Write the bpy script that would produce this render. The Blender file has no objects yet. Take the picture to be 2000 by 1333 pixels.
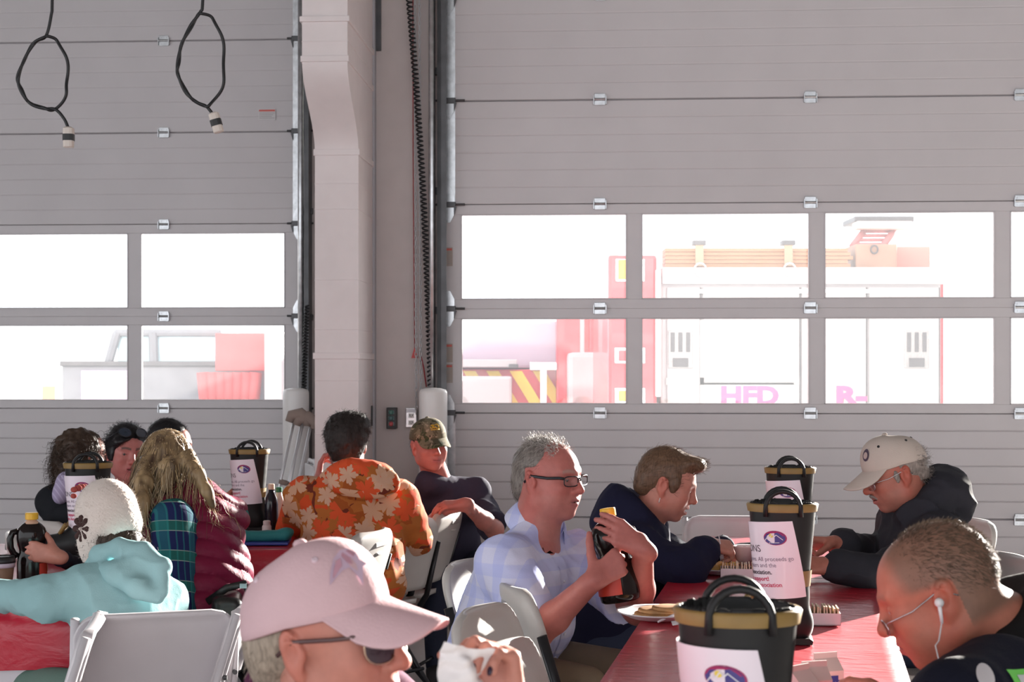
import bpy, bmesh, math, random
import numpy as np
from mathutils import Vector, Matrix
random.seed(7)
rng = np.random.default_rng(11)
SC = bpy.context.scene
COL = SC.collection
# ------------------------------------------------------------------ camera, sky, sun, exposure
EYE = 1.45; FPX = 3000.0; HZ = 730.0
cam_d = bpy.data.cameras.new('camera'); cam = bpy.data.objects.new('camera', cam_d); COL.objects.link(cam)
cam.location = (0, 0, EYE); cam.rotation_euler = (math.pi/2, 0, 0)
cam_d.sensor_width = 36.0; cam_d.lens = 36.0*FPX/2000.0; cam_d.shift_y = (HZ-666.5)/2000.0
cam_d.clip_start = .05; cam_d.clip_end = 300
cam_d.dof.use_dof = True; cam_d.dof.focus_distance = 4.9; cam_d.dof.aperture_fstop = 9.0
SC.camera = cam
world = bpy.data.worlds.new('sky'); SC.world = world; world.use_nodes = True
bg = world.node_tree.nodes['Background']; bg.inputs[0].default_value = (.93, .96, 1.0, 1); bg.inputs[1].default_value = 2.65
SUN_AZ, SUN_EL = math.radians(36), math.radians(12.5)
sun_d = bpy.data.lights.new('sun', 'SUN'); sun_d.energy = 34; sun_d.angle = math.radians(.6); sun_d.color = (1, .93, .84)
sun = bpy.data.objects.new('sun', sun_d); COL.objects.link(sun)
to_sun = Vector((math.sin(SUN_AZ)*math.cos(SUN_EL), math.cos(SUN_AZ)*math.cos(SUN_EL), math.sin(SUN_EL)))
sun.rotation_euler = (-to_sun).to_track_quat('-Z', 'Y').to_euler(); sun.location = (14, 20, 8)
vs = SC.view_settings; vs.view_transform = 'Standard'; vs.look = 'None'; vs.gamma = 1.0; vs.use_curve_mapping = False; vs.exposure = 0.0
SC.cycles.max_bounces = 8; SC.cycles.diffuse_bounces = 5; SC.cycles.transparent_max_bounces = 16; SC.cycles.sample_clamp_indirect = 8.0

def W(px, py, Y):
    return np.array([(px-1000)/FPX*Y, Y, EYE-(py-HZ)/FPX*Y])
A_ = np.array
def nrm(v): v = np.asarray(v, float); return v/max(1e-9, np.linalg.norm(v))

# ------------------------------------------------------------------ materials
MATS = {}
def nodes_of(m): return m.node_tree.nodes, m.node_tree.links
def mat(name, col=(.8,.8,.8), rough=.5, metal=0, spec=.5, bump=0, bscale=60, var=0, vscale=8, trans=0, ior=1.45, attr=False, sss=0, coat=0, sheen=0, emit=None, stretch=None, bdist=.002):
    if name in MATS: return MATS[name]
    m = bpy.data.materials.new(name); m.use_nodes = True; MATS[name] = m
    N, L = nodes_of(m); b = N['Principled BSDF']
    b.inputs['Base Color'].default_value = (*col, 1); b.inputs['Roughness'].default_value = rough
    b.inputs['Metallic'].default_value = metal; b.inputs['Specular IOR Level'].default_value = spec
    b.inputs['Transmission Weight'].default_value = trans; b.inputs['IOR'].default_value = ior
    b.inputs['Coat Weight'].default_value = coat; b.inputs['Sheen Weight'].default_value = sheen
    if sss: b.inputs['Subsurface Weight'].default_value = sss; b.inputs['Subsurface Radius'].default_value = (.012,.004,.002); b.inputs['Subsurface Scale'].default_value = 1
    tc = N.new('ShaderNodeTexCoord'); src = tc.outputs['Object']
    if stretch:
        mp = N.new('ShaderNodeMapping'); mp.inputs['Scale'].default_value = stretch; L.new(src, mp.inputs['Vector']); src = mp.outputs['Vector']
    base = None
    if attr:
        at = N.new('ShaderNodeAttribute'); at.attribute_name = 'Col'; base = at.outputs['Color']
    if var:
        nz = N.new('ShaderNodeTexNoise'); nz.inputs['Scale'].default_value = vscale; nz.inputs['Detail'].default_value = 4; L.new(src, nz.inputs['Vector'])
        mr = N.new('ShaderNodeMapRange'); mr.inputs['From Min'].default_value = .3; mr.inputs['From Max'].default_value = .7; mr.inputs['To Min'].default_value = 1-var; mr.inputs['To Max'].default_value = 1+var
        L.new(nz.outputs['Fac'], mr.inputs['Value'])
        mx = N.new('ShaderNodeVectorMath'); mx.operation = 'SCALE'
        if base: L.new(base, mx.inputs[0])
        else: mx.inputs[0].default_value = col
        L.new(mr.outputs['Result'], mx.inputs['Scale']); base = mx.outputs['Vector']
    if base: L.new(base, b.inputs['Base Color'])
    if bump:
        nb = N.new('ShaderNodeTexNoise'); nb.inputs['Scale'].default_value = bscale; nb.inputs['Detail'].default_value = 3; L.new(src, nb.inputs['Vector'])
        bp = N.new('ShaderNodeBump'); bp.inputs['Strength'].default_value = bump; bp.inputs['Distance'].default_value = bdist
        L.new(nb.outputs['Fac'], bp.inputs['Height']); L.new(bp.outputs['Normal'], b.inputs['Normal'])
    if emit: b.inputs['Emission Color'].default_value = (*emit[:3], 1); b.inputs['Emission Strength'].default_value = emit[3]
    return m

# ------------------------------------------------------------------ object helpers
def tag(o, label=None, cat=None, group=None, kind=None):
    if label: o['label'] = label
    if cat: o['category'] = cat
    if group: o['group'] = group
    if kind: o['kind'] = kind
    return o
def empty(name, loc=(0,0,0), rz=0):
    o = bpy.data.objects.new(name, None); COL.objects.link(o); o.empty_display_size = .05
    o.location = loc; o.rotation_euler = (0, 0, rz); return o
def mesh_obj(name, V, F, m, parent=None, smooth=True, cols=None, loc=None):
    me = bpy.data.meshes.new(name)
    V = np.asarray(V, dtype=np.float32).reshape(-1, 3)
    if isinstance(F, np.ndarray):
        n = F.shape[1]; nf = len(F)
        me.vertices.add(len(V)); me.vertices.foreach_set('co', V.ravel())
        me.loops.add(nf*n); me.loops.foreach_set('vertex_index', F.astype(np.int32).ravel())
        me.polygons.add(nf); me.polygons.foreach_set('loop_start', np.arange(0, nf*n, n, dtype=np.int32)); me.polygons.foreach_set('loop_total', np.full(nf, n, np.int32))
        me.update(calc_edges=True)
    else:
        me.from_pydata([tuple(map(float, v)) for v in V], [], F)
    if smooth: me.polygons.foreach_set('use_smooth', np.ones(len(me.polygons), bool))
    if cols is not None:
        ca = me.color_attributes.new('Col', 'FLOAT_COLOR', 'POINT')
        c4 = np.ones((len(V), 4), np.float32); c4[:, :3] = cols; ca.data.foreach_set('color', c4.ravel())
    if isinstance(m, (list, tuple)):
        for x in m: me.materials.append(x)
    elif m: me.materials.append(m)
    o = bpy.data.objects.new(name, me); COL.objects.link(o)
    if parent: o.parent = parent
    if loc is not None: o.location = loc
    return o
class MB:
    """collects simple solids, builds ONE mesh object"""
    def __init__(s): s.v = []; s.f = []; s.mi = []; s.cm = 0
    def add(s, V, F):
        o = len(s.v); s.v += [tuple(map(float, p)) for p in V]; s.f += [tuple(i+o for i in f) for f in F]; s.mi += [s.cm]*len(F); return s
    def box(s, lo, hi, M=None, bev=0):
        x0,y0,z0 = lo; x1,y1,z1 = hi
        if bev:
            bm = bmesh.new(); bmesh.ops.create_cube(bm, size=1)
            for v in bm.verts: v.co = Vector(((v.co.x+.5)*(x1-x0)+x0, (v.co.y+.5)*(y1-y0)+y0, (v.co.z+.5)*(z1-z0)+z0))
            bmesh.ops.bevel(bm, geom=list(bm.edges), offset=bev, segments=2, profile=.6, affect='EDGES')
            bm.verts.index_update(); V = [v.co.copy() for v in bm.verts]; F = [tuple(v.index for v in f.verts) for f in bm.faces]; bm.free()
        else:
            V = [Vector(p) for p in [(x0,y0,z0),(x1,y0,z0),(x1,y1,z0),(x0,y1,z0),(x0,y0,z1),(x1,y0,z1),(x1,y1,z1),(x0,y1,z1)]]
            F = [(0,3,2,1),(4,5,6,7),(0,1,5,4),(1,2,6,5),(2,3,7,6),(3,0,4,7)]
        if M is not None: V = [M @ p for p in V]
        return s.add(V, F)
    def tube(s, pts, r, n=8, closed=False, cap=True, flat=1.0, up=None):
        pts = [np.asarray(p, float) for p in pts]; k = len(pts); rr = r if hasattr(r, '__len__') else [r]*k
        V = []; prev = None
        for i in range(k):
            if closed: t = pts[(i+1) % k]-pts[i-1]
            else: t = pts[min(i+1, k-1)]-pts[max(i-1, 0)]
            t = nrm(t)
            if prev is None:
                a = np.asarray(up if up is not None else ((0,0,1) if abs(t[2]) < .9 else (1,0,0)), float); prev = nrm(a-t*a.dot(t))
            prev = nrm(prev-t*prev.dot(t)); b = np.cross(t, prev)
            for j in range(n):
                a = 2*math.pi*j/n; V.append(pts[i]+rr[i]*(math.cos(a)*prev+flat*math.sin(a)*b))
        F = []
        for i in range(k if closed else k-1):
            for j in range(n):
                a = i*n+j; b2 = i*n+(j+1) % n; c = ((i+1) % k)*n+(j+1) % n; d = ((i+1) % k)*n+j; F.append((a, b2, c, d))
        if cap and not closed: F.append(tuple(range(n-1, -1, -1))); F.append(tuple((k-1)*n+j for j in range(n)))
        return s.add(V, F)
    def lathe(s, prof, n=24, M=None, cap=True, sq=None):
        V = []; F = []; k = len(prof)
        for (r, z) in prof:
            for j in range(n):
                a = 2*math.pi*j/n; c, si = math.cos(a), math.sin(a); e = 1
                if sq: e = 1/(abs(c)**sq+abs(si)**sq)**(1/sq)
                V.append(Vector((r*c*e, r*si*e, z)))
        for i in range(k-1):
            for j in range(n): F.append((i*n+j, i*n+(j+1) % n, (i+1)*n+(j+1) % n, (i+1)*n+j))
        if cap: F.append(tuple(range(n-1, -1, -1))); F.append(tuple((k-1)*n+j for j in range(n)))
        if M is not None: V = [M @ p for p in V]
        return s.add(V, F)
    def prism(s, poly, y0, y1, M=None):
        """polygon in x,z extruded along y"""
        n = len(poly); V = [Vector((p[0], y0, p[1])) for p in poly]+[Vector((p[0], y1, p[1])) for p in poly]
        F = [tuple(range(n)), tuple(range(2*n-1, n-1, -1))]+[(i, n+i, n+(i+1) % n, (i+1) % n) for i in range(n)]
        if M is not None: V = [M @ p for p in V]
        return s.add(V, F)
    def build(s, name, m, parent=None, smooth=False, loc=None):
        o = mesh_obj(name, s.v, s.f, m, parent, smooth, loc=loc)
        if isinstance(m, (list, tuple)): o.data.polygons.foreach_set('material_index', s.mi)
        return o
def fix(o):
    bm = bmesh.new(); bm.from_mesh(o.data); bmesh.ops.recalc_face_normals(bm, faces=bm.faces); bm.to_mesh(o.data); bm.free(); return o
def auto_smooth(o, ang=35):
    o.data.polygons.foreach_set('use_smooth', np.ones(len(o.data.polygons), bool)); o.data.set_sharp_from_angle(angle=math.radians(ang)); return o
def link_copy(src, parent=None, loc=None, rot=None, name=None):
    c = src.copy(); COL.objects.link(c); c.parent = parent
    if name: c.name = name
    if loc is not None: c.location = loc
    if rot is not None: c.rotation_euler = rot
    return c
def copy_tree(o, parent=None):
    c = o.copy(); COL.objects.link(c); c.parent = parent
    for ch in list(o.children): copy_tree(ch, c)
    return c
def text_geo(s, size=1.0, bold=0.0, spacing=1.0):
    cu = bpy.data.curves.new('t', 'FONT'); cu.body = s; cu.size = size; cu.offset = bold; cu.space_character = spacing; cu.resolution_u = 3
    o = bpy.data.objects.new('t', cu); COL.objects.link(o)
    dg = bpy.context.evaluated_depsgraph_get(); me = bpy.data.meshes.new_from_object(o.evaluated_get(dg))
    V = [v.co.copy() for v in me.vertices]; F = [tuple(p.vertices) for p in me.polygons]
    bpy.data.objects.remove(o); bpy.data.curves.remove(cu); bpy.data.meshes.remove(me)
    return V, F
# ------------------------------------------------------------------ signed distance modelling (for bodies, cloth, hair)
def sminp(a, b, k):
    h = np.maximum(k-np.abs(a-b), 0)/k; return np.minimum(a, b)-h*h*k*.25
class Sdf:
    def __init__(s): s.p = []; s.disp = []
    def _add(s, f, c, r, k, op): s.p.append((f, np.asarray(c, float), r, max(k, 1e-5), op)); return s
    def cap(s, a, b, ra, rb=None, k=.02, op=1, cuts=()):
        a = np.asarray(a, float); b = np.asarray(b, float); rb = ra if rb is None else rb; ab = b-a; L2 = max(ab.dot(ab), 1e-12)
        def f(P):
            t = np.clip((P-a) @ ab/L2, 0, 1); d = np.linalg.norm(P-a-t[:, None]*ab, axis=1)-(ra+(rb-ra)*t)
            for (q, n) in cuts: d = np.maximum(d, (P-q) @ n)
            return d
        return s._add(f, (a+b)/2, math.sqrt(L2)/2+max(ra, rb), k, op)
    def ell(s, c, r, R=None, k=.02, op=1, cuts=()):
        c = np.asarray(c, float); r = np.asarray(r, float); R = np.eye(3) if R is None else R
        def f(P):
            q = (P-c) @ R; k0 = np.linalg.norm(q/r, axis=1); k1 = np.linalg.norm(q/(r*r), axis=1); d = k0*(k0-1)/np.maximum(k1, 1e-9)
            d = np.where(k0 < .25, -r.min()*.75, d); d = np.maximum(d, np.linalg.norm(q, axis=1)-r.max())
            for (qq, n) in cuts: d = np.maximum(d, (P-qq) @ n)
            return d
        return s._add(f, c, r.max(), k, op)
    def box(s, c, hs, R=None, rad=.005, k=.005, op=1):
        c = np.asarray(c, float); hs = np.asarray(hs, float); R = np.eye(3) if R is None else R
        def f(P):
            q = np.abs((P-c) @ R)-(hs-rad); return np.linalg.norm(np.maximum(q, 0), axis=1)+np.minimum(q.max(axis=1), 0)-rad
        return s._add(f, c, np.linalg.norm(hs), k, op)
    def chain(s, pts, rs, k=.02, op=1):
        for i in range(len(pts)-1): s.cap(pts[i], pts[i+1], rs[i], rs[i+1], k, op)
        return s
    def eval(s, P, band=.06):
        d = np.full(len(P), 10.0)
        for (f, c, r, k, op) in s.p:
            m = np.nonzero(((P-c)**2).sum(1) < (r+k+band)**2)[0]
            if not len(m): continue
            v = f(P[m])
            d[m] = sminp(d[m], v, k) if op == 1 else -sminp(-d[m], v, k)
        for g in s.disp: 
            m = np.nonzero(np.abs(d) < .05)[0]
            if len(m): d[m] += g(P[m])
        return d
    def eval_blocks(s, P3, cen, rad, band):
        """P3: blocks x samples x 3; whole blocks are skipped where a primitive is far"""
        nb, ns = P3.shape[:2]; d = np.full((nb, ns), 10.0, np.float32)
        for (f, c, r, k, op) in s.p:
            m = np.nonzero(((cen-c)**2).sum(1) < (r+k+band+rad)**2)[0]
            if not len(m): continue
            v = f(P3[m].reshape(-1, 3)).reshape(len(m), ns); dm = d[m]
            d[m] = sminp(dm, v, k) if op == 1 else -sminp(-dm, v, k)
        if s.disp:
            fl = d.reshape(-1); m = np.nonzero(np.abs(fl) < .02)[0]; Q = P3.reshape(-1, 3)[m]
            for g in s.disp: fl[m] += g(Q)
        return d
    def bounds(s):
        lo = np.min([c-r for (f, c, r, k, op) in s.p if op == 1], axis=0); hi = np.max([c+r for (f, c, r, k, op) in s.p if op == 1], axis=0)
        return lo-.02, hi+.02
    def mesh(s, h, B=8, clip=None):
        lo, hi = s.bounds()
        if clip is not None: lo = np.maximum(lo, clip[0]); hi = np.minimum(hi, clip[1])
        nb = np.ceil((hi-lo)/(h*B)).astype(int); bs = h*B
        g = np.stack(np.meshgrid(*[np.arange(n) for n in nb], indexing='ij'), -1).reshape(-1, 3)
        cen = lo+(g+.5)*bs
        dc = s.eval(cen, band=bs*2.2); g = g[np.abs(dc) < bs*1.6]
        NX = nb*B+2
        key = lambda I: (I[..., 0]*NX[1]+I[..., 1])*NX[2]+I[..., 2]
        o = np.stack(np.meshgrid(*[np.arange(B+1)]*3, indexing='ij'), -1).reshape(-1, 3)
        allv = []; allk = []; edges = []
        CH = 120
        for i0 in range(0, len(g), CH):
            gb = g[i0:i0+CH]; I = (gb[:, None, :]*B+o[None]); P = lo+I.reshape(-1, 3)*h
            D = s.eval_blocks(P.reshape(len(gb), -1, 3), lo+(gb+.5)*bs, bs*.88, .034).reshape(len(gb), B+1, B+1, B+1)
            ins = D < 0
            I4 = I.reshape(len(gb), B+1, B+1, B+1, 3)
            c8 = [ins[:, a:B+a, b:B+b, c:B+c] for a in (0,1) for b in (0,1) for c in (0,1)]
            n8 = sum(x.astype(np.int8) for x in c8); act = (n8 > 0) & (n8 < 8)
            idx = np.nonzero(act)
            if not len(idx[0]): continue
            acc = np.zeros((len(idx[0]), 3)); cnt = np.zeros(len(idx[0]))
            base = I4[idx[0], idx[1], idx[2], idx[3]].astype(float)
            for ax in range(3):
                u, v = [q for q in range(3) if q != ax]
                for du in (0,1):
                    for dv in (0,1):
                        off0 = [0,0,0]; off0[u] = du; off0[v] = dv; off1 = list(off0); off1[ax] = 1
                        d0 = D[idx[0], idx[1]+off0[0], idx[2]+off0[1], idx[3]+off0[2]]; d1 = D[idx[0], idx[1]+off1[0], idx[2]+off1[1], idx[3]+off1[2]]
                        cr = (d0 < 0) != (d1 < 0); t = np.where(cr, d0/np.where(d0 == d1, 1, d0-d1), 0)
                        p = np.array(off0, float)[None]+np.eye(3)[ax][None]*t[:, None]
                        acc += np.where(cr[:, None], p, 0); cnt += cr
            allv.append(lo+(base+acc/cnt[:, None])*h); allk.append(key(base.astype(np.int64)))
            for ax in range(3):
                sl0 = [slice(0, B)]*3; sl1 = [slice(0, B)]*3; sl1[ax] = slice(1, B+1)
                a = ins[(slice(None), *sl0)]; b = ins[(slice(None), *sl1)]; e = np.nonzero(a != b)
                if len(e[0]): edges.append((ax, I4[e[0], e[1], e[2], e[3]], a[e]))
        V = np.concatenate(allv); K = np.concatenate(allk); srt = np.argsort(K); Ks = K[srt]
        quads = []
        for ax, E, a in edges:
            u, v = [(1,2),(2,0),(0,1)][ax]
            q = []; ok = np.ones(len(E), bool)
            for (du, dv) in ((0,0),(1,0),(1,1),(0,1)):
                C = E.astype(np.int64).copy(); C[:, u] -= du; C[:, v] -= dv
                kk = key(C); p = np.searchsorted(Ks, kk); p = np.minimum(p, len(Ks)-1); ok &= (Ks[p] == kk) & (C.min(1) >= 0); q.append(srt[p])
            q = np.stack(q, 1)[ok]; a = a[ok]
            q[~a] = q[~a][:, ::-1]
            quads.append(q)
        F = np.concatenate(quads)
        # light relaxation
        for it in range(1):
            ia = np.concatenate([F[:, i] for i in range(4)]+[F[:, (i+1) % 4] for i in range(4)]); ib = np.concatenate([F[:, (i+1) % 4] for i in range(4)]+[F[:, i] for i in range(4)])
            n = np.bincount(ia, minlength=len(V)); S = np.stack([np.bincount(ia, V[ib, q], minlength=len(V)) for q in range(3)], 1)
            V = V*.6+.4*S/np.maximum(n, 1)[:, None]
        return V, F
def coarsen(V, F, hide, cell):
    """merge the vertices that clothing hides, so the surface under cloth stays closed but light"""
    T = np.concatenate([F[:, [0, 1, 2]], F[:, [0, 2, 3]]]); k = np.floor(V/cell).astype(np.int64); key = (k[:, 0]+4000)*10**8+(k[:, 1]+4000)*10**4+k[:, 2]+4000
    key = np.where(hide, key, -1-np.arange(len(V))); u, inv = np.unique(key, return_inverse=True); n = np.bincount(inv)
    V2 = np.stack([np.bincount(inv, V[:, q])/n for q in range(3)], 1); T = inv[T]; ok = (T[:, 0] != T[:, 1]) & (T[:, 1] != T[:, 2]) & (T[:, 0] != T[:, 2]); return V2, T[ok]
def vnormals(V, F):
    a = V[F[:, 2]]-V[F[:, 0]]; b = V[F[:, 3]]-V[F[:, 1]]; n = np.cross(a, b); N = np.zeros_like(V)
    ia = F.T.ravel(); N = np.stack([np.bincount(ia, np.tile(n[:, q], 4), minlength=len(V)) for q in range(3)], 1)
    return N/np.maximum(np.linalg.norm(N, axis=1), 1e-12)[:, None]
def wob(P, seed, scale, oct=3):
    """smooth pseudo noise, about -1..1"""
    r = np.random.default_rng(seed); out = np.zeros(len(P)); a = 1.0; tot = 0
    for o in range(oct):
        for q in range(3):
            k = r.normal(size=3); k = k/np.linalg.norm(k)*scale*(1.9**o); k2 = r.normal(size=3)*scale*(1.9**o)*.6
            out += a*np.sin(P @ k+r.uniform(0, 6.28)+1.3*np.sin(P @ k2+r.uniform(0, 6.28)))
        tot += a*1.9; a *= .55
    return out/tot
def sstep(a, b, x): t = np.clip((x-a)/(b-a), 0, 1); return t*t*(3-2*t)
# ------------------------------------------------------------------ the building
TH = math.atan(2.06e-5*FPX); CS, SN = math.cos(TH), math.sin(TH)
LOFF = 1.055
def wl(px, off=0.0):
    t = (px-1000)/FPX; return (t*(9+off*CS)-off*SN)/(CS+t*SN)
def wz(py, px, off=0.0):
    x = wl(px, off); return EYE-(py-HZ)/FPX*(9-x*SN+off*CS)
def w2(x, y, z): return (x*CS+y*SN, 9-x*SN+y*CS, z)
def inwall(o, off=0.0):
    o.location = w2(0, off, 0); o.rotation_euler = (0, 0, -TH); return o
m_wall = mat('wall_paint', (.56,.51,.50), .75, bump=.15, bscale=90, var=.03)
m_col = mat('column_paint', (.74,.675,.675), .6, bump=.1, bscale=70, var=.03)
m_sec = mat('door_white', (.56,.53,.545), .42, bump=.12, bscale=140, var=.03, vscale=3)
m_frm = mat('window_rail', (.58,.55,.565), .4, var=.02)
m_galv = mat('galvanised', (.55,.56,.58), .32, metal=.9, bump=.1, bscale=40, var=.18, vscale=25)
m_dark = mat('dark_steel', (.09,.09,.095), .45, metal=.6, var=.2)
m_blk = mat('black_rubber', (.015,.015,.017), .45)
m_ceil = mat('ceiling_panel', (.28,.27,.26), .8, var=.04)
m_conc = mat('concrete_floor', (.46,.44,.43), .35, bump=.2, bscale=30, var=.12, vscale=2)
m_apron = mat('concrete_apron', (.52,.50,.47), .9, bump=.3, bscale=20, var=.08)
def pane_mat():
    m = bpy.data.materials.new('window_glass'); m.use_nodes = True; N, L = nodes_of(m); N.clear()
    out = N.new('ShaderNodeOutputMaterial'); tr = N.new('ShaderNodeBsdfTransparent'); tr.inputs[0].default_value = (.93,.94,.95,1)
    tl = N.new('ShaderNodeBsdfTranslucent'); tl.inputs[0].default_value = (.9,.9,.92,1)
    gl = N.new('ShaderNodeBsdfGlossy'); gl.inputs['Roughness'].default_value = .03; gl.inputs[0].default_value = (.9,.9,.9,1)
    m1 = N.new('ShaderNodeMixShader'); m2 = N.new('ShaderNodeMixShader'); nz = N.new('ShaderNodeTexNoise'); nz.inputs['Scale'].default_value = 3; nz.inputs['Detail'].default_value = 6
    mr = N.new('ShaderNodeMapRange'); mr.inputs['To Min'].default_value = .002; mr.inputs['To Max'].default_value = .022
    L.new(nz.outputs['Fac'], mr.inputs['Value']); L.new(mr.outputs[0], m1.inputs[0]); L.new(tr.outputs[0], m1.inputs[1]); L.new(tl.outputs[0], m1.inputs[2])
    m2.inputs[0].default_value = .05; L.new(m1.outputs[0], m2.inputs[1]); L.new(gl.outputs[0], m2.inputs[2]); L.new(m2.outputs[0], out.inputs[0]); return m
m_pane = pane_mat()
def slab(name, boxes, m, off=0.0, kind='structure'):
    b = MB()
    for lo, hi in boxes: b.box(lo, hi)
    o = b.build(name, m); inwall(o, off); tag(o, kind=kind); return o
HD = 4.3; ROOF = 5.6
XL, XR = -9.0, 10.5
slab('floor', [((XL, -19, -.12), (XR, 1.3, 0))], m_conc)
slab('ceiling', [((XL, -19, ROOF), (XR, 1.3, ROOF+.1))], m_ceil)
slab('wall_left', [((XL-.2, -4.5, 0), (XL, 1.3, ROOF)), ((XL-.2, -19, 4.3), (XL, -4.5, ROOF))], m_wall)  # unseen opening under the rear part, added to brighten the left side
slab('wall_right', [((XR, -19, 0), (XR+.2, 1.3, ROOF))], m_wall)
JOG = -.97
slab('wall_back', [((JOG, 0, 0), (-.416, .2, ROOF)), ((3.97, 0, 0), (4.09, .2, ROOF)), ((-.416, 0, HD), (XR, .2, ROOF)), ((8.7, 0, 0), (XR, .2, HD)), ((JOG-.0, .2, 0), (JOG+.2, LOFF+.2, ROOF)),
     ((-1.433, LOFF, 0), (JOG, LOFF+.2, ROOF)), ((-5.82, LOFF, HD), (-1.433, LOFF+.2, ROOF)), ((XL, LOFF, 0), (-5.82, LOFF+.2, ROOF))], m_wall)
b = MB(); b.box((-120, .25, -.16), (120, 160, -.02)); o = b.build('pavement_outside', m_apron); inwall(o); tag(o, kind='structure')

def ribbed(x0, x1, z0, z1, n=6, dep=.007):
    prof = []
    hh = (z1-z0)/n
    prof.append((.02, z0)); prof.append((0, z0+.006))
    for i in range(n):
        a = z0+i*hh
        if i: prof += [(0, a-.004), (dep, a), (0.0, a+.006)]
    prof += [(0, z1-.006), (.02, z1)]
    V = []; F = []
    for (y, z) in prof: V += [(x0, y, z), (x1, y, z)]
    for i in range(len(prof)-1): F.append((2*i, 2*i+1, 2*i+3, 2*i+2))
    k = len(V); V += [(x0, .045, z0), (x1, .045, z0), (x0, .045, z1), (x1, .045, z1)]; t = 2*(len(prof)-1)
    F += [(k, k+2, k+3, k+1), (0, k, k+1, 1), (t, t+1, k+3, k+2)]
    return V, F
def hinge_mesh():
    b = MB()
    b.box((-.032, -.012, -.034), (.032, -.002, -.006), bev=.002); b.box((-.032, -.012, .006), (.032, -.002, .034), bev=.002)
    b.tube([(-.036, -.014, 0), (.036, -.014, 0)], .008, 8)
    b.box((-.038, -.022, -.03), (-.033, -.002, .02)); b.box((.033, -.022, -.03), (.038, -.002, .02))
    for sx in (-.017, .017):
        for sz in (-.02, .02): b.tube([(sx, -.012, sz), (sx, -.016, sz)], .005, 6)
    return b
def edge_hinge_mesh():
    b = MB()
    for sg in (1, -1):
        pts = [(-.038, .012*sg), (.038, .012*sg), (.038, .055*sg), (.012, .105*sg), (-.012, .105*sg), (-.038, .055*sg)]
        if sg < 0: pts = pts[::-1]
        b.prism(pts, -.012, -.004)
        for (x, z) in ((0, .035*sg), (0, .088*sg), (-.022, .03*sg), (.022, .03*sg)): b.tube([(x, -.012, z), (x, -.017, z)], .006, 6)
    return b
def roller_mesh():
    b = MB(); b.box((-.045, -.03, -.016), (.045, -.008, .016), bev=.003); b.tube([(-.075, -.022, 0), (.1, -.022, 0)], .007, 8)
    b.prism([(-.05, -.012), (-.036, -.012), (-.036, -.06)], -.03, -.004); b.prism([(.036, -.012), (.05, -.012), (.036, -.06)], -.03, -.004); return b
HM = {}
def sectional_door(name, x0, off, open_side, hinge_x, lab):
    Wd = 4.386
    root = empty(name); inwall(root, off); tag(root, lab, 'door', kind='structure')
    st = .082; px0 = x0+.118; pitch = 1.055
    for k in range(7):
        z0, z1 = k*.61, (k+1)*.61
        if k in (2, 3):
            b = MB(); lo = 0.052 if k == 2 else .055; hiz = .057
            b.box((x0, 0, z0), (x0+Wd, .045, z0+lo), bev=.003); b.box((x0, 0, z1-hiz), (x0+Wd, .045, z1), bev=.003)
            xs = [(x0, px0)]+[(px0+i*pitch-.087, px0+i*pitch) for i in (1, 2, 3)]+[(px0+4*pitch-.087, x0+Wd)]
            for a, c in xs: b.box((a, .001, z0+lo), (c, .044, z1-hiz))
            sec = b.build('section', m_frm, root)
            for i in range(4):
                b = MB(); b.box((px0+i*pitch+.001, .02, z0+lo+.001), (px0+i*pitch+pitch-.088, .024, z1-hiz-.001)); b.build('pane', m_pane, sec)
                b = MB(); a, c, e, f = px0+i*pitch, px0+i*pitch+pitch-.087, z0+lo, z1-hiz
                b.box((a, -.004, e), (a+.006, .02, f)); b.box((c-.006, -.004, e), (c, .02, f)); b.box((a, -.004, e), (c, .02, e+.006)); b.box((a, -.004, f-.006), (c, .02, f)); b.build('glazing_bead', m_frm, sec)
        else:
            V, F = ribbed(x0, x0+Wd, z0, z1, 6, .0065 if k < 2 else .002)
            fix(mesh_obj('section', V, F, m_sec, root, False))
            for a in (x0, x0+Wd-st):
                b = MB(); b.box((a, -.004, z0+.004), (a+st, .001, z1-.004)); 
                for q in range(5): b.tube([(a+st/2+.02*(q % 2), -.004, z0+.1+q*.1), (a+st/2+.02*(q % 2), -.007, z0+.1+q*.1)], .004, 6)
                b.build('end_stile', m_galv, root)
    for k in range(1, 7):
        for hx in hinge_x:
            if 'h' not in HM: HM['h'] = hinge_mesh().build('hinge', m_galv, root); h = HM['h']
            else: h = link_copy(HM['h'], root)
            h.location = (x0+hx, 0, k*.61)
        for a in (x0+st/2, x0+Wd-st/2):
            if 'e' not in HM: HM['e'] = edge_hinge_mesh().build('edge_hinge', m_galv, root); HM['r'] = roller_mesh().build('roller_bracket', m_dark, root); e, r = HM['e'], HM['r']
            else: e = link_copy(HM['e'], root); r = link_copy(HM['r'], root)
            e.location = (a, -.004, k*.61); r.location = (a, -.004, k*.61)
    return root
d1 = sectional_door('door_1', -.416, 0, 1, (.93, 2.146, 3.34), 'white sectional overhead door with a red and white fire truck behind its panes')
d2 = sectional_door('door_2', -1.433-4.386, LOFF, 0, (4.386-.947, 2.146, .95), 'white sectional overhead door behind the hanging black cords')
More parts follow.
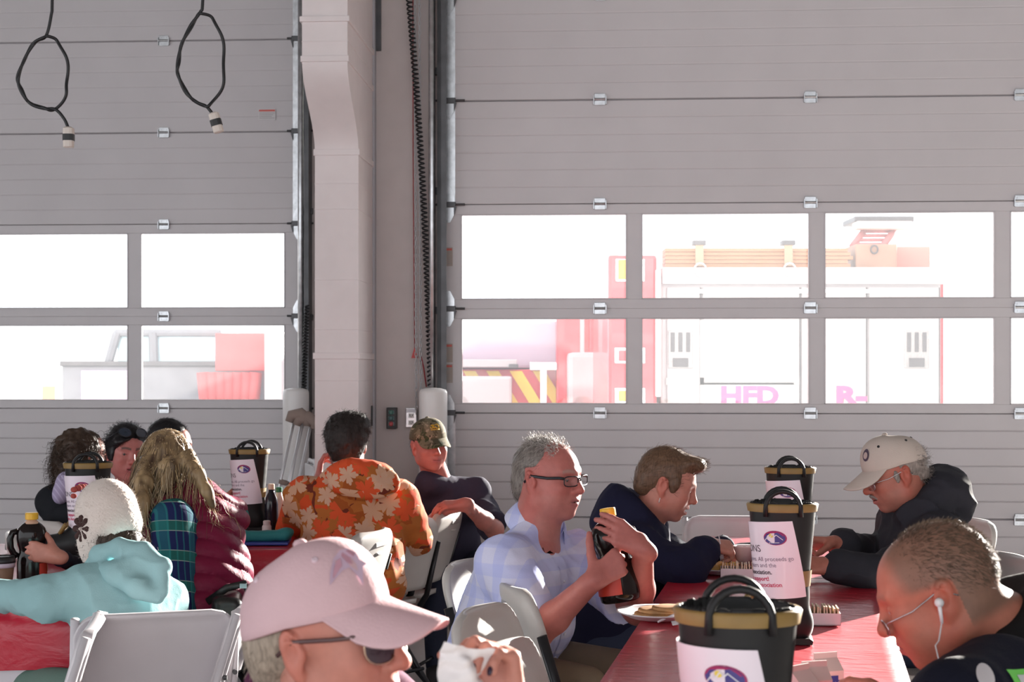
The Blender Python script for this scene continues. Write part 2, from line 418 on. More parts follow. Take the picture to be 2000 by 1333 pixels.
def sticker(name, px, py, w, h, par, off, head=(.6,.12,.10), base=(.40,.335,.295)):
    x, z = wl(px, off), wz(py, px, off)
    s = MB(); s.box((x-w/2, -.0075, z-h/2), (x+w/2, -.0055, z+h/2)); o = s.build(name, mat('sticker_'+name+str(base), base, .5, var=.05), par)
    s = MB(); s.box((x-w/2+.004, -.009, z+h/2-.018), (x+w/2-.004, -.0074, z+h/2-.006)); s.build('red_heading', mat('sticker_red', head, .5), o)
    s = MB()
    n = int((h-.03)/.011)
    for i in range(n): s.box((x-w/2+.006, -.0088, z+h/2-.03-i*.011), (x+w/2-.006-.01*(i % 3), -.0074, z+h/2-.027-i*.011))
    s.build('print_lines', mat('sticker_grey', (.33,.31,.31), .5), o); return o
sticker('warning_label', 876, 502, .05, .11, d1, 0); sticker('warning_label', 876, 690, .05, .11, d1, 0); sticker('warning_label', 876, 730, .05, .11, d1, 0)
lb = sticker('warning_label', 522, 224, .115, .075, d2, LOFF, (.8,.15,.2), (.60,.58,.59))
sticker('warning_label', 915, 1080, .12, .085, d1, 0, (.8,.15,.2), (.60,.58,.59))
# vertical tracks and pipes beside each door
def track(nm, x, off, lab, sg):
    t = empty(nm); inwall(t, off); tag(t, lab, 'door track')
    b = MB(); b.box((x-.012, -.12, 0), (x+.012, 0, ROOF-.3)); b.box((x-.012, -.12, 0), (x+.012+.03*sg, -.108, ROOF-.3)); b.build('angle', m_dark, t)
    b = MB(); b.tube([(x-.045*1, -.09, 0), (x-.045*1, -.09, ROOF-.3)], .02, 12); o = b.build('guide_pipe', m_galv, t, True)
    for z in np.arange(.4, 5, .7): b = MB(); b.box((x-.05, -.05, z), (x+.02, 0, z+.04)); b.build('bracket', m_dark, t)
track('door_track', wl(862), 0, 'galvanised vertical door track and pipe left of the wide bright windows', 1)
track('door_track', wl(606, LOFF), LOFF, 'dark vertical door track just left of the tall beige column', -1)
# column with forward haunch
def W2wall(p): d = np.array([p[0], p[1]-9]); return np.array([d[0]*CS-d[1]*SN, d[0]*SN+d[1]*CS, p[2]])
colr = empty('column'); inwall(colr); tag(colr, 'tall beige boxed column with a forward leaning haunch', 'column', kind='structure')
L0 = W2wall(W(615, 700, 8.5)); R0 = W2wall(W(701, 700, 8.5))
cx0, cx1, cy = L0[0], R0[0], L0[1]
zh0 = EYE-(297-HZ)/FPX*8.5; zh1 = EYE-(122-HZ)/FPX*8.15; cyt = cy-.36; HBK = .02
fwd = [(cy, 0), (cy, zh0)]
for i in range(1, 13):
    t = i/12; fwd.append((cy+(cyt-cy)*(.5-.5*math.cos(math.pi*t)), zh0+(zh1-zh0)*t))
fwd += [(cyt, ROOF)]
V = []; F = []
for (y, z) in fwd: V += [(cx0, y, z), (cx1, y, z), (cx1, HBK, z), (cx0, HBK, z)]
for i in range(len(fwd)-1):
    for j in range(4): F.append((4*i+j, 4*i+(j+1) % 4, 4*i+4+(j+1) % 4, 4*i+4+j))
F += [(3,2,1,0), tuple(4*(len(fwd)-1)+j for j in range(4))]
auto_smooth(fix(mesh_obj('shaft', V, F, m_col, colr, True)), 20)
def band(z, h, out, y):
    b = MB(); b.box((cx0-out, y-out, z), (cx1+out, HBK, z+h), bev=.004); return b.build('ledge_trim', m_col, colr)
band(zh0-.02, .035, .008, cy); band(EYE-(700-HZ)/FPX*8.5-.005, .035, .01, cy); band(zh1, .11*.3, .008, cyt); band(EYE-(44-HZ)/FPX*8.15, .03, .012, cyt)
for py in (360, 410, 548, 645, 745, 850): band(EYE-(py-HZ)/FPX*8.5, .006, .003, cy)
for py in (83, ): band(EYE-(py-HZ)/FPX*8.15, .006, .003, cyt)
# grey steel strip right of the column
b = MB(); b.box((wl(720), -.06, 0), (wl(735), 0, ROOF), bev=.004); o = b.build('trim_1', mat('grey_trim', (.40,.40,.43), .5), None); inwall(o); tag(o, kind='structure')
b = MB(); b.box((wl(731), -.02, 3.35), (wl(745), 0, ROOF), bev=.003); o = b.build('trim_2', m_dark, None); inwall(o); tag(o, kind='structure')
# chain hoist: chain loop, coiled cord, red pull rope
def chain(name, x0, x1, z0, z1, y, lab):
    n = int((z1-z0)/.026); root = empty(name); inwall(root); tag(root, lab, 'chain')
    b = MB()
    for strand in (0, 1):
        for i in range(n):
            t = i/n; z = z0+(z1-z0)*t; x = x0+(x1-x0)*t+strand*.026
            pts = []
            for j in range(8):
                a = 2*math.pi*j/8; u, v = .007*math.cos(a), .017*math.sin(a)
                pts.append((x+(u if i % 2 else u*.25), y+(0 if i % 2 else u), z+v))
            b.tube(pts, .0028, 4, closed=True)
    o = b.build('chain_links', mat('chain_zinc', (.55,.56,.58), .4, metal=.3), root, True); o['kind'] = 'stuff'
    return root
chain('hoist_chain', wl(816), wl(812), wz(805, 814), 4.9, -.07, 'long galvanised hoist chain hanging against the beige wall')
def helix(x0, z0, x1, z1, y, r, turns, wr, bow=0):
    pts = []
    n = int(turns*8)
    for i in range(n+1):
        t = i/n; a = t*turns*2*math.pi; pts.append((x0+(x1-x0)*t+bow*math.sin(math.pi*t)+r*math.cos(a), y+r*math.sin(a), z0+(z1-z0)*t))
    return pts
b = MB(); b.tube(helix(wl(845), wz(757, 845), wl(799), wz(-40, 799), -.09, .016, 92, .005, .02), .0055, 5)
o = b.build('coiled_cord', m_blk, None, True); inwall(o); tag(o, 'black coiled control cord running down the beige wall', 'cord')
b = MB(); b.tube(helix(wl(604, LOFF), wz(860, 604, LOFF), wl(614, LOFF), wz(600, 614, LOFF), -.25, .014, 44, .005, .0), .006, 5)
o = b.build('coiled_cord', m_blk, None, True); inwall(o, LOFF); tag(o, 'short black coiled cord beside the leaning crutches', 'cord')
m_red = mat('red_rope', (.42,.05,.06), .6)
rt = empty('pull_rope'); inwall(rt); tag(rt, 'thin red pull rope with a small red tag on the wall', 'rope')
b = MB(); xr, zr = wl(807), wz(690, 812); b.tube([(xr, -.03, 4.9), (wl(808), -.03, wz(300, 808)), (wl(811), -.03, zr)], .003, 5); b.build('rope', m_red, rt, True)
b = MB(); b.prism([(wl(811)-.018, zr-.03), (wl(811)+.018, zr-.03), (wl(811), zr+.035)], -.04, -.02); b.build('rope_tag', mat('red_tag', (.6,.08,.08), .5), rt)
b = MB(); b.tube([(wl(824), -.035, wz(697, 824)), (wl(829), -.035, wz(720, 829)), (wl(834), -.035, wz(756, 834))], .004, 5); b.build('rope_end', m_red, rt, True)
# wall boxes
def control(name, px, py, w, h, lab, yb=0):
    r = empty(name); inwall(r); tag(r, lab, 'control box'); x, z = wl(px), wz(py, px)
    b = MB(); b.box((x-w/2, -.06+yb, z-h/2), (x+w/2, yb, z+h/2), bev=.004); b.build('housing', mat('control_black', (.02,.022,.025), .4), r)
    for i, c in enumerate([(.05,.16,.13), (.05,.13,.14), (.45,.06,.07)]):
        zz = z+h*.28-i*h*.27
        b = MB(); b.box((x-w*.3, -.064+yb, zz-h*.09), (x+w*.3, -.058+yb, zz+h*.09), bev=.002); p = b.build('button_plate', mat('control_plate', (.12,.2,.2), .35), r)
        b = MB(); b.lathe([(.0135, 0), (.0135, .012), (.009, .015)], 12, Matrix.Translation((x, -.062+yb, zz)) @ Matrix.Rotation(math.pi/2, 4, 'X')); b.build('push_button', mat('button_%d' % i, c, .35), p, False)
control('door_control', 767, 817, .058, .125, 'black three button door control on the beige wall')
control('door_control', 725.5, 812, .036, .12, 'narrow black door control on the grey strip beside the column', -.06)
r = empty('power_outlet'); inwall(r); tag(r, 'small steel outlet box with two sockets on the beige wall', 'outlet'); x, z = wl(805), wz(816, 805)
b = MB(); b.box((x-.033, -.045, z-.058), (x+.033, 0, z+.058), bev=.004); b.build('box', m_galv, r)
b = MB(); b.box((x-.028, -.05, z+.03), (x+.028, -.04, z+.052)); b.build('cover_flap', mat('flap', (.7,.72,.78), .3), r)
for zz in (-.028, .012):
    b = MB(); b.box((x-.016, -.048, z+zz-.013), (x+.016, -.044, z+zz+.013), bev=.002); p = b.build('socket', mat('socket_white', (.75,.75,.75), .4), r)
    b = MB(); b.box((x-.008, -.0495, z+zz-.003), (x-.005, -.0475, z+zz+.007)); b.box((x+.005, -.0495, z+zz-.003), (x+.008, -.0475, z+zz+.007)); b.tube([(x, -.0475, z+zz-.007), (x, -.0495, z+zz-.007)], .003, 6); b.build('slot', m_blk, p)
# bollards
for px, Y, lab in ((578, 9.55, 'white steel bollard behind the leaning crutches'), (846, 8.75, 'white steel bollard behind the camouflage cap')):
    c = W(px, 760, Y); zt = c[2]; r = .081
    b = MB(); b.lathe([(r, 0), (r, zt-.04), (r*.985, zt-.02), (r*.9, zt-.005), (r*.5, zt+.004), (.001, zt+.006)], 32); o = b.build('bollard', mat('bollard_white', (.72,.70,.69), .35, bump=.06, bscale=20), None, True); o.location = (c[0], c[1], 0); tag(o, lab, 'bollard', 'white bollards')
# hanging cords with plugs
m_plug = mat('plug_cream', (.62,.55,.50), .4)
def hang(pts_px, strand2, plug_at, plug_ang, Y, lab):
    r = empty('hanging_cord', W(pts_px[0][0], pts_px[0][1], Y)); tag(r, lab, 'power cord'); o0 = np.array(r.location)
    def spl(P, n=10):
        P = [np.array(q, float) for q in P]; out = []
        for i in range(len(P)-1):
            p0 = P[max(i-1, 0)]; p1 = P[i]; p2 = P[i+1]; p3 = P[min(i+2, len(P)-1)]
            for j in range(n):
                t = j/n; out.append(.5*((2*p1)+(-p0+p2)*t+(2*p0-5*p1+4*p2-p3)*t*t+(-p0+3*p1-3*p2+p3)*t**3))
        out.append(P[-1]); return out
    b = MB(); c = [W(q[0], q[1], Y)-o0 for q in spl(pts_px)]
    b.tube(c, .0065, 8)
    s2 = spl(strand2)
    c2 = [W(q[0]+2.2*math.sin(i*.33), q[1], Y-.008*math.cos(i*.33))-o0 for i, q in enumerate(s2)]
    b.tube(c2, .0065, 8); b.build('cable', m_blk, r, True)
    p = W(plug_at[0], plug_at[1], Y)-o0
    M = Matrix.Translation(p) @ Matrix.Rotation(plug_ang, 4, 'Y') @ Matrix.Rotation(math.pi, 4, 'X')
    b = MB(); b.lathe([(.012, -.004), (.021, .002), (.0215, .026)], 16, M, sq=4); b.build('plug_collar', m_plug, r)
    b = MB(); b.lathe([(.0225, .026), (.0225, .052)], 16, M, sq=4); b.build('tape_band', m_blk, r)
    b = MB(); b.lathe([(.0205, .052), (.0205, .076), (.018, .079)], 16, M, sq=4); pl = b.build('plug_face', m_plug, r)
hang([(103,-150),(102,0),(100,30),(90,70),(70,82),(48,115),(36,155),(42,180),(60,203),(85,212),(108,214),(125,232),(134,252)], [(90,70),(112,80),(128,110),(132,155),(128,185),(108,214),(85,211),(60,201),(42,178),(36,153),(46,117),(68,84),(90,70)], (134, 250), 0.0, 6.2, 'black cord looped in a knot whose plug hangs straight down')
hang([(400,-150),(396,0),(391,24),(372,50),(356,85),(347,120),(348,145),(362,180),(385,200),(403,208),(416,224)], [(391,26),(415,35),(430,65),(438,110),(436,160),(420,195),(403,208),(384,199),(362,178),(349,145),(348,120),(357,85),(374,50),(391,26)], (417, 222), -.28, 6.2, 'black cord looped in a knot whose plug hangs tilted')
# ------------------------------------------------------------------ vehicles on the apron outside
m_tw = mat('truck_white', (.40,.39,.40), .4); m_tr = mat('truck_red', (.55,.022,.035), .3, coat=.5); m_chrome = mat('chrome', (.8,.8,.82), .15, metal=1)
m_plank = mat('plank_wood', (.34,.17,.09), .6, var=.15, vscale=6, stretch=(1,8,30)); m_seam = mat('seam_grey', (.07,.07,.075), .5); m_tread = mat('tread_plate', (.30,.30,.30), .4, metal=.3, bump=.5, bscale=60, bdist=.01)
m_yel = mat('reflect_yellow', (.75,.55,.05), .4); m_lamp = mat('amber_lens', (.8,.35,.02), .2); m_tire = mat('tyre', (.02,.02,.02), .8); m_tan = mat('tan_panel', (.32,.19,.13), .6, var=.1); m_grey = mat('grey_panel', (.17,.18,.20), .5, var=.1)
YT = 13.0
def WX(px, Y=YT): return (px-1000)/FPX*Y
def WZ(py, Y=YT): return EYE-(py-HZ)/FPX*Y
def bx(name, par, m, p0, p1, y0, y1, Y=YT, bev=.0):
    b = MB(); b.box((WX(p0[0], Y), y0, WZ(p1[1], Y)), (WX(p1[0], Y), y1, WZ(p0[1], Y)), bev=bev); return b.build(name, m, par)
tk = empty('rescue_truck'); tag(tk, 'white sided fire rescue truck with red rear corner parked outside the wide windows', 'truck')
bx('body', tk, m_tw, (1290, 545), (1838, 1010), YT, YT+2.4, bev=.02)
bx('roof_rail', tk, m_tw, (1292, 523), (1842, 556), YT-.05, YT+2.4, bev=.01)
bx('upper_rail', tk, m_chrome, (1320, 566), (1800, 574), YT-.06, YT-.01, bev=.008)
bx('corner_post', tk, m_tr, (1186, 500), (1281, 1010), YT-.1, YT+2.3, bev=.03)
bx('grab_rail', tk, mat('rail_white', (.8,.8,.8), .3), (1277, 530), (1287, 775), YT-.18, YT-.12, bev=.01)
bx('front_edge', tk, m_tr, (1838, 545), (1846, 1010), YT+.05, YT+2.3)
for a, c in ((1302, 1366), (1372, 1560), (1565, 1690), (1696, 1832)):
    o = bx('locker_door', tk, m_tw, (a, 562), (c, 960), YT-.03, YT, bev=.008)
    bx('door_seam', o, m_seam, (c+1, 562), (c+3.5, 960), YT-.012, YT)
o = bx('tread_panel', tk, m_tread, (1366, 626), (1374, 960), YT-.034, YT-.031); bx('tread_panel', tk, m_tread, (1300, 738), (1560, 752), YT-.034, YT-.031)
for cxp, n in ((1328, 0), (1788, 0)):
    r_ = bx('latch_plate', tk, m_tread, (cxp-24, 646), (cxp+24, 720), YT-.04, YT-.03, bev=.006)
    for dx in (-15, 0, 15): bx('finger_slot', r_, m_seam, (cxp+dx-4, 650), (cxp+dx+4, 688), YT-.046, YT-.039, bev=.003)
    bx('latch_handle', r_, m_seam, (cxp-15, 700), (cxp+15, 717), YT-.052, YT-.039, bev=.004)
for py in (693, 771):
    o = bx('tail_lamp', tk, m_chrome, (1198, py-13), (1258, py+18), YT-.13, YT-.1, bev=.01); bx('lens', o, m_tr if py < 700 else m_lamp, (1206, py-8), (1250, py+13), YT-.14, YT-.12, bev=.008)
o = bx('beacon', tk, m_chrome, (1200, 508), (1257, 552), YT-.13, YT-.1, bev=.01); bx('lens', o, m_lamp, (1205, 510), (1252, 548), YT-.15, YT-.12, bev=.01)
bx('roof_lamp', tk, mat('roof_lamp', (.75,.7,.62), .3), (1190, 462), (1210, 500), YT, YT+.2, bev=.02)
for i in range(5): bx('plank', tk, m_plank, (1300, 485+i*7.6), (1657+(i % 3)*5, 491.6+i*7.6), YT+.02, YT+.3+.02*(i % 2))
for cxp in (1366, 1540):
    o = bx('strap', tk, mat('strap_web', (.36,.26,.17), .7), (cxp-8, 478), (cxp+8, 520), YT-.01, YT+.02); bx('strap_winch', o, m_dark, (cxp-13, 470), (cxp+13, 479), YT-.02, YT+.1, bev=.004)
    b = MB(); c = A_([WX(cxp), YT-.06, WZ(528)]); b.tube([c+A_([.05*math.cos(a), 0, .055*math.sin(a)]) for a in np.linspace(0, 2*math.pi, 13)[:-1]], .009, 6, closed=True); b.build('strap_ring', m_chrome, o, True)
bx('cabinet', tk, m_tan, (1676, 475), (1758, 524), YT+.1, YT+1.2, bev=.01); bx('cabinet', tk, mat('rust_panel', (.5,.2,.16), .6), (1760, 476), (1836, 524), YT+.3, YT+1.2, bev=.01)
b = MB(); c = A_([WX(1712), YT+.08, WZ(486)]); b.tube([c+A_([.03*math.cos(a), 0, .035*math.sin(a)]) for a in np.linspace(0, 2*math.pi, 13)[:-1]], .007, 6, closed=True); b.build('ring_pull', m_seam, tk, True)
ld = MB()
for dx in (0, 60):
    ld.tube([(WX(1680+dx), YT+.3, WZ(476)), (WX(1735+dx), YT+.6, WZ(418))], .03, 6)
for i in range(6):
    t = (i+.5)/6; ld.tube([(WX(1680+55*t), YT+.3+.3*t, WZ(476-58*t)), (WX(1740+55*t), YT+.3+.3*t, WZ(476-58*t))], .015, 6)
ld.build('ladder', mat('ladder_red', (.35,.12,.12), .5), tk, True)
bx('ladder_beam', tk, mat('beam_pale', (.65,.55,.5), .5), (1690, 425), (1800, 440), YT+.3, YT+.5, bev=.01)
bx('roof_unit', tk, m_dark, (1690, 413), (1810, 424), YT+.4, YT+.9, bev=.01)
for px, s in ((1407, 'HFD'), (1632, 'R-')):
    V, F = text_geo(s, 57/FPX*YT*1.0, .0125); xs = [v.x for v in V]; wid = (113 if s == 'HFD' else 60)/FPX*YT; k = wid/(max(xs)-min(xs)); zh = max(v.y for v in V)
    hgt = 36/FPX*YT
    b = MB(); b.add([(WX(px)+(v.x-min(xs))*k, YT-.036, WZ(790)+v.y/zh*hgt) for v in V], F); b.build('lettering', mat('letter_pink', (.62,.07,.22), .5), tk)
bx('letter_panel', tk, mat('panel_white', (.6,.6,.6), .4), (1374, 748), (1549, 800), YT-.034, YT-.03)
for px in (1400, 1700):
    b = MB(); b.lathe([(.25, -.15), (.48, -.15), (.5, -.1), (.5, .1), (.48, .15), (.25, .15)], 28, Matrix.Translation((WX(px), YT+.15, .5)) @ Matrix.Rotation(math.pi/2, 4, 'X')); b.build('wheel', m_tire, tk, False)
# second engine, rear with chevrons
YE = 16.0
en = empty('fire_engine'); tag(en, 'red fire engine rear with yellow chevrons seen through the lowest window', 'truck')
bx('body', en, mat('engine_white', (.40,.34,.42), .4), (780, 628), (1100, 720), YE, YE+5, YE, .03)
bx('rear_panel', en, m_tr, (1085, 610), (1150, 860), YE-.3, YE+4, YE, .02); bx('lower_panel', en, m_tr, (880, 722), (1130, 1000), YE-.1, YE+4, YE, .01)
for i, px in enumerate((895, 945, 990, 1035, 1080)):
    b = MB(); b.prism([(WX(px, YE), WZ(790, YE)), (WX(px+24, YE), WZ(790, YE)), (WX(px-16, YE), WZ(725, YE)), (WX(px-40, YE), WZ(725, YE))], YE-.13, YE-.09); b.build('chevron', m_yel, en)
bx('bumper_tray', en, m_tw, (860, 703), (1010, 718), YE-.35, YE-.1, YE, .01); bx('number_plate', en, m_dark, (994, 712), (1012, 719), YE-.38, YE-.34, YE)
bx('step', en, m_chrome, (1034, 708), (1086, 724), YE-.4, YE-.1, YE, .01); bx('post', en, m_chrome, (1054, 724), (1066, 790), YE-.35, YE-.28, YE)
bx('hose_reel', en, m_tw, (1105, 690), (1170, 880), YE-.6, YE, YE, .05); bx('pipe', en, m_tw, (1130, 620), (1138, 700), YE-.4, YE-.3, YE, .01); bx('pipe', en, m_tr, (1148, 620), (1158, 700), YE-.4, YE-.3, YE, .01)
bx('side_box', en, m_tw, (885, 735), (1000, 900), YE-.5, YE-.12, YE, .03)
for px in (930, 1120):
    b = MB(); b.lathe([(.25, -.15), (.48, -.15), (.5, -.1), (.5, .1), (.48, .15), (.25, .15)], 24, Matrix.Translation((WX(px, YE), YE+.6, .5)) @ Matrix.Rotation(math.pi/2, 4, 'X')); b.build('wheel', m_tire, en, False)
# pickup with rack and red load beyond the other door
YP = 15.0
pk = empty('pickup_truck'); tag(pk, 'grey pickup truck with open rack and red folding furniture on its bed outside', 'truck')
bx('bed', pk, m_grey, (120, 712), (545, 800), YP, YP+1.8, YP, .03); bx('bed_rail', pk, m_dark, (118, 706), (470, 716), YP-.03, YP+1.8, YP, .01)
bx('cab_roof', pk, m_grey, (215, 643), (430, 657), YP+.1, YP+1.7, YP, .03)
for (a, c) in (((205, 712), (222, 650)), ((262, 712), (256, 650)), ((295, 712), (293, 650)), ((425, 712), (425, 650))):
    b = MB(); b.tube([(WX(a[0], YP), YP+.12, WZ(a[1], YP)), (WX(c[0], YP), YP+.12, WZ(c[1], YP))], .045, 8); b.build('pillar', m_grey, pk)
b = MB(); b.box((WX(222, YP), YP+.15, WZ(710, YP)), (WX(425, YP), YP+.17, WZ(655, YP))); b.build('window_glass', mat('truck_glass', (.35,.5,.55), .1, coat=.5), pk)
bx('door_panel', pk, mat('lilac_panel', (.52,.40,.60), .4), (160, 724), (258, 800), YP-.04, YP, YP, .01)
for px in (190, 480):
    b = MB(); b.lathe([(.22, -.12), (.38, -.12), (.4, -.08), (.4, .08), (.38, .12), (.22, .12)], 24, Matrix.Translation((WX(px, YP), YP+.1, .4)) @ Matrix.Rotation(math.pi/2, 4, 'X')); b.build('wheel', m_tire, pk, False)
m_rl = mat('red_load', (.45,.08,.08), .6, var=.1)
fr = bx('red_board', pk, m_rl, (428, 652), (530, 725), YP-.2, YP-.12, YP, .01)
for i in range(7):
    b = MB(); b.tube([(WX(408+i*17, YP), YP-.3, WZ(728, YP)), (WX(414+i*15, YP), YP-.3, WZ(795, YP))], .06, 8); b.build('red_slat', m_rl, pk, True)
bx('white_post', pk, m_tw, (532, 650), (566, 900), YP-.5, YP-.2, YP, .02)
cr = bx('orange_crate', None, mat('crate_orange', (.65,.28,.14), .6), (82, 755), (108, 971), YP+3, YP+3.5, YP+3, .01); tag(cr, 'orange crate standing outside beside the pickup truck', 'crate')
bl = bx('blue_bin', None, mat('bin_blue', (.20,.38,.55), .5), (118, 735), (140, 1004), YP+1, YP+1.4, YP+1, .01)
bl.location.y += .9; tag(bl, 'blue bin outside beside the end of the pickup truck', 'bin')
# ------------------------------------------------------------------ folding chairs
m_cg = mat('chair_grey_plastic', (.50,.47,.45), .38, bump=.12, bscale=220, var=.03)
m_cgd = mat('chair_shell_back', (.47,.45,.44), .5, bump=.15, bscale=200, var=.03)
m_cw = mat('chair_white_plastic', (.62,.585,.61), .35, bump=.05, bscale=120, var=.03)
m_tb = mat('chair_black_tube', (.022,.022,.026), .3, metal=.3, spec=.6); m_tw2 = mat('chair_white_tube', (.60,.57,.60), .3, spec=.6)
def yback(z, lean, yb): return yb-(z-.45)*lean
def backrest_grid(hw, z0, z1, rc, lean, yb, conc, rim, thick, wav=0.0, nu=28, nv=18, recess_back=0.0):
    """closed shell: front and back skins"""
    V = []; fr = []; bk = []
    for j in range(nv+1):
        v = j/nv; v = 1-(1-v)**1.25; z = z0+(z1-z0)*v
        dz = max(0, z-(z1-rc)); w = hw-rc+math.sqrt(max(rc*rc-dz*dz, 0)) if dz > 0 else hw
        w = max(w, hw-rc*.999); w -= .018*(1-v)
        if dz > 0 and j == nv: w = hw-rc
        rowf = []; rowb = []
        for i in range(nu+1):
            u = -1+2*i/nu; u = math.copysign(1-(1-abs(u))**1.35, u)
            x = u*w; zz = z+(wav*math.sin(u*7.5)*max(0, 1-v*6))
            e = min((1-abs(u))*w, (z1-z)*1.0 if True else 9, )
            ed = min(1, max(0, e/rim)); s = 1-ed*ed*(3-2*ed)
            y = yback(zz, lean, yb)+conc*(u*u*hw*hw)
            yf = y+.006+.012*s; ybk = y-thick-(0.014*s if recess_back else -.010*s)
            if e < .004: m = (yf+ybk)/2; yf = m+(yf-m)*.55; ybk = m+(ybk-m)*.55
            V.append((x, yf, zz)); rowf.append(len(V)-1); V.append((x, ybk, zz)); rowb.append(len(V)-1)
        fr.append(rowf); bk.append(rowb)
    F = []
    for j in range(nv):
        for i in range(nu):
            F.append((fr[j][i+1], fr[j][i], fr[j+1][i], fr[j+1][i+1])); F.append((bk[j][i], bk[j][i+1], bk[j+1][i+1], bk[j+1][i]))
    for i in range(nu):
        F.append((fr[0][i], fr[0][i+1], bk[0][i+1], bk[0][i])); F.append((fr[nv][i+1], fr[nv][i], bk[nv][i], bk[nv][i+1]))
    for j in range(nv):
        F.append((fr[j+1][0], fr[j][0], bk[j][0], bk[j+1][0])); F.append((fr[j][nu], fr[j+1][nu], bk[j+1][nu], bk[j][nu]))
    return V, F
def make_chair(white):
    r = empty('folding_chair'); LE = .30; YB = -.17
    mp = m_cw if white else m_cg; mt = m_tw2 if white else m_tb
    top = .81
    if white: V, F = backrest_grid(.222, .565, top, .075, LE, YB, .10, .03, .010, .010, recess_back=1)
    else: V, F = backrest_grid(.235, .49, top+.01, .115, LE, YB, .62, .045, .016)
    bk = mesh_obj('backrest', V, F, mp, r)
    if not white:
        b = MB(); y = yback(.765, LE, YB)-.018; b.box((-.055, y-.0005, .755), (.055, y+.008, .775), bev=.003); b.build('grip_recess', mat('grip_dark', (.30,.285,.28), .5), bk)
        b = MB(); y = yback(.73, LE, YB)-.02; b.tube([(-.03, y+.006, .728), (-.01, y+.003, .724), (.01, y+.003, .724), (.03, y+.006, .728)], .005, 6); b.build('grip_lip', mp, bk, True)
    for sx in (-1, 1):
        x = sx*(.213 if white else .238); yo = .10*.222**2+.0 if white else .62*.235**2
        zt = .80 if white else .70
        b = MB()
        pts = [(x*(.99), yback(zt, LE, YB)+yo-.004, zt), (x, yback(.45, LE, YB)+yo*.9, .45), (x, .235, .02)]
        b.tube(pts, .0125 if white else .0155, 10, flat=(1 if white else .62), up=(0, 1, .3)); b.build('upright_leg', mt, r, True)
        b = MB(); b.tube([(sx*.19, .12, .43), (sx*.192, -.02, .25), (sx*.195, -.235, .02)], .0115, 8); b.build('rear_leg', mt, r, True)
        for (xx, yy) in ((x, .237), (sx*.195, -.237)):
            b = MB(); b.lathe([(.015, 0), (.017, .008), (.0155, .035)], 10, Matrix.Translation((xx, yy, 0))); b.build('foot_cap', m_blk, r, False)
        if white:
            b = MB(); b.tube([(x*1.0, yback(.63, LE, YB)-.012, .63), (x*1.0, yback(.63, LE, YB)-.022, .63)], .007, 8); b.build('rivet', m_dark, r)
    V = []; F = []; n = 14; f0 = []; f1 = []
    for j in range(n+1):
        for i in range(n+1):
            u, v = -1+2*i/n, -1+2*j/n; q = (abs(u)**5+abs(v)**5)**.2; k = 1 if q <= 1 else 1/q
            uu, vv = u*k if q > 0 else 0, v*k; x = uu*(.195+.01*vv); y = .02+vv*.2; e = max(abs(uu), abs(vv)); dz = -.012*(1-e**4)
            V.append((x, y, .452+dz)); V.append((x*.985, y*.985, .43+dz*.3))
    for j in range(n):
        for i in range(n):
            a = 2*(j*(n+1)+i); c = a+2; d = a+2*(n+1); e = d+2; F.append((a, c, e, d)); F.append((a+1, d+1, e+1, c+1))
    for i in range(n):
        a = 2*i; F.append((a+1, a+3, a+2, a)); a = 2*(n*(n+1)+i); F.append((a, a+2, a+3, a+1)); a = 2*i*(n+1); d = a+2*(n+1); F.append((a, d, d+1, a+1)); a += 2*n; d += 2*n; F.append((a+1, d+1, d, a))
    mesh_obj('seat', V, F, mp, r)
    for (y, z, hw) in ((.205, .07, .235), (-.165, .13, .192), (.11, .42, .23)):
        b = MB(); b.tube([(-hw, y, z), (hw, y, z)], .008, 8); b.build('crossbar', mt, r, True)
    return r
CH_G = make_chair(False); CH_W = make_chair(True); USED = set()
def chair(px, py, Y, face, label, white=False, group=None):
    """px,py: middle of the backrest's top edge in the photograph; face: direction a sitter looks (deg from +x)"""
    src = CH_W if white else CH_G
    o = src if id(src) not in USED else copy_tree(src); USED.add(id(src))
    p = W(px, py, Y); a = math.radians(face); fx, fy = math.cos(a), math.sin(a)
    dy = yback(.80, .30, -.17); o.location = (p[0]-fx*dy, p[1]-fy*dy, 0); o.rotation_euler = (0, 0, a-math.pi/2)
    tag(o, label, 'chair', group or ('white folding chairs' if white else 'grey plastic folding chairs'), kind='thing'); return o
chair(306, 1213, 4.12, 108, 'white folding chair with rounded back behind the child in aqua', True)
chair(185, 1212, 3.98, 190, 'white folding chair seen edge-on at the end of the red cloth', True)
chair(486, 1178, 4.35, 182, 'white folding chair with bare white legs beside the pink cap', True)
chair(888, 1003, 7.1, 165, 'grey folding chair the camouflage cap boy leans his arms on')
chair(800, 1018, 6.65, 138, 'grey folding chair with broad back just behind the orange hoodie')
chair(742, 1036, 6.17, 162, 'grey folding chair edge-on between the orange hoodie and the broad chair back')
chair(672, 1060, 5.72, 165, 'grey folding chair whose rounded tip peeks over the pink cap')
chair(890, 1114, 5.15, -18, 'grey folding chair the man in the pale blue shirt sits on')
chair(918, 1190, 4.13, -20, 'grey folding chair nearest behind the raised hand, between two others')
chair(985, 1156, 4.6, 12, 'grey folding chair with black side bar in front of the blue shirt')
chair(965, 1262, 3.57, -14, 'sunlit grey folding chair behind the hand with dark nails')
chair(860, 1310, 3.05, -22, 'sunlit grey folding chair low beside the pink cap brim')
chair(1922, 1018, 6.62, 186, 'grey folding chair furthest back behind the man in the dark hoodie')
chair(1908, 1046, 6.05, 186, 'grey folding chair tucked between the dark hoodie and the grey haired head')
chair(1985, 1090, 5.35, 190, 'grey folding chair cut by the picture edge above the dark jacket')
chair(1430, 1010, 6.9, -95, 'white folding chair across the table beyond the navy hoodie', True)
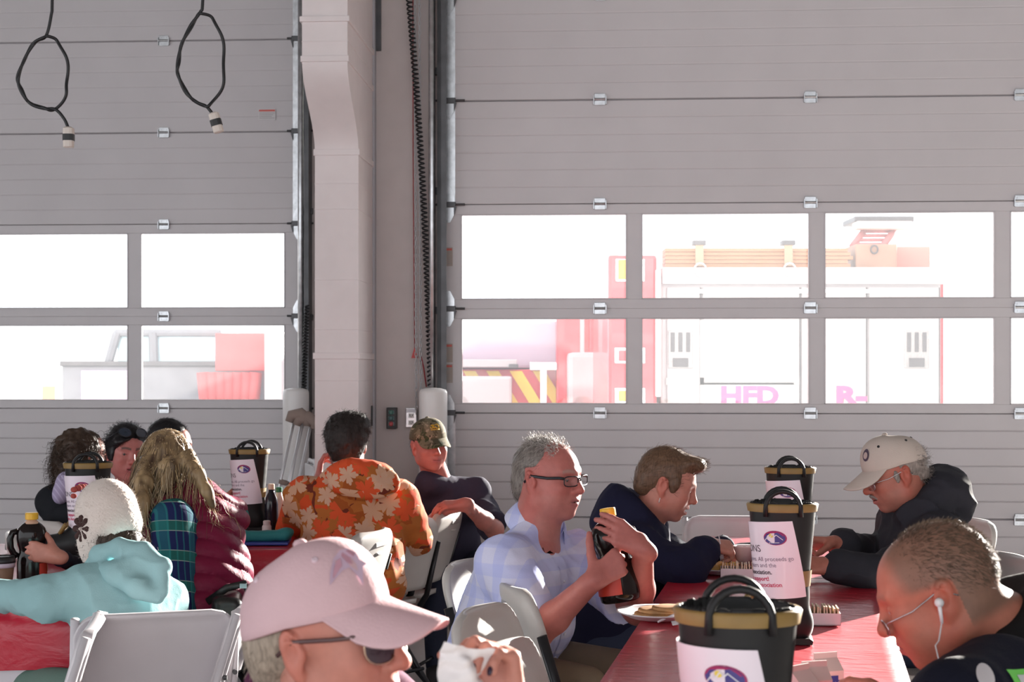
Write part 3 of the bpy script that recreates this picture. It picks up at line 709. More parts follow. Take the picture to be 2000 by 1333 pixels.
chair(1195, 1010, 6.0, -10, 'white folding chair holding the woman in the navy hoodie', True)
chair(15, 1003, 6.1, 15, 'grey folding chair cut by the picture edge behind the syrup bottle')
chair(75, 985, 6.6, 40, 'grey folding chair behind the woman with curly hair')
# folded chairs leaning by the column
m_fold = mat('folded_chair_white', (.66,.65,.66), .4)
for i in range(4):
    c = W(592+i*9, 900, 8.9-.05*i)
    r = empty('folded_chair', (c[0], c[1], 0), math.radians(14)); tag(r, 'white folding chair folded flat by the column, ' + ('nearest the crutch tips', 'second from the crutches', 'third from the crutches', 'last against the column')[i], 'chair', 'folded chairs by the column')
    b = MB(); b.tube([(0, -.2, .05), (.03, -.2, .6), (.045, -.19, .88), (.055, -.15, .94), (.055, .15, .94), (.045, .19, .88), (.03, .2, .6), (0, .2, .05)], .012, 8); b.build('frame', m_fold, r, True)
    b = MB(); b.box((.03, -.19, .62), (.048, .19, .92), bev=.006); b.build('backrest', m_fold, r); b = MB(); b.box((.006, -.18, .18), (.026, .18, .55), bev=.006); b.build('seat', m_fold, r)
# crutches leaning on the bollard
m_pad = mat('crutch_pad', (.24,.185,.16), .85, bump=.4, bscale=60); m_alu = mat('aluminium', (.62,.62,.64), .35, metal=.8)
for i, (tx, ty, bxp, byp, lab) in enumerate(((588, 806, 545, 985, 'aluminium crutch with tan padded top leaning outermost by the bollard'), (602, 812, 566, 985, 'aluminium crutch with tan padded top leaning closest to the column'))):
    Yc = 8.95
    t = W(tx, ty, Yc); bt = W(bxp, byp, Yc-.02); d = nrm(t-bt); foot = t-d*(t[2]/d[2]); sd = nrm(np.cross(d, (0, 1, 0)))*1.0
    r = empty('crutch', tuple(foot)); tag(r, lab, 'crutch', 'crutches by the column')
    L = np.linalg.norm(t-foot)
    for s_ in (-1, 1):
        b = MB(); b.tube([d*.42+sd*s_*.012, d*(L-.5)+sd*s_*.022, d*(L-.02)+sd*s_*.028], .0085, 8); b.build('side_tube', m_alu, r, True)
    b = MB(); b.tube([d*.03, d*.5], .0115, 8); b.build('lower_tube', m_alu, r, True)
    b = MB(); b.lathe([(.022, 0), (.024, .02), (.014, .06)], 10, Matrix.Translation((0, 0, 0))); b.build('rubber_tip', m_blk, r)
    b = MB(); c0 = d*(L-.02); b.tube([c0-sd*.055-d*.05, c0-sd*.05-d*.012, c0+d*.010, c0+sd*.05-d*.012, c0+sd*.055-d*.05], [.024, .034, .038, .034, .024], 12); b.build('arm_pad', m_pad, r, True)
    b = MB(); c1 = d*(L-.42); b.tube([c1-sd*.03, c1+sd*.03], .016, 8); b.build('hand_grip', m_pad, r, True)
# ------------------------------------------------------------------ tables and cloths
def red_plastic():
    m = mat('red_plastic_cloth', (.45,.012,.032), .45, spec=.25, var=.06, vscale=5); N, L = nodes_of(m); bs = N['Principled BSDF']
    bs.inputs['Coat Weight'].default_value = .6; bs.inputs['Coat Roughness'].default_value = .25; bs.inputs['Coat IOR'].default_value = 1.5
    tc = N.new('ShaderNodeTexCoord'); mp = N.new('ShaderNodeMapping'); mp.inputs['Scale'].default_value = (11, 3.0, 6); nz = N.new('ShaderNodeTexNoise'); nz.inputs['Scale'].default_value = 2.2; nz.inputs['Detail'].default_value = 4; nz.inputs['Distortion'].default_value = .9
    bp = N.new('ShaderNodeBump'); bp.inputs['Strength'].default_value = .55; bp.inputs['Distance'].default_value = .010
    L.new(tc.outputs['Object'], mp.inputs['Vector']); L.new(mp.outputs[0], nz.inputs['Vector']); L.new(nz.outputs['Fac'], bp.inputs['Height']); L.new(bp.outputs[0], bs.inputs['Normal']); L.new(bp.outputs[0], bs.inputs['Coat Normal']); return m
m_redc = red_plastic(); m_whc = mat('white_cloth', (.62,.58,.62), .7, bump=.3, bscale=12, bdist=.01)
m_tt = mat('table_top_plastic', (.6,.58,.55), .5)
def table(cx, cy, ang, ln, wd, lab, clab, drop, seed, under=None, hem=0.0, zt=.735):
    """ang: direction of the long axis, degrees from +x"""
    r = empty('folding_table', (cx, cy, 0), math.radians(ang)); tag(r, lab, 'table')
    b = MB(); b.box((-ln/2, -wd/2, zt-.05), (ln/2, wd/2, zt-.008), bev=.01); b.build('tabletop', m_tt, r)
    n = max(1, round(ln/2.2))
    for k in range(n):
        c0 = -ln/2+(k+.5)*ln/n
        for sx in (-1, 1):
            for sy in (-1, 1):
                b = MB(); b.tube([(c0+sx*(ln/n/2-.22), sy*(wd/2-.1), 0), (c0+sx*(ln/n/2-.25), sy*(wd/2-.1), zt-.05)], .014, 8); b.build('leg', m_dark, r, True)
    def cloth(name, mt, drop, z, seed, hem, lab, fl=1.0):
        V = []; st = .035; nx = int((ln+2*drop)/st)+1; ny = int((wd+2*drop)/st)+1; g = np.random.default_rng(seed)
        xs = np.linspace(-ln/2-drop, ln/2+drop, nx+1); ys = np.linspace(-wd/2-drop, wd/2+drop, ny+1)
        X, Yg = np.meshgrid(xs, ys, indexing='ij'); P = np.stack([X.ravel(), Yg.ravel(), np.zeros(X.size)], 1)
        wv = wob(P*A_([1.5,.6,1]), seed, 9, 3)*.0018; wf = wob(P*A_([1,1,0]), seed+5, 11, 2)
        cx_ = np.clip(P[:, 0], -ln/2-.004, ln/2+.004); cy_ = np.clip(P[:, 1], -wd/2-.004, wd/2+.004); ox = P[:, 0]-cx_; oy = P[:, 1]-cy_; ov = np.hypot(ox, oy)
        dn = ov*(1+hem*np.sin(P[:, 0]*2.3+seed)); out = np.minimum(ov, .012)*(fl > .5)-(fl < .5)*.004+.05*fl*np.clip(ov, 0, 1)*(.6+.5*wf)
        ux = np.where(ov > 0, ox/np.maximum(ov, 1e-6), 0); uy = np.where(ov > 0, oy/np.maximum(ov, 1e-6), 0)
        V = np.stack([cx_+ux*out, cy_+uy*out, z+np.where(ov > 0, -dn, wv+.003)], 1)
        idx = np.arange((nx+1)*(ny+1)).reshape(nx+1, ny+1)
        F = np.stack([idx[:-1, :-1].ravel(), idx[1:, :-1].ravel(), idx[1:, 1:].ravel(), idx[:-1, 1:].ravel()], 1)
        o = mesh_obj(name, V, F, mt); o.location = (cx, cy, 0); o.rotation_euler = (0, 0, math.radians(ang)); tag(o, lab, 'tablecloth'); return o
    cloth('tablecloth', m_redc, drop, zt, seed, hem, clab)
    if under: cloth('under_cloth', m_whc, .55, zt-.006, seed+3, 0, under, .35)
    return r
TA = 90-10.9; T_DIR = A_([math.cos(math.radians(TA)), math.sin(math.radians(TA))])
mid = A_([.90, 5.33]); c = mid+T_DIR*(4.35-5.33)/T_DIR[1]
table(c[0], c[1], TA, 4.7, .70, 'long folding table under the shiny red cloth with three boots', 'shiny red plastic cloth on the long table with sunlit creases', .10, 3)
table(-1.36, 7.2, 96, 2.1, .74, 'folding table under red cloth in front of the orange hoodie', 'red plastic cloth on the table with the teal pouch', .30, 5)
table(-1.80, 5.52, 97, 1.9, .80, 'folding table under red cloth where the child in aqua sits', 'red plastic cloth draped over white cloth where the child sits', .17, 9, 'white cloth hanging below the red cloth near the child', .25)
# ------------------------------------------------------------------ boots with donation signs
TZ = .741
m_boot = mat('boot_rubber', (.014,.014,.015), .45, bump=.15, bscale=50, spec=.3); m_byel = mat('boot_yellow', (.24,.15,.045), .5, var=.12, vscale=20)
m_paper = mat('sign_paper', (.78,.70,.78), .45, coat=.3); m_ink = mat('ink_dark', (.09,.07,.09), .6); m_inkred = mat('ink_red', (.55,.05,.13), .6); m_inkgrey = mat('ink_grey', (.22,.17,.24), .6)
m_lgb = mat('logo_blue', (.06,.05,.22), .5); m_lgr = mat('logo_red', (.36,.03,.12), .5); m_lgw = mat('logo_white', (.75,.75,.8), .5); m_lgy = mat('logo_yellow', (.75,.6,.1), .5)
BH = .365
def shaft_ab(z):
    t = np.clip((z-.13)/(BH-.13), 0, 1); return .067+.022*t, .055+.012*t   # half depth (x), half width (y)
def boot_geo():
    s = Sdf()
    for i in range(9):
        z = .13+(BH+.05-.13)*i/8; a, b_ = shaft_ab(z); s.ell((0, 0, z), (a-.006, b_-.006, .06), k=.03, cuts=((A_([0,0,BH]), A_([0,0,1.])),))
    s.ell((0, 0, .09), (.068, .052, .09), k=.03); s.ell((-.02, 0, .055), (.085, .05, .055), k=.03); s.cap((-.06, 0, .055), (-.165, 0, .045), .05, .042, k=.03); s.ell((-.185, 0, .038), (.055, .05, .04), k=.03)
    s.ell((.035, 0, .045), (.045, .042, .05), k=.02)
    s.box((-.08, 0, -.03), (.4, .2, .038), k=.004, op=-1, rad=.001)
    s.ell((0, 0, BH+.01), (.083, .061, .09), k=.003, op=-1)
    return s.mesh(.0045)
BV, BF = boot_geo()
def ell_pt(phi, z, off=0.0): a, b_ = shaft_ab(z); return A_([(a+off)*np.cos(phi), (b_+off)*np.sin(phi), z])
def wrapmap(u, z, phi0, off):
    a, b_ = shaft_ab(z); ph = phi0+np.linspace(0, 5.5, 300); x = (a+off)*np.cos(ph); y = (b_+off)*np.sin(ph)
    L = np.concatenate([[0], np.cumsum(np.hypot(np.diff(x), np.diff(y)))]); p = np.interp(u, L, ph); return ell_pt(p, z, off)
LINES = [('DONATIONS', .0205, .178, .122, 0, 1.0), ('meals by donations. All proceeds go', .0125, .262, .098, 2, 0), ('our firefighters and the', .0125, .212, .082, 2, 0), ('Fire Fighters Association.', .0125, .196, .064, 0, .0004), ('Thank you for your support!', .0125, .184, .047, 1, .0004), ('Fire Fighters Association', .0125, .215, .031, 1, .0003)]
TXT = []
for (t, sz, ue, v, mi, bold) in LINES:
    V, F = text_geo(t, sz*1.25, bold if bold < .5 else 0); xm = max(p.x for p in V); TXT.append(([(ue-xm+p.x, v+p.y) for p in V], F, mi))
BOOT = {}
def boot(px, Y, face, phi0, tilt, label, z_lo=.118):
    """face: direction of the toe (deg); phi0: where the paper's far edge starts, measured in the boot"""
    p = W(px, 0, Y); r = empty('rubber_boot', (p[0], p[1], TZ), math.radians(face-180)); tag(r, label, 'boot', 'donation boots')
    if 'm' not in BOOT: BOOT['m'] = mesh_obj('boot_body', BV, BF, m_boot, r)
    else: link_copy(BOOT['m'], r)
    b = MB(); n = 40; V = []; F = []
    for i in range(n):
        ph = 2*math.pi*i/n
        for (z, o) in ((BH-.019, .0035), (BH-.001, .0055), (BH+.003, .002), (BH+.002, -.004)): V.append(ell_pt(ph, z, o))
    for i in range(n):
        for j in range(3): a = 4*i+j; c = 4*((i+1) % n)+j; F.append((a, c, c+1, a+1))
    b.add(V, F); b.build('top_band', m_byel, r, True)
    b = MB(); V = []; F = []
    for i in range(14):
        ph = -1.0+2.0*i/13
        for z in (.150, .192): V.append(ell_pt(ph, z, .004))
    for i in range(13): F.append((2*i, 2*i+2, 2*i+3, 2*i+1))
    b.add(V, F); b.build('heel_stripe', m_byel, r, True)
    b = MB(); b.tube([(-.075, -.046, .135), (-.085, -.038, .12), (-.1, -.02, .10), (-.105, 0, .097), (-.1, .02, .10), (-.085, .038, .12), (-.075, .046, .135)], .009, 6); b.build('instep_trim', m_byel, r, True)
    b = MB(); b.prism([(-.24, .0), (-.245, .012), (-.2, .016), (-.03, .016), (.07, .016), (.078, .01), (.076, 0)], -.045, .045); b.build('sole', m_boot, r)
    for sy in (-1, 1):
        b = MB(); pts = []
        for i in range(13):
            a = math.pi*i/12; pts.append((.046*math.cos(a), sy*(.064-.006*math.sin(a)), BH-.02+.056*math.sin(a)**.8 if 0 < i < 12 else BH-.03))
        b.tube(pts, .0062, 8); b.build('pull_loop', m_boot, r, True)
    # paper
    nu, nv = 30, 6; V = []; F = []
    def pm(u, v, off): z = z_lo+v+(tilt*(u-.14)); return wrapmap(u, z, phi0, off)
    for j in range(nv+1):
        for i in range(nu+1): V.append(pm(.279*i/nu, .2*j/nv, .0045))
    for j in range(nv):
        for i in range(nu): a = j*(nu+1)+i; F.append((a, a+1, a+nu+2, a+nu+1))
    pp = mesh_obj('paper_sign', V, F, m_paper, r)
    for (pts, F_, mi) in TXT:
        mesh_obj('printed_line', [pm(u, v, .0052) for (u, v) in pts], F_, [m_ink, m_inkred, m_inkgrey][mi], pp, False)
    def patch(poly, m, off, nm):
        V = [pm(u, v, off) for (u, v) in poly]; mesh_obj(nm, V, [tuple(range(len(V)))], m, pp, False)
    cu, cv = .226, .158; ra, rb = .031, .019
    el = lambda k, a0=0, a1=2*math.pi, n=28: [(cu+ra*k*math.cos(a), cv+rb*k*math.sin(a)) for a in np.linspace(a0, a1, n)]
    patch(el(1.0)[:-1], m_lgr, .0052, 'logo_rim'); patch(el(.92)[:-1], m_lgb, .0056, 'logo_field'); patch(el(.9, .25, math.pi-.25), m_lgr, .006, 'logo_sky')
    patch([(cu-.006+.0055*math.cos(a), cv+.006+.005*math.sin(a)) for a in np.linspace(0, 2*math.pi, 12)[:-1]], m_lgy, .0063, 'logo_sun')
    mt = [(-.024, -.006), (-.015, .0035), (-.011, -.001), (-.002, .009), (.003, .003), (.009, .0075), (.024, -.006)]
    for (a, c) in zip(mt[:-1], mt[1:]): patch([(cu+a[0], cv+a[1]-.001), (cu+c[0], cv+c[1]-.001), (cu+c[0], cv+c[1]+.0012), (cu+a[0], cv+a[1]+.0012)], m_lgw, .0066, 'logo_peak')
    for i in range(7): patch([(cu-.014+.004*i, cv-.0135), (cu-.0115+.004*i, cv-.0135), (cu-.0115+.004*i, cv-.0115), (cu-.014+.004*i, cv-.0115)], m_lgw, .0066, 'logo_caption')
    return r
PH = math.pi-.0
boot(1528, 4.06, 172, 1.52, .05, 'rubber boot with tilted donation sign, middle of the long red table')
boot(1440, 2.25, 176, 1.50, -.02, 'rubber boot nearest the camera with a large donation sign')
boot(1543, 5.6, 174, 1.60, .05, 'rubber boot furthest along the long red table')
boot(487, 6.95, 180, 1.60, .05, 'rubber boot with sign beside the teal pouch and the orange hoodie')
boot(172, 5.9, 186, 1.65, .02, 'rubber boot half hidden behind the white knit hat')
# ------------------------------------------------------------------ bottles, cups, plates
m_syr = mat('syrup_dark', (.010,.006,.006), .13, spec=.35); m_syrt = mat('clear_neck', (.55,.33,.22), .12, spec=.6); m_capy = mat('cap_yellow', (.75,.42,.03), .35); m_labr = mat('label_red', (.55,.05,.03), .4); m_laby = mat('label_gold', (.75,.4,.08), .4)
def syrup(name, base, axis, label, face, Hs=.245, rk=1.0):
    r = empty(name, tuple(base)); q = Vector(axis).to_track_quat('Z', 'Y'); r.rotation_mode = 'QUATERNION'; r.rotation_quaternion = q @ Matrix.Rotation(math.radians(face), 3, 'Z').to_quaternion(); tag(r, label, 'bottle')
    k = Hs/.25
    prof = [(.0, 0), (.04, 0), (.047, .005), (.049, .02), (.049, .085), (.046, .105), (.041, .118), (.042, .13), (.047, .145), (.05, .165), (.049, .185), (.044, .2), (.033, .212), (.024, .219)]
    M = Matrix.Diagonal((k*1.0*rk, k*.78*rk, k, 1)); b = MB(); b.lathe([(max(x, .0005), z) for x, z in prof], 28, M); b.build('bottle_body', m_syr, r, True)
    b = MB(); b.lathe([(.027*.95, .215), (.021, .222), (.017, .226), (.0165, .234)], 20, Matrix.Diagonal((k, k, k, 1))); b.build('bottle_neck', m_syrt, r, True)
    b = MB(); b.lathe([(.0205, .229), (.0215, .231), (.0215, .249), (.0195, .252), (.001, .253)], 24, Matrix.Diagonal((k, k, k, 1))); b.build('cap', m_capy, r, False)
    b = MB(); pts = [(.045, 0, .19), (.062, 0, .186), (.07, 0, .165), (.068, 0, .135), (.058, 0, .115), (.046, 0, .105)]; b.tube([A_(p)*k*A_([rk,1,1]) for p in pts], [.011*k]*6, 10); b.build('handle', m_syr, r, True)
    V = []; F = []
    for i in range(13):
        ph = -1.1+2.2*i/12
        for z in (.022, .083): V.append((.0505*rk*k*math.cos(ph+math.pi*1.0), .0505*rk*.8*k*math.sin(ph+math.pi*1.0), z*k))
    for i in range(12): F.append((2*i, 2*i+2, 2*i+3, 2*i+1))
    lb = mesh_obj('label', V, F, m_labr, r)
    b = MB(); b.add([(-.0512*rk*k, -.012*k, .05*k), (-.0512*rk*k, .016*k, .05*k), (-.0512*rk*k, .016*k, .075*k), (-.0512*rk*k, -.012*k, .075*k)], [(0, 1, 2, 3)]); b.build('label_badge', m_laby, lb)
    return r, lb
syrup('syrup_bottle', W(62, 1144, 5.1)*A_([1,1,0])+A_([0,0,TZ]), (0, 0, 1), 'dark syrup bottle with yellow cap gripped beside the child', 20)
def bottle(name, px, Y, prof, mbody, mcap, caph, label, z=TZ):
    p = W(px, 0, Y); r = empty(name, (p[0], p[1], z)); tag(r, label, 'bottle')
    b = MB(); b.lathe(prof, 24); b.build('bottle_body', mbody, r, True); zt = prof[-1][1]; rt = prof[-1][0]
    b = MB(); b.lathe([(rt*1.08, zt-.002), (rt*1.15, zt), (rt*1.15, zt+caph), (rt*.9, zt+caph+.003)], 20); b.build('cap', mcap, r); return r
m_green = mat('cap_green', (.02,.16,.09), .4); m_shaker = mat('shaker_spice', (.62,.42,.36), .3, var=.15, vscale=60)
bottle('sauce_bottle', 530, 6.9, [(.028,0),(.03,.005),(.03,.12),(.026,.15),(.014,.175),(.013,.19)], mat('sauce_dark', (.012,.012,.02), .12), mat('cap_cream', (.7,.5,.38), .4), .02, 'slim dark bottle with a cream cap beside a rubber boot')
bottle('creamer_bottle', 545, 7.0, [(.03,0),(.033,.005),(.033,.10),(.026,.13),(.014,.155),(.013,.17)], mat('creamer_clear', (.62,.56,.55), .2), m_green, .018, 'pale bottle with a green cap behind the orange hoodie sleeve')
bottle('spice_shaker', 1510, 3.85, [(.024,0),(.0255,.004),(.0255,.082),(.023,.09)], m_shaker, m_green, .026, 'small spice shaker with a green cap behind the nearest boot')
m_cup = mat('paper_cup', (.72,.62,.64), .5); m_plate = mat('foam_plate', (.74,.70,.73), .5, bump=.05, bscale=100); m_pan = mat('pancake', (.42,.22,.09), .6, var=.3, vscale=30, bump=.3, bscale=60); m_egg = mat('scrambled_egg', (.62,.42,.12), .6, var=.25, vscale=40, bump=.6, bscale=50, bdist=.01); m_saus = mat('sausage', (.16,.07,.05), .5)
def cup(px, py, Y, h, label, z=TZ, r0=.028, r1=.038):
    p = W(px, py, Y); b = MB(); b.lathe([(r0*.96, .003), (r0, 0), (r1, h-.004), (r1+.003, h-.002), (r1+.003, h+.002), (r1-.001, h), (r0-.002, .012), (.001, .01)], 28, cap=False); o = b.build('paper_cup', m_cup, None, True); o.location = (p[0], p[1], z); tag(o, label, 'cup'); return o
cup(1455, 1100, 5.55, .085, 'white paper cup beside the plate of scrambled eggs')
cup(444, 1040, 6.7, .07, 'white paper cup at the sleeve of the maroon vest', r0=.024, r1=.032)
cup(268, 1040, 5.6, .085, 'pale pink paper cup between the white hat and the maroon vest')
def plate(px, Y, label, food, rad=.115):
    p = W(px, 0, Y); r = empty('foam_plate', (p[0], p[1], TZ)); tag(r, label, 'plate')
    b = MB(); b.lathe([(.001, .002), (rad*.62, .001), (rad*.7, .004), (rad*.93, .017), (rad, .02), (rad*1.0, .023), (rad*.93, .021), (rad*.68, .008), (.001, .006)], 40, cap=False); b.build('plate_disc', m_plate, r, True)
    if food == 'pancake':
        for i, (dx, dy, rr) in enumerate(((0, 0, .07), (.008, .006, .066), (.03, -.02, .05))):
            s = MB(); s.lathe([(rr*.95, .0), (rr, .004), (rr*.97, .009), (rr*.8, .011), (.001, .0115)], 28, Matrix.Translation((dx, dy, .007+.0105*i))); s.build('pancake', m_pan, r, True)
    else:
        s = Sdf(); g = np.random.default_rng(4)
        for i in range(26): s.ell((g.uniform(-.05, .06), g.uniform(-.05, .05), .014+g.uniform(0, .014)), (g.uniform(.012, .02), g.uniform(.01, .018), g.uniform(.008, .013)), k=.006)
        V, F = s.mesh(.004); o = mesh_obj('scrambled_egg', V, F, m_egg, r); o['kind'] = 'stuff'
        for i in range(2): s = MB(); s.tube([(.045, -.03+.03*i, .028), (.07, -.025+.03*i, .03), (.09, -.02+.03*i, .024)], .009, 8); s.build('sausage', m_saus, r, True)
    return r
plate(1285, 4.45, 'white foam plate of pancakes near the elbow of the blue shirt', 'pancake', .12)
plate(1412, 5.45, 'white foam plate of scrambled eggs under the fork of the navy hoodie', 'egg', .105)
plate(440, 6.55, 'white plate with a crumpled napkin beside the teal pouch', 'none', .07)
def fork(p, d, label, L=.15):
    o = MB(); d = nrm(d); s_ = nrm(np.cross(d, (0, 0, 1))); r = empty('plastic_fork', tuple(p)); tag(r, label, 'fork')
    o.tube([A_([0,0,0]), d*L*.6+A_([0,0,.004]), d*L*.72], [.0035, .004, .007], 6, flat=.5); 
    for k in (-1.5, -.5, .5, 1.5): o.tube([d*L*.72+s_*k*.0035, d*L+s_*k*.0038], [.0016, .0012], 5)
    o.build('fork_body', mat('fork_white', (.7,.66,.7), .3), r, True); return r
fork(W(1285, 1224, 4.33)*A_([1,1,0])+A_([0,0,TZ+.008]), (.6, .5, .13), 'white plastic fork leaning on the pancake plate')
# packet boxes, cartons, small things
m_card = mat('card_white', (.72,.62,.66), .5); m_pkt = mat('packet_paper', (.68,.52,.38), .6, var=.15, vscale=80)
def packet_box(px, Y, rz, label):
    p = W(px, 0, Y); r = empty('packet_box', (p[0], p[1], TZ), math.radians(rz)); tag(r, label, 'packet box')
    b = MB(); w, d, h = .068, .04, .034; b.box((-w, -d, 0), (w, d, .003)); b.box((-w, -d, 0), (w, -d+.002, h)); b.box((-w, d-.002, 0), (w, d, h)); b.box((-w, -d, 0), (-w+.002, d, h)); b.box((w-.002, -d, 0), (w, d, h)); b.build('tray', m_card, r)
    g = np.random.default_rng(int(px))
    for i in range(14): b = MB(); x = -w+.006+i*(2*w-.014)/13; b.box((x-.0022, -d+.004, .004), (x+.0022, d-.005, h+.012+g.uniform(0, .007)), Matrix.Rotation(g.uniform(-.06, .06), 4, 'Y')); b.build('sugar_packet', m_pkt, r)
packet_box(1592, 4.36, -6, 'white tray of paper packets right of the middle boot')
packet_box(1446, 5.34, -8, 'white tray of paper packets left of the middle boot')
def carton(px, Y, rz, label, txt):
    p = W(px, 0, Y); r = empty('milk_carton', (p[0], p[1], TZ), math.radians(rz)); tag(r, label, 'milk carton', 'milk cartons')
    w = .0285; h = .07
    b = MB(); b.box((-w, -w, 0), (w, w, h)); b.build('carton_body', mat('carton_white', (.75,.62,.6), .4), r)
    b = MB(); b.add([(-w,-w,h),(w,-w,h),(w,w,h),(-w,w,h),(-w,-.002,h+.024),(w,-.002,h+.024),(w,.002,h+.024),(-w,.002,h+.024)], [(0,1,5,4),(2,3,7,6),(1,2,6,5),(3,0,4,7),(4,5,6,7)]); b.box((-w, -.002, h+.024), (w, .002, h+.036)); b.build('gable_top', mat('carton_white', ()), r)
    b = MB(); b.box((-w*.92, -w-.0006, h*.42), (w*.92, -w, h*.72)); b.box((-w*.7, -w-.0007, h*.72), (w*.5, -w, h*.86)); b.build('blue_print', mat('carton_blue', (.04,.06,.3), .4), r)
    V, F = text_geo(txt, .0165, .0006); xm = max(v.x for v in V); mesh_obj('brand_lettering', [(-w*.88+v.x/xm*w*1.75, -w-.0012, h*.5+v.y) for v in V], F, mat('carton_letter', (.8,.8,.85), .4), r, False)
    V, F = text_geo('FAT', .012, .0002); mesh_obj('small_lettering', [(-w*.3+v.x, -w-.0012, h*.12+v.y) for v in V], F, mat('carton_blue', ()), r, False)
    b = MB(); b.box((w, -w*.9, h*.55), (w+.0006, w*.9, h*.58)); b.build('side_print', mat('carton_blue', ()), r); return r
carton(1590, 3.22, 14, 'milk carton with blue print closest to the nearest boot edge', 'IGOLD')
carton(1612, 3.32, 20, 'milk carton standing just behind the blue printed carton', 'IGOLD')
carton(1562, 3.18, 40, 'milk carton half hidden behind the nearest boot', 'IGOLD')
p = W(5, 0, 5.0); r = empty('coffee_cup', (p[0], p[1], TZ)); tag(r, 'brown paper coffee cup with black lid at the picture edge', 'cup')
b = MB(); b.lathe([(.028, 0), (.038, .095)], 24); b.build('sleeve', mat('cup_brown', (.2,.11,.07), .6), r, True); b = MB(); b.lathe([(.0385, .078), (.039, .095)], 24); b.build('cup_rim', mat('cup_lilac', (.5,.42,.5), .5), r, True); b = MB(); b.lathe([(.041, .093), (.041, .1), (.037, .115), (.034, .113)], 24); b.build('lid', m_blk, r, True)
def slabthing(name, px, Y, sx, sy, sz, rz, m, label, cat, z=TZ):
    p = W(px, 0, Y); b = MB(); b.box((-sx/2, -sy/2, 0), (sx/2, sy/2, sz), bev=min(sz*.4, .01)); o = b.build(name, m); o.location = (p[0], p[1], z); o.rotation_euler = (0, 0, math.radians(rz)); tag(o, label, cat); return auto_smooth(o, 50)
slabthing('blue_folder', 505, 6.42, .26, .2, .012, 4, mat('folder_blue', (.03,.05,.28), .4), 'blue folder lying under the teal pouch', 'folder')
s = Sdf(); s.box((0, 0, .02), (.115, .045, .02), rad=.018, k=.01); s.ell((-.1, 0, .03), (.03, .045, .018), k=.02); s.ell((.1, 0, .032), (.03, .045, .018), k=.02); s.disp.append(lambda P: .004*wob(P, 3, 40, 2)); V, F = s.mesh(.006)
o = mesh_obj('teal_pouch', V, F, mat('pouch_teal', (.02,.19,.20), .7, bump=.3, bscale=90)); p = W(512, 0, 6.4); o.location = (p[0], p[1], TZ+.013); o.rotation_euler = (0, 0, .05); tag(o, 'soft teal pouch lying beside the orange hoodie', 'pouch')
bottle('salt_shaker', 521, 6.62, [(.018,0),(.02,.003),(.02,.05),(.014,.06)], mat('shaker_white', (.62,.5,.5), .3), mat('shaker_cap', (.55,.42,.42), .3), .012, 'small pale salt shaker at the heel of a rubber boot')
def napkin(px, Y, sx, sy, label, seed, z=TZ+.004, rz=0):
    n = 16; g = np.linspace(-.5, .5, n+1); X, Yy = np.meshgrid(g, g, indexing='ij'); P = np.stack([X.ravel()*sx, Yy.ravel()*sy, np.zeros(X.size)], 1); P[:, 2] = .006+.006*wob(P, seed, 45, 2); idx = np.arange((n+1)**2).reshape(n+1, n+1)
    F = np.stack([idx[:-1, :-1].ravel(), idx[1:, :-1].ravel(), idx[1:, 1:].ravel(), idx[:-1, 1:].ravel()], 1); p = W(px, 0, Y); o = mesh_obj('napkin', P, F, mat('napkin_white', (.74,.7,.74), .8)); o.location = (p[0], p[1], z); o.rotation_euler = (0, 0, rz); tag(o, label, 'napkin'); return o
napkin(1640, 5.25, .26, .05, 'white paper napkin along the table edge by the dark hoodie', 5)
napkin(1330, 4.3, .05, .05, 'scrap of white napkin beside the fork on the red cloth', 6)
napkin(445, 6.5, .06, .05, 'crumpled white napkin on the small plate by the pouch', 8, TZ+.012)
napkin(140, 4.95, .06, .05, 'white napkin on the red cloth by the child', 9)
# ------------------------------------------------------------------ people: tools
def frame(yaw, pitch=0, roll=0):
    """columns: right, forward, up in world. yaw deg of facing from +x; pitch down positive; roll towards own right positive"""
    a = math.radians(yaw); f = A_([math.cos(a), math.sin(a), 0]); r = A_([math.sin(a), -math.cos(a), 0]); u = A_([0, 0, 1.])
    p = math.radians(pitch); f2 = f*math.cos(p)-u*math.sin(p); u2 = u*math.cos(p)+f*math.sin(p)
    q = math.radians(roll); u3 = u2*math.cos(q)+r*math.sin(q); r3 = r*math.cos(q)-u2*math.sin(q)
    return np.stack([r3, f2, u3], 1)
class Head:
    def __init__(s, c, yaw, pitch=0, roll=0, k=1.0): s.c = np.asarray(c, float); s.R = frame(yaw, pitch, roll); s.k = k; s.M = Matrix([[*(s.R[i]*k), s.c[i]] for i in range(3)]+[[0,0,0,1]])
    def w(s, p): return s.c+s.R @ (np.asarray(p, float)*s.k)
    def loc(s, P): return (P-s.c) @ s.R/s.k
def rotx(a): c, s_ = math.cos(a), math.sin(a); return A_([[1,0,0],[0,c,-s_],[0,s_,c]])
def rotz(a): c, s_ = math.cos(a), math.sin(a); return A_([[c,-s_,0],[s_,c,0],[0,0,1]])
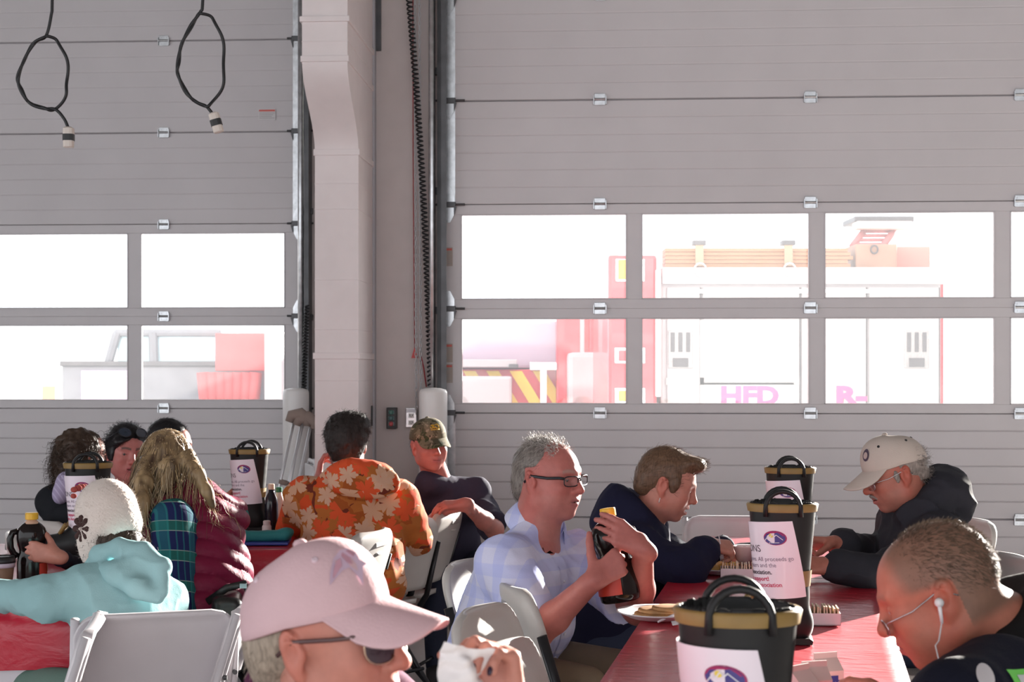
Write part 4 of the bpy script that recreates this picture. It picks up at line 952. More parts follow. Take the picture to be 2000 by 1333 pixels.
def head_prims(S, H, jaw=1.0, nose=1.0, fat=0.0, mouth=0.0, ears=(1, -1)):
    k = H.k
    def E(c, r, R=None, kk=.02, op=1): S.ell(H.w(c), A_(r)*k, H.R if R is None else H.R @ R, k=kk*k, op=op)
    def C(a, b, ra, rb=None, kk=.012, op=1): S.cap(H.w(a), H.w(b), ra*k, None if rb is None else rb*k, k=kk*k, op=op)
    E((0,-.018,.030), (.0755,.094,.086)); E((0,.03,.018), (.066,.062,.075), kk=.03)
    E((0,.032,-.045), (.056+.008*fat,.056,.060), kk=.03); E((0,.03,-.075), ((.047+.01*fat)*jaw,.052,.040), kk=.025)
    E((0,.066,-.097), (.022*jaw,.020,.018), kk=.02)
    for sx in (-1, 1):
        E((sx*.05*jaw,.002,-.062), (.020+.012*fat,.03,.028+.006*fat), kk=.03); E((sx*.040,.058,-.022), (.024,.026,.020), kk=.025); E((sx*.036,.05,-.05), (.022+.01*fat,.026,.026), kk=.025)
        C((sx*.010,.088,.0265), (sx*.043,.073,.027), .0085, .008, .014)
    for sx in (-1, 1):
        E((sx*.0315,.096,.006), (.0165,.013,.0105), kk=.014, op=-1)
        S.ell(H.w((sx*.0315,.0735,.004)), A_([.0125]*3)*k, k=.004*k)
        C((sx*.0195,.0855,.0085), (sx*.044,.0795,.007), .0042, .0036, .005); C((sx*.021,.083,-.0045), (sx*.043,.0785,-.003), .0034, .003, .006)
    C((0,.086,.018), (0,.107*1.0,-.022), .0085*nose, .0115*nose, .012); E((0,.108,-.026), (.0125*nose,.012*nose,.0105*nose), kk=.008)
    for sx in (-1, 1): E((sx*.0125*nose,.0975,-.0295), (.0085*nose,.0105,.0085), kk=.006); S.ell(H.w((sx*.006,.104,-.0375)), A_([.0035,.0045,.0035])*k, H.R, k=.003*k, op=-1)
    E((0,.078,-.058), (.027,.02,.02), kk=.018)
    mo = mouth
    C((-.020,.0855,-.0575), (-.005,.0965,-.0545), .0042, .0055, .006); C((.020,.0855,-.0575), (.005,.0965,-.0545), .0042, .0055, .006)
    C((-.017,.086,-.0655-mo), (0,.0945-mo*.2,-.0675-mo), .0046, .0066, .006); C((.017,.086,-.0655-mo), (0,.0945-mo*.2,-.0675-mo), .0046, .0066, .006)
    C((-.021,.0905,-.061-mo*.4), (.021,.0905,-.061-mo*.4), .0018+mo*.5, None, .003, -1); E((0,.101,-.061-mo*.4), (.02,.012,.0018+mo*.45), kk=.003, op=-1)
    for sx in ears:
        Re = rotz(-sx*.30) @ rotx(.12)
        E((sx*.0765,-.012,-.006), (.0085,.0185,.030), Re, .006); E((sx*.081,-.017,.008), (.0065,.015,.020), Re, .005); E((sx*.0745,-.004,-.034), (.0075,.0085,.012), Re, .006)
        E((sx*.0865,-.009,-.004), (.0065,.0095,.0165), Re, .004, -1); C((sx*.0825,-.004,.014), (sx*.0835,-.018,.017), .0028, None, .003, -1)
        C((sx*.079,.0045,-.010), (sx*.078,.004,-.002), .004, None, .004)
def neck_prims(S, H, base, r=.056, k=.03):
    S.cap(H.w((0,-.022,-.035)), base, r*H.k*.95, r*1.08*H.k, k=k)
def hand_prims(S, wrist, d, n, side=1, curl=None, thumb=None, k=1.0, spread=0.03, tcurl=(.25,.35)):
    """d: finger direction, n: direction the palm faces, side=+1 when thumb lies along n x d"""
    d = nrm(d); n = np.asarray(n, float); n = nrm(n-d*n.dot(d)); s = np.cross(n, d)*side; wrist = np.asarray(wrist, float)
    curl = curl or [(.35,.5,.35)]*4; kn = []
    offs = [.030,.0105,-.0095,-.028]; lens = [.070,.078,.072,.057]; plen = [.092,.094,.088,.080]; rad = [.0092,.0096,.0090,.0078]; tips = []
    S.cap(wrist-d*.02*k, wrist+d*.02*k, .0235*k, .023*k, k=.02)
    for i in range(4):
        K = wrist+(d*plen[i]+s*offs[i])*k; S.cap(wrist+(d*.018+s*offs[i]*.55)*k, K, .0145*k, .0118*k, k=.013*k)
        a = 0; p = K; dd0 = nrm(d+s*offs[i]*spread*20)
        fr = (.46,.30,.24)
        for j in range(3):
            a += curl[i][j]; v = nrm(dd0*math.cos(a)+n*math.sin(a)); q = p+v*lens[i]*fr[j]*k
            S.cap(p, q, rad[i]*(1.06-.08*j)*k, rad[i]*(.98-.09*j)*k, k=.0035*k); p = q
        tips.append((p, v, n*math.cos(a)-dd0*math.sin(a)))
    t = thumb or (.55, .75, .35); td = nrm(d*t[0]+s*t[1]+n*t[2]); p = wrist+(d*.022+s*.024+n*.006)*k
    q = p+td*.042*k; S.cap(p, q, .0165*k, .0125*k, k=.014*k)
    ax = nrm(d*.9+n*.35); v2 = nrm(td*math.cos(tcurl[0])+ax*math.sin(tcurl[0])); q2 = q+v2*.033*k; S.cap(q, q2, .0118*k, .0105*k, k=.004*k)
    v3 = nrm(v2*math.cos(tcurl[1])+ax*math.sin(tcurl[1])); q3 = q2+v3*.026*k; S.cap(q2, q3, .0105*k, .0085*k, k=.004*k); tips.append((q3, v3, n))
    return tips
def torso_prims(S, hip, sh, R, sw, cd, bw, bd, infl=0.0, neck=None, k=.07):
    """hip, sh: centres; R columns right, forward, up"""
    hip = np.asarray(hip, float); sh = np.asarray(sh, float); up = nrm(sh-hip); L = np.linalg.norm(sh-hip)
    fw = nrm(R[:, 1]-up*R[:, 1].dot(up)); rt = np.cross(fw, up); Q = np.stack([rt, fw, up], 1)
    S.ell(hip+up*L*.76+fw*.0, (sw*.80+infl, cd+infl, L*.33+infl), Q, k=k); S.ell(hip+up*L*.42+fw*(bd-cd)*.5, (bw+infl, bd+infl, L*.34+infl), Q, k=k); S.ell(hip+up*.02, (bw*1.04+infl, bd*.98+infl, .14+infl), Q, k=k)
    S.cap(sh-rt*sw*.80-up*.025, sh+rt*sw*.80-up*.025, .055+infl, k=.06)
    if neck is not None:
        for sx in (-1, 1): S.cap(neck-up*.0, sh+rt*sx*sw*.55-up*.012, .040+infl, .035+infl, k=.05)
    return Q
def folds(seed, amp, sc, ax=None, st=3.0):
    def g(P):
        Q = P if ax is None else P+np.outer(P @ ax, ax)*(1/st-1)
        v = wob(Q, seed, sc, 2); return -amp*(1-np.abs(v))**2*1.3+amp*.5
    return g
m_skin = mat('skin', (.6,.35,.25), .48, attr=True, bump=.12, bscale=260, var=.06, vscale=60, sss=.06, spec=.4)
m_hair = {}
def hair_mat(name, col, rough=.45, sheen=0):
    return mat('hair_'+name, col, rough, var=.35, vscale=30, stretch=(6,6,1.2), bump=.2, bscale=150, spec=.35)
SK = {'fair': A_([.53,.245,.195]), 'ruddy': A_([.43,.145,.125]), 'tan': A_([.37,.135,.098])}
def skin_cols(V, H, tone, brow=(.12,.08,.06), lip=(.40,.13,.12), stub=0.0, stubc=(.35,.30,.27), flush=.25, browstr=.8, scalp=None, lash=1.0, scalpc=None):
    """natural colours of the skin: brows, lips, stubble, ruddy nose and cheeks"""
    L = H.loc(V); C = np.repeat(tone[None], len(V), 0); tone = np.asarray(tone)
    near = np.linalg.norm(L, axis=1) < .19
    def mixc(w, c): w = np.clip(w, 0, 1)*near; C[:] = C*(1-w[:, None])+np.asarray(c)[None]*w[:, None]
    g = lambda c, r: np.exp(-(((L-A_(c))/A_(r))**2).sum(1))
    red = tone*A_([1.0,.66,.62])
    for sx in (-1, 1): mixc(flush*2*g((sx*.042,.06,-.025), (.025,.03,.022)), red)
    mixc(flush*2.2*g((0,.108,-.025), (.018,.02,.014)), red); mixc(flush*2*sstep(.068, .082, np.abs(L[:, 0])), red)
    if stub: mixc(stub*sstep(-.03, -.05, L[:, 2])*sstep(-.01, .02, L[:, 1])*(1-.8*g((0,.095,-.06), (.03,.03,.014))), stubc)
    for sx in (-1, 1):
        t = np.clip((np.abs(L[:, 0])-.012)/.036, 0, 1); zb = .0275+.006*np.sin(t*2.4)-.004*t
        w = (np.sign(L[:, 0]) == sx)*sstep(.007, .003, np.abs(L[:, 2]-zb))*(np.abs(L[:, 0]) > .010)*(np.abs(L[:, 0]) < .049)*(L[:, 1] > .055); mixc(browstr*w, brow)
        e = A_([sx*.0315,.0735,.004]); dE = np.linalg.norm(L-e, axis=1)
        mixc(lash*.75*(dE < .0150)*sstep(.0030, .0010, np.abs(L[:, 2]-.0045+.02*(np.abs(L[:, 0])-.0315)**2/.001*.02))*(np.abs(np.abs(L[:, 0])-.0315) < .014), (.05,.03,.03))
    wl_ = sstep(.0125, .009, np.abs(L[:, 2]+.0615))*(np.abs(L[:, 0]) < .0225)*(L[:, 1] > .082)*sstep(.0235, .017, np.abs(L[:, 0])); mixc(.85*wl_, lip)
    mixc(.8*sstep(.0022, .0010, np.abs(L[:, 2]+.0612))*(np.abs(L[:, 0]) < .021)*(L[:, 1] > .08), A_(lip)*.35)
    if scalp is not None: mixc(scalp(L), A_(scalpc or stubc))
    return C
def strands(roots, dirs, length, rad=.0008, seg=6, grav=0.0, curl=0.0, jit=.25, seed=1, curlf=3.0, collide=None, cd=.006):
    """hair strands as thin three sided tubes, all in one mesh"""
    g = np.random.default_rng(seed); n = len(roots); P = np.zeros((n, seg+1, 3)); P[:, 0] = roots; d = dirs+g.normal(size=(n, 3))*jit; d /= np.linalg.norm(d, axis=1)[:, None]
    ln = (length if np.ndim(length) else np.full(n, length))*g.uniform(.7, 1.2, n); ph = g.uniform(0, 6.28, n)
    side = np.cross(d, g.normal(size=(n, 3))); side /= np.linalg.norm(side, axis=1)[:, None]; s2 = np.cross(d, side)
    for j in range(1, seg+1):
        d = d+A_([0, 0, -grav])/seg; d /= np.linalg.norm(d, axis=1)[:, None]; P[:, j] = P[:, j-1]+d*(ln/seg)[:, None]
    if curl:
        t = np.linspace(0, 1, seg+1); w = (curl*t[None]*1.0)[:, :, None]; an = ph[:, None]+curlf*2*math.pi*t[None]
        P += w*(np.cos(an)[:, :, None]*side[:, None]+np.sin(an)[:, :, None]*s2[:, None])
    if collide is not None:
        for it in range(4):
            Q = P.reshape(-1, 3); dd = collide.eval(Q, .03); m = np.nonzero(dd < cd)[0]
            if not len(m): break
            e = .002; gr = np.stack([collide.eval(Q[m]+A_([e if q == a else 0 for q in range(3)]), .03)-dd[m] for a in range(3)], 1); gr /= np.maximum(np.linalg.norm(gr, axis=1), 1e-6)[:, None]
            Q[m] += gr*np.clip(cd-dd[m], 0, .03)[:, None]; P = Q.reshape(P.shape)
    T = np.gradient(P, axis=1); T /= np.maximum(np.linalg.norm(T, axis=2), 1e-9)[:, :, None]
    a = np.cross(T, g.normal(size=(n, 1, 3))); a /= np.maximum(np.linalg.norm(a, axis=2), 1e-9)[:, :, None]; b = np.cross(T, a)
    rr = rad*np.linspace(1, .35, seg+1)[None, :, None, None]; an = A_([0, 2.094, 4.189])
    ring = P[:, :, None]+rr*(np.cos(an)[None, None, :, None]*a[:, :, None]+np.sin(an)[None, None, :, None]*b[:, :, None])
    V = ring.reshape(-1, 3); base = (np.arange(n)*(seg+1)*3)[:, None, None]+(np.arange(seg)*3)[None, :, None]; k3 = np.arange(3)[None, None]
    F = np.stack([base+k3, base+(k3+1) % 3, base+3+(k3+1) % 3, base+3+k3], -1).reshape(-1, 4); return V, F
def joinVF(parts):
    V = []; F = []; o = 0
    for v, f in parts: V.append(v); F.append(f+o); o += len(v)
    return np.concatenate(V), np.concatenate(F)
class Person:
    def __init__(s, label, foot):
        s.o = A_([foot[0], foot[1], 0.0]); s.root = empty('person', tuple(s.o)); tag(s.root, label, 'person', kind='thing')
    def add(s, name, V, F, m, cols=None, smooth=True, parent=None): return mesh_obj(name, np.asarray(V, float)-s.o, F, m, parent or s.root, smooth, cols)
    def sdf(s, name, S, h, m, cols=None, clip=None, parent=None):
        V, F = S.mesh(h, clip=clip); c = cols(V) if callable(cols) else cols; return s.add(name, V, F, m, c, parent=parent), V, F
    def local(s, name, mb, m, H, smooth=True, parent=None):
        """an MB built in head coordinates"""
        V = A_([H.w(v) for v in mb.v])-s.o; o = mesh_obj(name, V, mb.f, m, parent or s.root, smooth)
        if isinstance(m, (list, tuple)): o.data.polygons.foreach_set('material_index', mb.mi)
        return o
    def eyes(s, H, iris=(.10,.06,.035), gaze=(0, 0), lid=True):
        for sx in (-1, 1):
            c = A_([sx*.0315,.0742,.004]); b = MB(); g = nrm(A_([gaze[0], 1, gaze[1]])); q = Vector(g).to_track_quat('Z', 'Y').to_matrix().to_4x4(); M = Matrix.Translation(c) @ q; r = .0127
            b.cm = 0; b.lathe([(r*math.sin(a), r*math.cos(a)) for a in np.linspace(.5, 1.9, 8)], 16, M, cap=False)
            b.cm = 1; b.lathe([(r*math.sin(a), r*math.cos(a)+.0002) for a in (.22, .36, .5)], 16, M, cap=False)
            b.cm = 2; b.lathe([(.0001, r), (r*math.sin(.22), r*math.cos(.22))], 16, M, cap=False)
            s.local('eye', b, [mat('eye_white', (.62,.58,.56), .2), mat('iris_%d' % int(iris[0]*1000), iris, .15), mat('pupil', (.01,.01,.01), .1)], H)
# caps -------------------------------------------------------------
def cap_build(P, H, m, mbrim=None, z0=.030, fz=.022, bk=.012, rx=.086, ry=.108, rz=.098, blen=.075, bdrop=.028, button=True, eyelets=True, curve=.030, name='cap', tiltback=0.0):
    n, k = 48, 14; V = []; F = []
    def rim(a): return z0+fz*max(0, math.sin(a))*0+(-.014*max(0, -math.sin(a)))-bk*0
    for j in range(k+1):
        t = j/k
        for i in range(n):
            a = 2*math.pi*i/n; zr = rim(a); ph = t*math.pi/2; cz = math.sin(ph)**.92; cr = max(math.cos(ph), 0)**.82
            f = 1+.04*max(0, math.sin(a))*math.sin(ph*2)+.006*math.cos(6*a)*math.sin(ph*2)*.5
            V.append((rx*cr*math.cos(a)*f, -.012+ry*cr*math.sin(a)*f, zr+(rz+.010*max(0, math.sin(a))*math.sin(2*ph))*cz))
    for j in range(k):
        for i in range(n): F.append((j*n+i, j*n+(i+1) % n, (j+1)*n+(i+1) % n, (j+1)*n+i))
    b = MB(); b.add(V, F)
    # inner skin so the cap has thickness
    b.add([(x*.965, -.012+(y+.012)*.965, z-.002) for (x, y, z) in V[:3*n]], [(j*n+i, (j+1)*n+i, (j+1)*n+(i+1) % n, j*n+(i+1) % n) for j in range(2) for i in range(n)])
    b.f += [(i, (k+1)*n+i, (k+1)*n+(i+1) % n, (i+1) % n) for i in range(n)]; b.mi += [0]*n
    cp = P.local(name, b, m, H)
    # brim
    b = MB(); nu, nv = 28, 10; V = []; th = .0035
    for s_ in (0, 1):
        for j in range(nv+1):
            t = j/nv
            for i in range(nu+1):
                u = -1+2*i/nu; a = math.pi/2-u*1.08; ex = blen*math.sqrt(max(0, 1-abs(u)**2.6))
                x0, y0 = rx*1.0*math.cos(a), -.012+ry*1.0*math.sin(a); x = x0*(1+.05*t*(1-abs(u))); y = y0+ex*t
                z = z0+.004-bdrop*t*ex/blen-curve*(x/.08)**2*(t*ex/blen)**.8-(th if s_ else 0)+.004*(1-abs(u)); V.append((x, y, z))
    F = []; q = (nu+1)*(nv+1)
    for j in range(nv):
        for i in range(nu): a = j*(nu+1)+i; F.append((a, a+nu+1, a+nu+2, a+1)); F.append((q+a, q+a+1, q+a+nu+2, q+a+nu+1))
    for i in range(nu): a = nv*(nu+1)+i; F.append((a, q+a, q+a+1, a+1))
    b.add(V, F); br = P.local('brim', b, mbrim or m, H, parent=cp)
    def surf(a, ph, out=.0015):
        cz = math.sin(ph)**.92; cr = max(math.cos(ph), 0)**.82; f = 1+.04*max(0, math.sin(a))*math.sin(ph*2)
        return A_([rx*cr*math.cos(a)*f, -.012+ry*cr*math.sin(a)*f, rim(a)+(rz+.010*max(0, math.sin(a))*math.sin(2*ph))*cz])*1.0+nrm(A_([math.cos(a)*cr, math.sin(a)*cr, math.sin(ph)]))*out
    if button:
        b = MB(); zt = z0+rz; b.lathe([(.0095, zt-.003), (.0095, zt+.002), (.006, zt+.0055), (.0005, zt+.0065)], 14, Matrix.Translation((0, -.012, 0))); P.local('button', b, m, H, parent=cp)
    if eyelets:
        for a in (35, 145, 215, 325, 90 if False else 270):
            a = math.radians(a); ph = .80; cr = math.cos(ph)**.82; c = surf(a, ph, .0005); nn = nrm(A_([math.cos(a)*cr, math.sin(a)*cr, math.sin(ph)]))
            b = MB(); M = Matrix.Translation(c) @ Vector(nn).to_track_quat('Z', 'Y').to_matrix().to_4x4(); b.lathe([(.0045, -.002), (.0045, .0012), (.003, .002), (.0005, .001)], 10, M); P.local('eyelet', b, eyelets if not isinstance(eyelets, bool) else m, H, parent=cp)
    return cp, surf
def glasses(P, H, m, lens, hw=.026, hh=.015, z=.002, y=.104, r=.0014, tint=None, temple_drop=.008, slip=0.0, rnd=4, wrap=.012, temple_m=None, tr=None):
    g = empty('glasses'); g.parent = P.root
    for sx in (-1, 1):
        c = A_([sx*.0335, y-slip*.2, z-slip]); pts = []
        for i in range(24):
            a = 2*math.pi*i/24; cc, ss = math.cos(a), math.sin(a); e = 1/(abs(cc)**rnd+abs(ss)**rnd)**(1/rnd); x = hw*cc*e; zz = hh*ss*e; pts.append(c+A_([x, -wrap*abs((c[0]+x)/.06)**2, zz]))
        b = MB(); b.tube(pts, r, 6, closed=True); rimo = P.local('rim', b, m, H, parent=g)
        b = MB(); b.add(pts, [tuple(range(24))]); P.local('lens', b, lens, H, parent=g)
        b = MB(); h0 = c+A_([sx*hw*.99, -wrap*((abs(c[0])+hw)/.06)**2, hh*.55]); b.tube([h0, h0+A_([sx*.008, -.012, .002]), A_([sx*.0775, .045, z+hh*.5-slip*.6]), A_([sx*.0815, -.01, .012]), A_([sx*.079, -.035, -.008])], tr or r*1.1, 6, flat=.5 if tr else 1); P.local('temple', b, temple_m or m, H, parent=g)
    b = MB(); b.tube([(-.0335+hw*.95, y-slip*.2-.001, z-slip+hh*.35), (0, y+.003-slip*.2, z-slip+hh*.6), (.0335-hw*.95, y-slip*.2-.001, z-slip+hh*.35)], r, 6); P.local('bridge', b, m, H, parent=g)
    return g
def hoodie_hood(S, H, base, R, infl=0.0, size=1.0, k=.03):
    """a dropped hood lying round the neck"""
    rt, fw, up = R[:, 0], R[:, 1], R[:, 2]
    for a in np.linspace(-2.5, 2.5, 13):
        # ring round the neck: back is thick
        bk = .5+.5*math.cos(a); dirv = rt*math.sin(a)-fw*math.cos(a); c = base+dirv*(.075+.035*bk)*size+up*(.0+.025*bk); S.ell(c, A_([.036+.022*bk]*3)*size, k=k)
    S.ell(base-fw*.115*size-up*.02, A_([.115,.055,.085])*size, np.stack([rt, fw, up], 1), k=k)
    S.cap(base-up*.02+fw*.02, base+up*.06+fw*.01, .058*size, .05*size, k=.02, op=-1)
# ------------------------------------------------------------------ fabrics
def fabric(name, col, rough=.85, bump=.35, bscale=240, var=.06, **kw): return mat(name, col, rough, bump=bump, bscale=bscale, var=var, spec=.2, **kw)
def plaid_mat(name, base, bands, rough=.85):
    m = mat(name, base, rough, spec=.2, bump=.25, bscale=260); N, L = nodes_of(m); b = N['Principled BSDF']; tc = N.new('ShaderNodeTexCoord'); cur = None
    rgb = N.new('ShaderNodeRGB'); rgb.outputs[0].default_value = (*base, 1); cur = rgb.outputs[0]
    for (ax, period, off, width, col, st) in bands:
        d = N.new('ShaderNodeVectorMath'); d.operation = 'DOT_PRODUCT'; d.inputs[1].default_value = tuple(nrm(ax)/period); L.new(tc.outputs['Object'], d.inputs[0])
        a = N.new('ShaderNodeMath'); a.operation = 'ADD'; a.inputs[1].default_value = off+50; L.new(d.outputs['Value'], a.inputs[0]); f = N.new('ShaderNodeMath'); f.operation = 'FRACT'; L.new(a.outputs[0], f.inputs[0])
        s1 = N.new('ShaderNodeMapRange'); s1.interpolation_type = 'SMOOTHSTEP'; e = min(.03, width*.3); s1.inputs['From Min'].default_value = width-e; s1.inputs['From Max'].default_value = width+e; s1.inputs['To Min'].default_value = st; s1.inputs['To Max'].default_value = 0; L.new(f.outputs[0], s1.inputs['Value'])
        mx = N.new('ShaderNodeMix'); mx.data_type = 'RGBA'; L.new(s1.outputs[0], mx.inputs['Factor']); L.new(cur, mx.inputs['A']); mx.inputs['B'].default_value = (*col, 1); cur = mx.outputs['Result']
    L.new(cur, b.inputs['Base Color']); return m
def blotch_mat(name, layers, base, rough=.85, spotscale=1.0):
    """irregular printed patches: layers of (scale, threshold, colour, seed, leafy)"""
    m = mat(name, base, rough, spec=.2, bump=.3, bscale=240); N, L = nodes_of(m); b = N['Principled BSDF']; tc = N.new('ShaderNodeTexCoord')
    rgb = N.new('ShaderNodeRGB'); rgb.outputs[0].default_value = (*base, 1); cur = rgb.outputs[0]
    def math_(op, a, b_=None):
        n = N.new('ShaderNodeMath'); n.operation = op
        for i, x in enumerate((a, b_)):
            if x is None: continue
            if isinstance(x, (int, float)): n.inputs[i].default_value = x
            else: L.new(x, n.inputs[i])
        return n.outputs[0]
    for (sc, th, col, seed, leafy) in layers:
        mp = N.new('ShaderNodeMapping'); mp.inputs['Location'].default_value = (seed*1.7, seed*.9, seed*2.3); mp.inputs['Scale'].default_value = (1, .45, 1); L.new(tc.outputs['Object'], mp.inputs['Vector'])
        if leafy:
            v = N.new('ShaderNodeTexVoronoi'); v.inputs['Scale'].default_value = sc; v.inputs['Randomness'].default_value = .9; L.new(mp.outputs[0], v.inputs['Vector'])
            sv = N.new('ShaderNodeVectorMath'); sv.operation = 'SCALE'; sv.inputs['Scale'].default_value = sc; L.new(mp.outputs[0], sv.inputs[0])
            pv = N.new('ShaderNodeVectorMath'); pv.operation = 'SCALE'; pv.inputs['Scale'].default_value = sc; L.new(v.outputs['Position'], pv.inputs[0])
            df = N.new('ShaderNodeVectorMath'); df.operation = 'SUBTRACT'; L.new(sv.outputs[0], df.inputs[0]); L.new(pv.outputs[0], df.inputs[1]); sp = N.new('ShaderNodeSeparateXYZ'); L.new(df.outputs[0], sp.inputs[0])
            cs = N.new('ShaderNodeSeparateColor'); L.new(v.outputs['Color'], cs.inputs[0])
            an = math_('ADD', math_('ARCTAN2', sp.outputs['Z'], sp.outputs['X']), math_('MULTIPLY', cs.outputs[0], 6.28)); rad = math_('SQRT', math_('ADD', math_('MULTIPLY', sp.outputs['X'], sp.outputs['X']), math_('MULTIPLY', sp.outputs['Z'], sp.outputs['Z'])))
            lob = math_('ADD', math_('MULTIPLY', math_('ABSOLUTE', math_('COSINE', math_('MULTIPLY', an, 2.5))), .55), math_('MULTIPLY', math_('ABSOLUTE', math_('COSINE', math_('MULTIPLY', an, 7.5))), .22))
            R_ = math_('MULTIPLY', math_('ADD', lob, .28), th); pick = math_('GREATER_THAN', cs.outputs[1], leafy); fac = math_('MULTIPLY', math_('LESS_THAN', rad, R_), pick)
        else:
            nz = N.new('ShaderNodeTexNoise'); nz.inputs['Scale'].default_value = sc; nz.inputs['Detail'].default_value = 2.5; nz.inputs['Distortion'].default_value = .6; L.new(mp.outputs[0], nz.inputs['Vector']); fac = math_('GREATER_THAN', nz.outputs['Fac'], th)
        mx = N.new('ShaderNodeMix'); mx.data_type = 'RGBA'; L.new(fac, mx.inputs['Factor']); L.new(cur, mx.inputs['A']); mx.inputs['B'].default_value = (*col, 1); cur = mx.outputs['Result']
    L.new(cur, b.inputs['Base Color']); return m
# ------------------------------------------------------------------ whole figures
def body_mesh(P, H, sh, hip, R, dm, arms, tone, h, headkw={}, colkw={}, nr=.056, torso=True, ak=1.0, bare=False):
    S = Sdf(); head_prims(S, H, **headkw); sh = A_(sh); up = nrm(sh-A_(hip)); tips = []
    neck_prims(S, H, sh+up*.015, nr); sw, cd, bw, bd = dm
    Q = torso_prims(S, hip, sh, R, sw-.02, cd-.02, bw-.02, bd-.02, 0, k=.05) if torso else None
    for sx, A in arms.items():
        s0 = sh+np.cross(nrm(R[:, 1]-up*R[:, 1].dot(up)), up)*sx*sw*.86-up*.03 if 'shoulder' not in A else A_(A['shoulder'])
        e, w = A_(A['elbow']), A_(A['wrist']); q = A.get('k', 1.0)*ak
        S.cap(s0, e, .045*q, .040*q, k=.03); S.cap(e, e+(w-e)*.35, .041*q, .041*q, k=.025); S.cap(e+(w-e)*.35, w, .041*q, .0265*q, k=.02)
        if 'hand' in A: tips.append(hand_prims(S, w, **{**dict(k=.98*A.get('k', 1.0)), **A['hand']}))
        else: tips.append(None)
    V, F = S.mesh(h); keep = np.linalg.norm(V-H.c, axis=1) < .21*H.k
    for sx, A in arms.items():
        e, w = A_(A['elbow']), A_(A['wrist']); keep |= (((V-w) @ nrm(w-e)) > -.09) & (np.linalg.norm(V-w, axis=1) < .24)
        if bare: t = np.clip((V-e) @ (w-e)/((w-e) @ (w-e)), -.5, 1); keep |= np.linalg.norm(V-e-t[:, None]*(w-e), axis=1) < .13
    V, F = coarsen(V, F, ~keep, .03); P.add('body', V, F, m_skin, skin_cols(V, H, tone, **colkw)); return tips
def top_mesh(P, name, m, sh, hip, R, dm, arms, h, infl=.010, sleeve=1.0, sr=(.062,.054,.043), neck=None, extra=None, disp=(), k=.06, hem=None, cuffout=0.0):
    S = Sdf(); sh = A_(sh); hip = A_(hip); sw, cd, bw, bd = dm; up = nrm(sh-hip); torso_prims(S, hip, sh, R, sw, cd, bw, bd, infl, neck, k)
    rt = np.cross(nrm(R[:, 1]-up*R[:, 1].dot(up)), up)
    for sx, A in arms.items():
        s0 = sh+rt*sx*sw*.86-up*.03 if 'shoulder' not in A else A_(A['shoulder']); e, w = A_(A['elbow']), A_(A['wrist']); q = A.get('k', 1.0)
        if sleeve <= 0: continue
        if sleeve < .6:
            c = s0+(e-s0)*sleeve*1.6; S.cap(s0, c+nrm(e-s0)*.05, sr[0]*q, sr[1]*q*1.12, k=.04, cuts=((c, nrm(e-s0)),))
        else:
            S.cap(s0, e, sr[0]*q, sr[1]*q, k=.04); c = w-nrm(w-e)*(.012-cuffout); S.cap(e, c+nrm(w-e)*.05, sr[1]*q, sr[2]*q, k=.03, cuts=((c, nrm(w-e)),))
            S.cap(c-nrm(w-e)*.035, c-nrm(w-e)*.012, sr[2]*q*1.03, sr[2]*q*1.0, k=.006)
    S.cap(sh-up*.05, sh+up*.004, .072, .066, k=.03)
    if extra: extra(S)
    S.disp += list(disp); P.S = S
    return P.sdf(name, S, h*1.22, m)
def trousers(P, hip, R, m, h=.011, knees=None, sp=.10, bw=.17, shoe=True, length=.42, skin=None):
    rt, fw = R[:, 0], A_([R[0, 1], R[1, 1], 0]); fw = nrm(fw); rt = nrm(A_([rt[0], rt[1], 0])); hip = A_(hip); S = Sdf(); S.ell(hip-A_([0,0,.03]), (bw+.01, bw*.85, .12), np.stack([rt, fw, A_([0,0,1.])], 1), k=.05)
    K = Sdf()
    for i, sx in enumerate((-1, 1)):
        kn = hip+rt*sx*(sp+.04)+fw*length-A_([0,0,.02]) if knees is None else A_(knees[i]); kn[2] = max(kn[2], .47); an = A_([kn[0]+fw[0]*.04, kn[1]+fw[1]*.04, .09])
        S.cap(hip+rt*sx*sp-A_([0,0,.02]), kn, .088, .066, k=.04)
        if skin is None: S.cap(kn, an, .063, .05, k=.03)
        else: K.cap(kn, an, .052, .036, k=.03)
        if shoe:
            b = Sdf(); b.cap(an+fw*.0-A_([0,0,.035]), an+fw*.16-A_([0,0,.055]), .045, .038, k=.03); b.ell(an-A_([0,0,.03]), (.045,.055,.06), k=.02); b.box(an*A_([1,1,0])+A_([0,0,-.05]), (.5,.5,.055), op=-1, k=.003); P.sdf('shoe', b, .011, mat('shoe_dark', (.03,.03,.035), .6))
    P.sdf('trousers', S, h, m)
    if skin is not None: P.sdf('lower_legs', K, .012, mat('skin_plain', tuple(skin), .5))
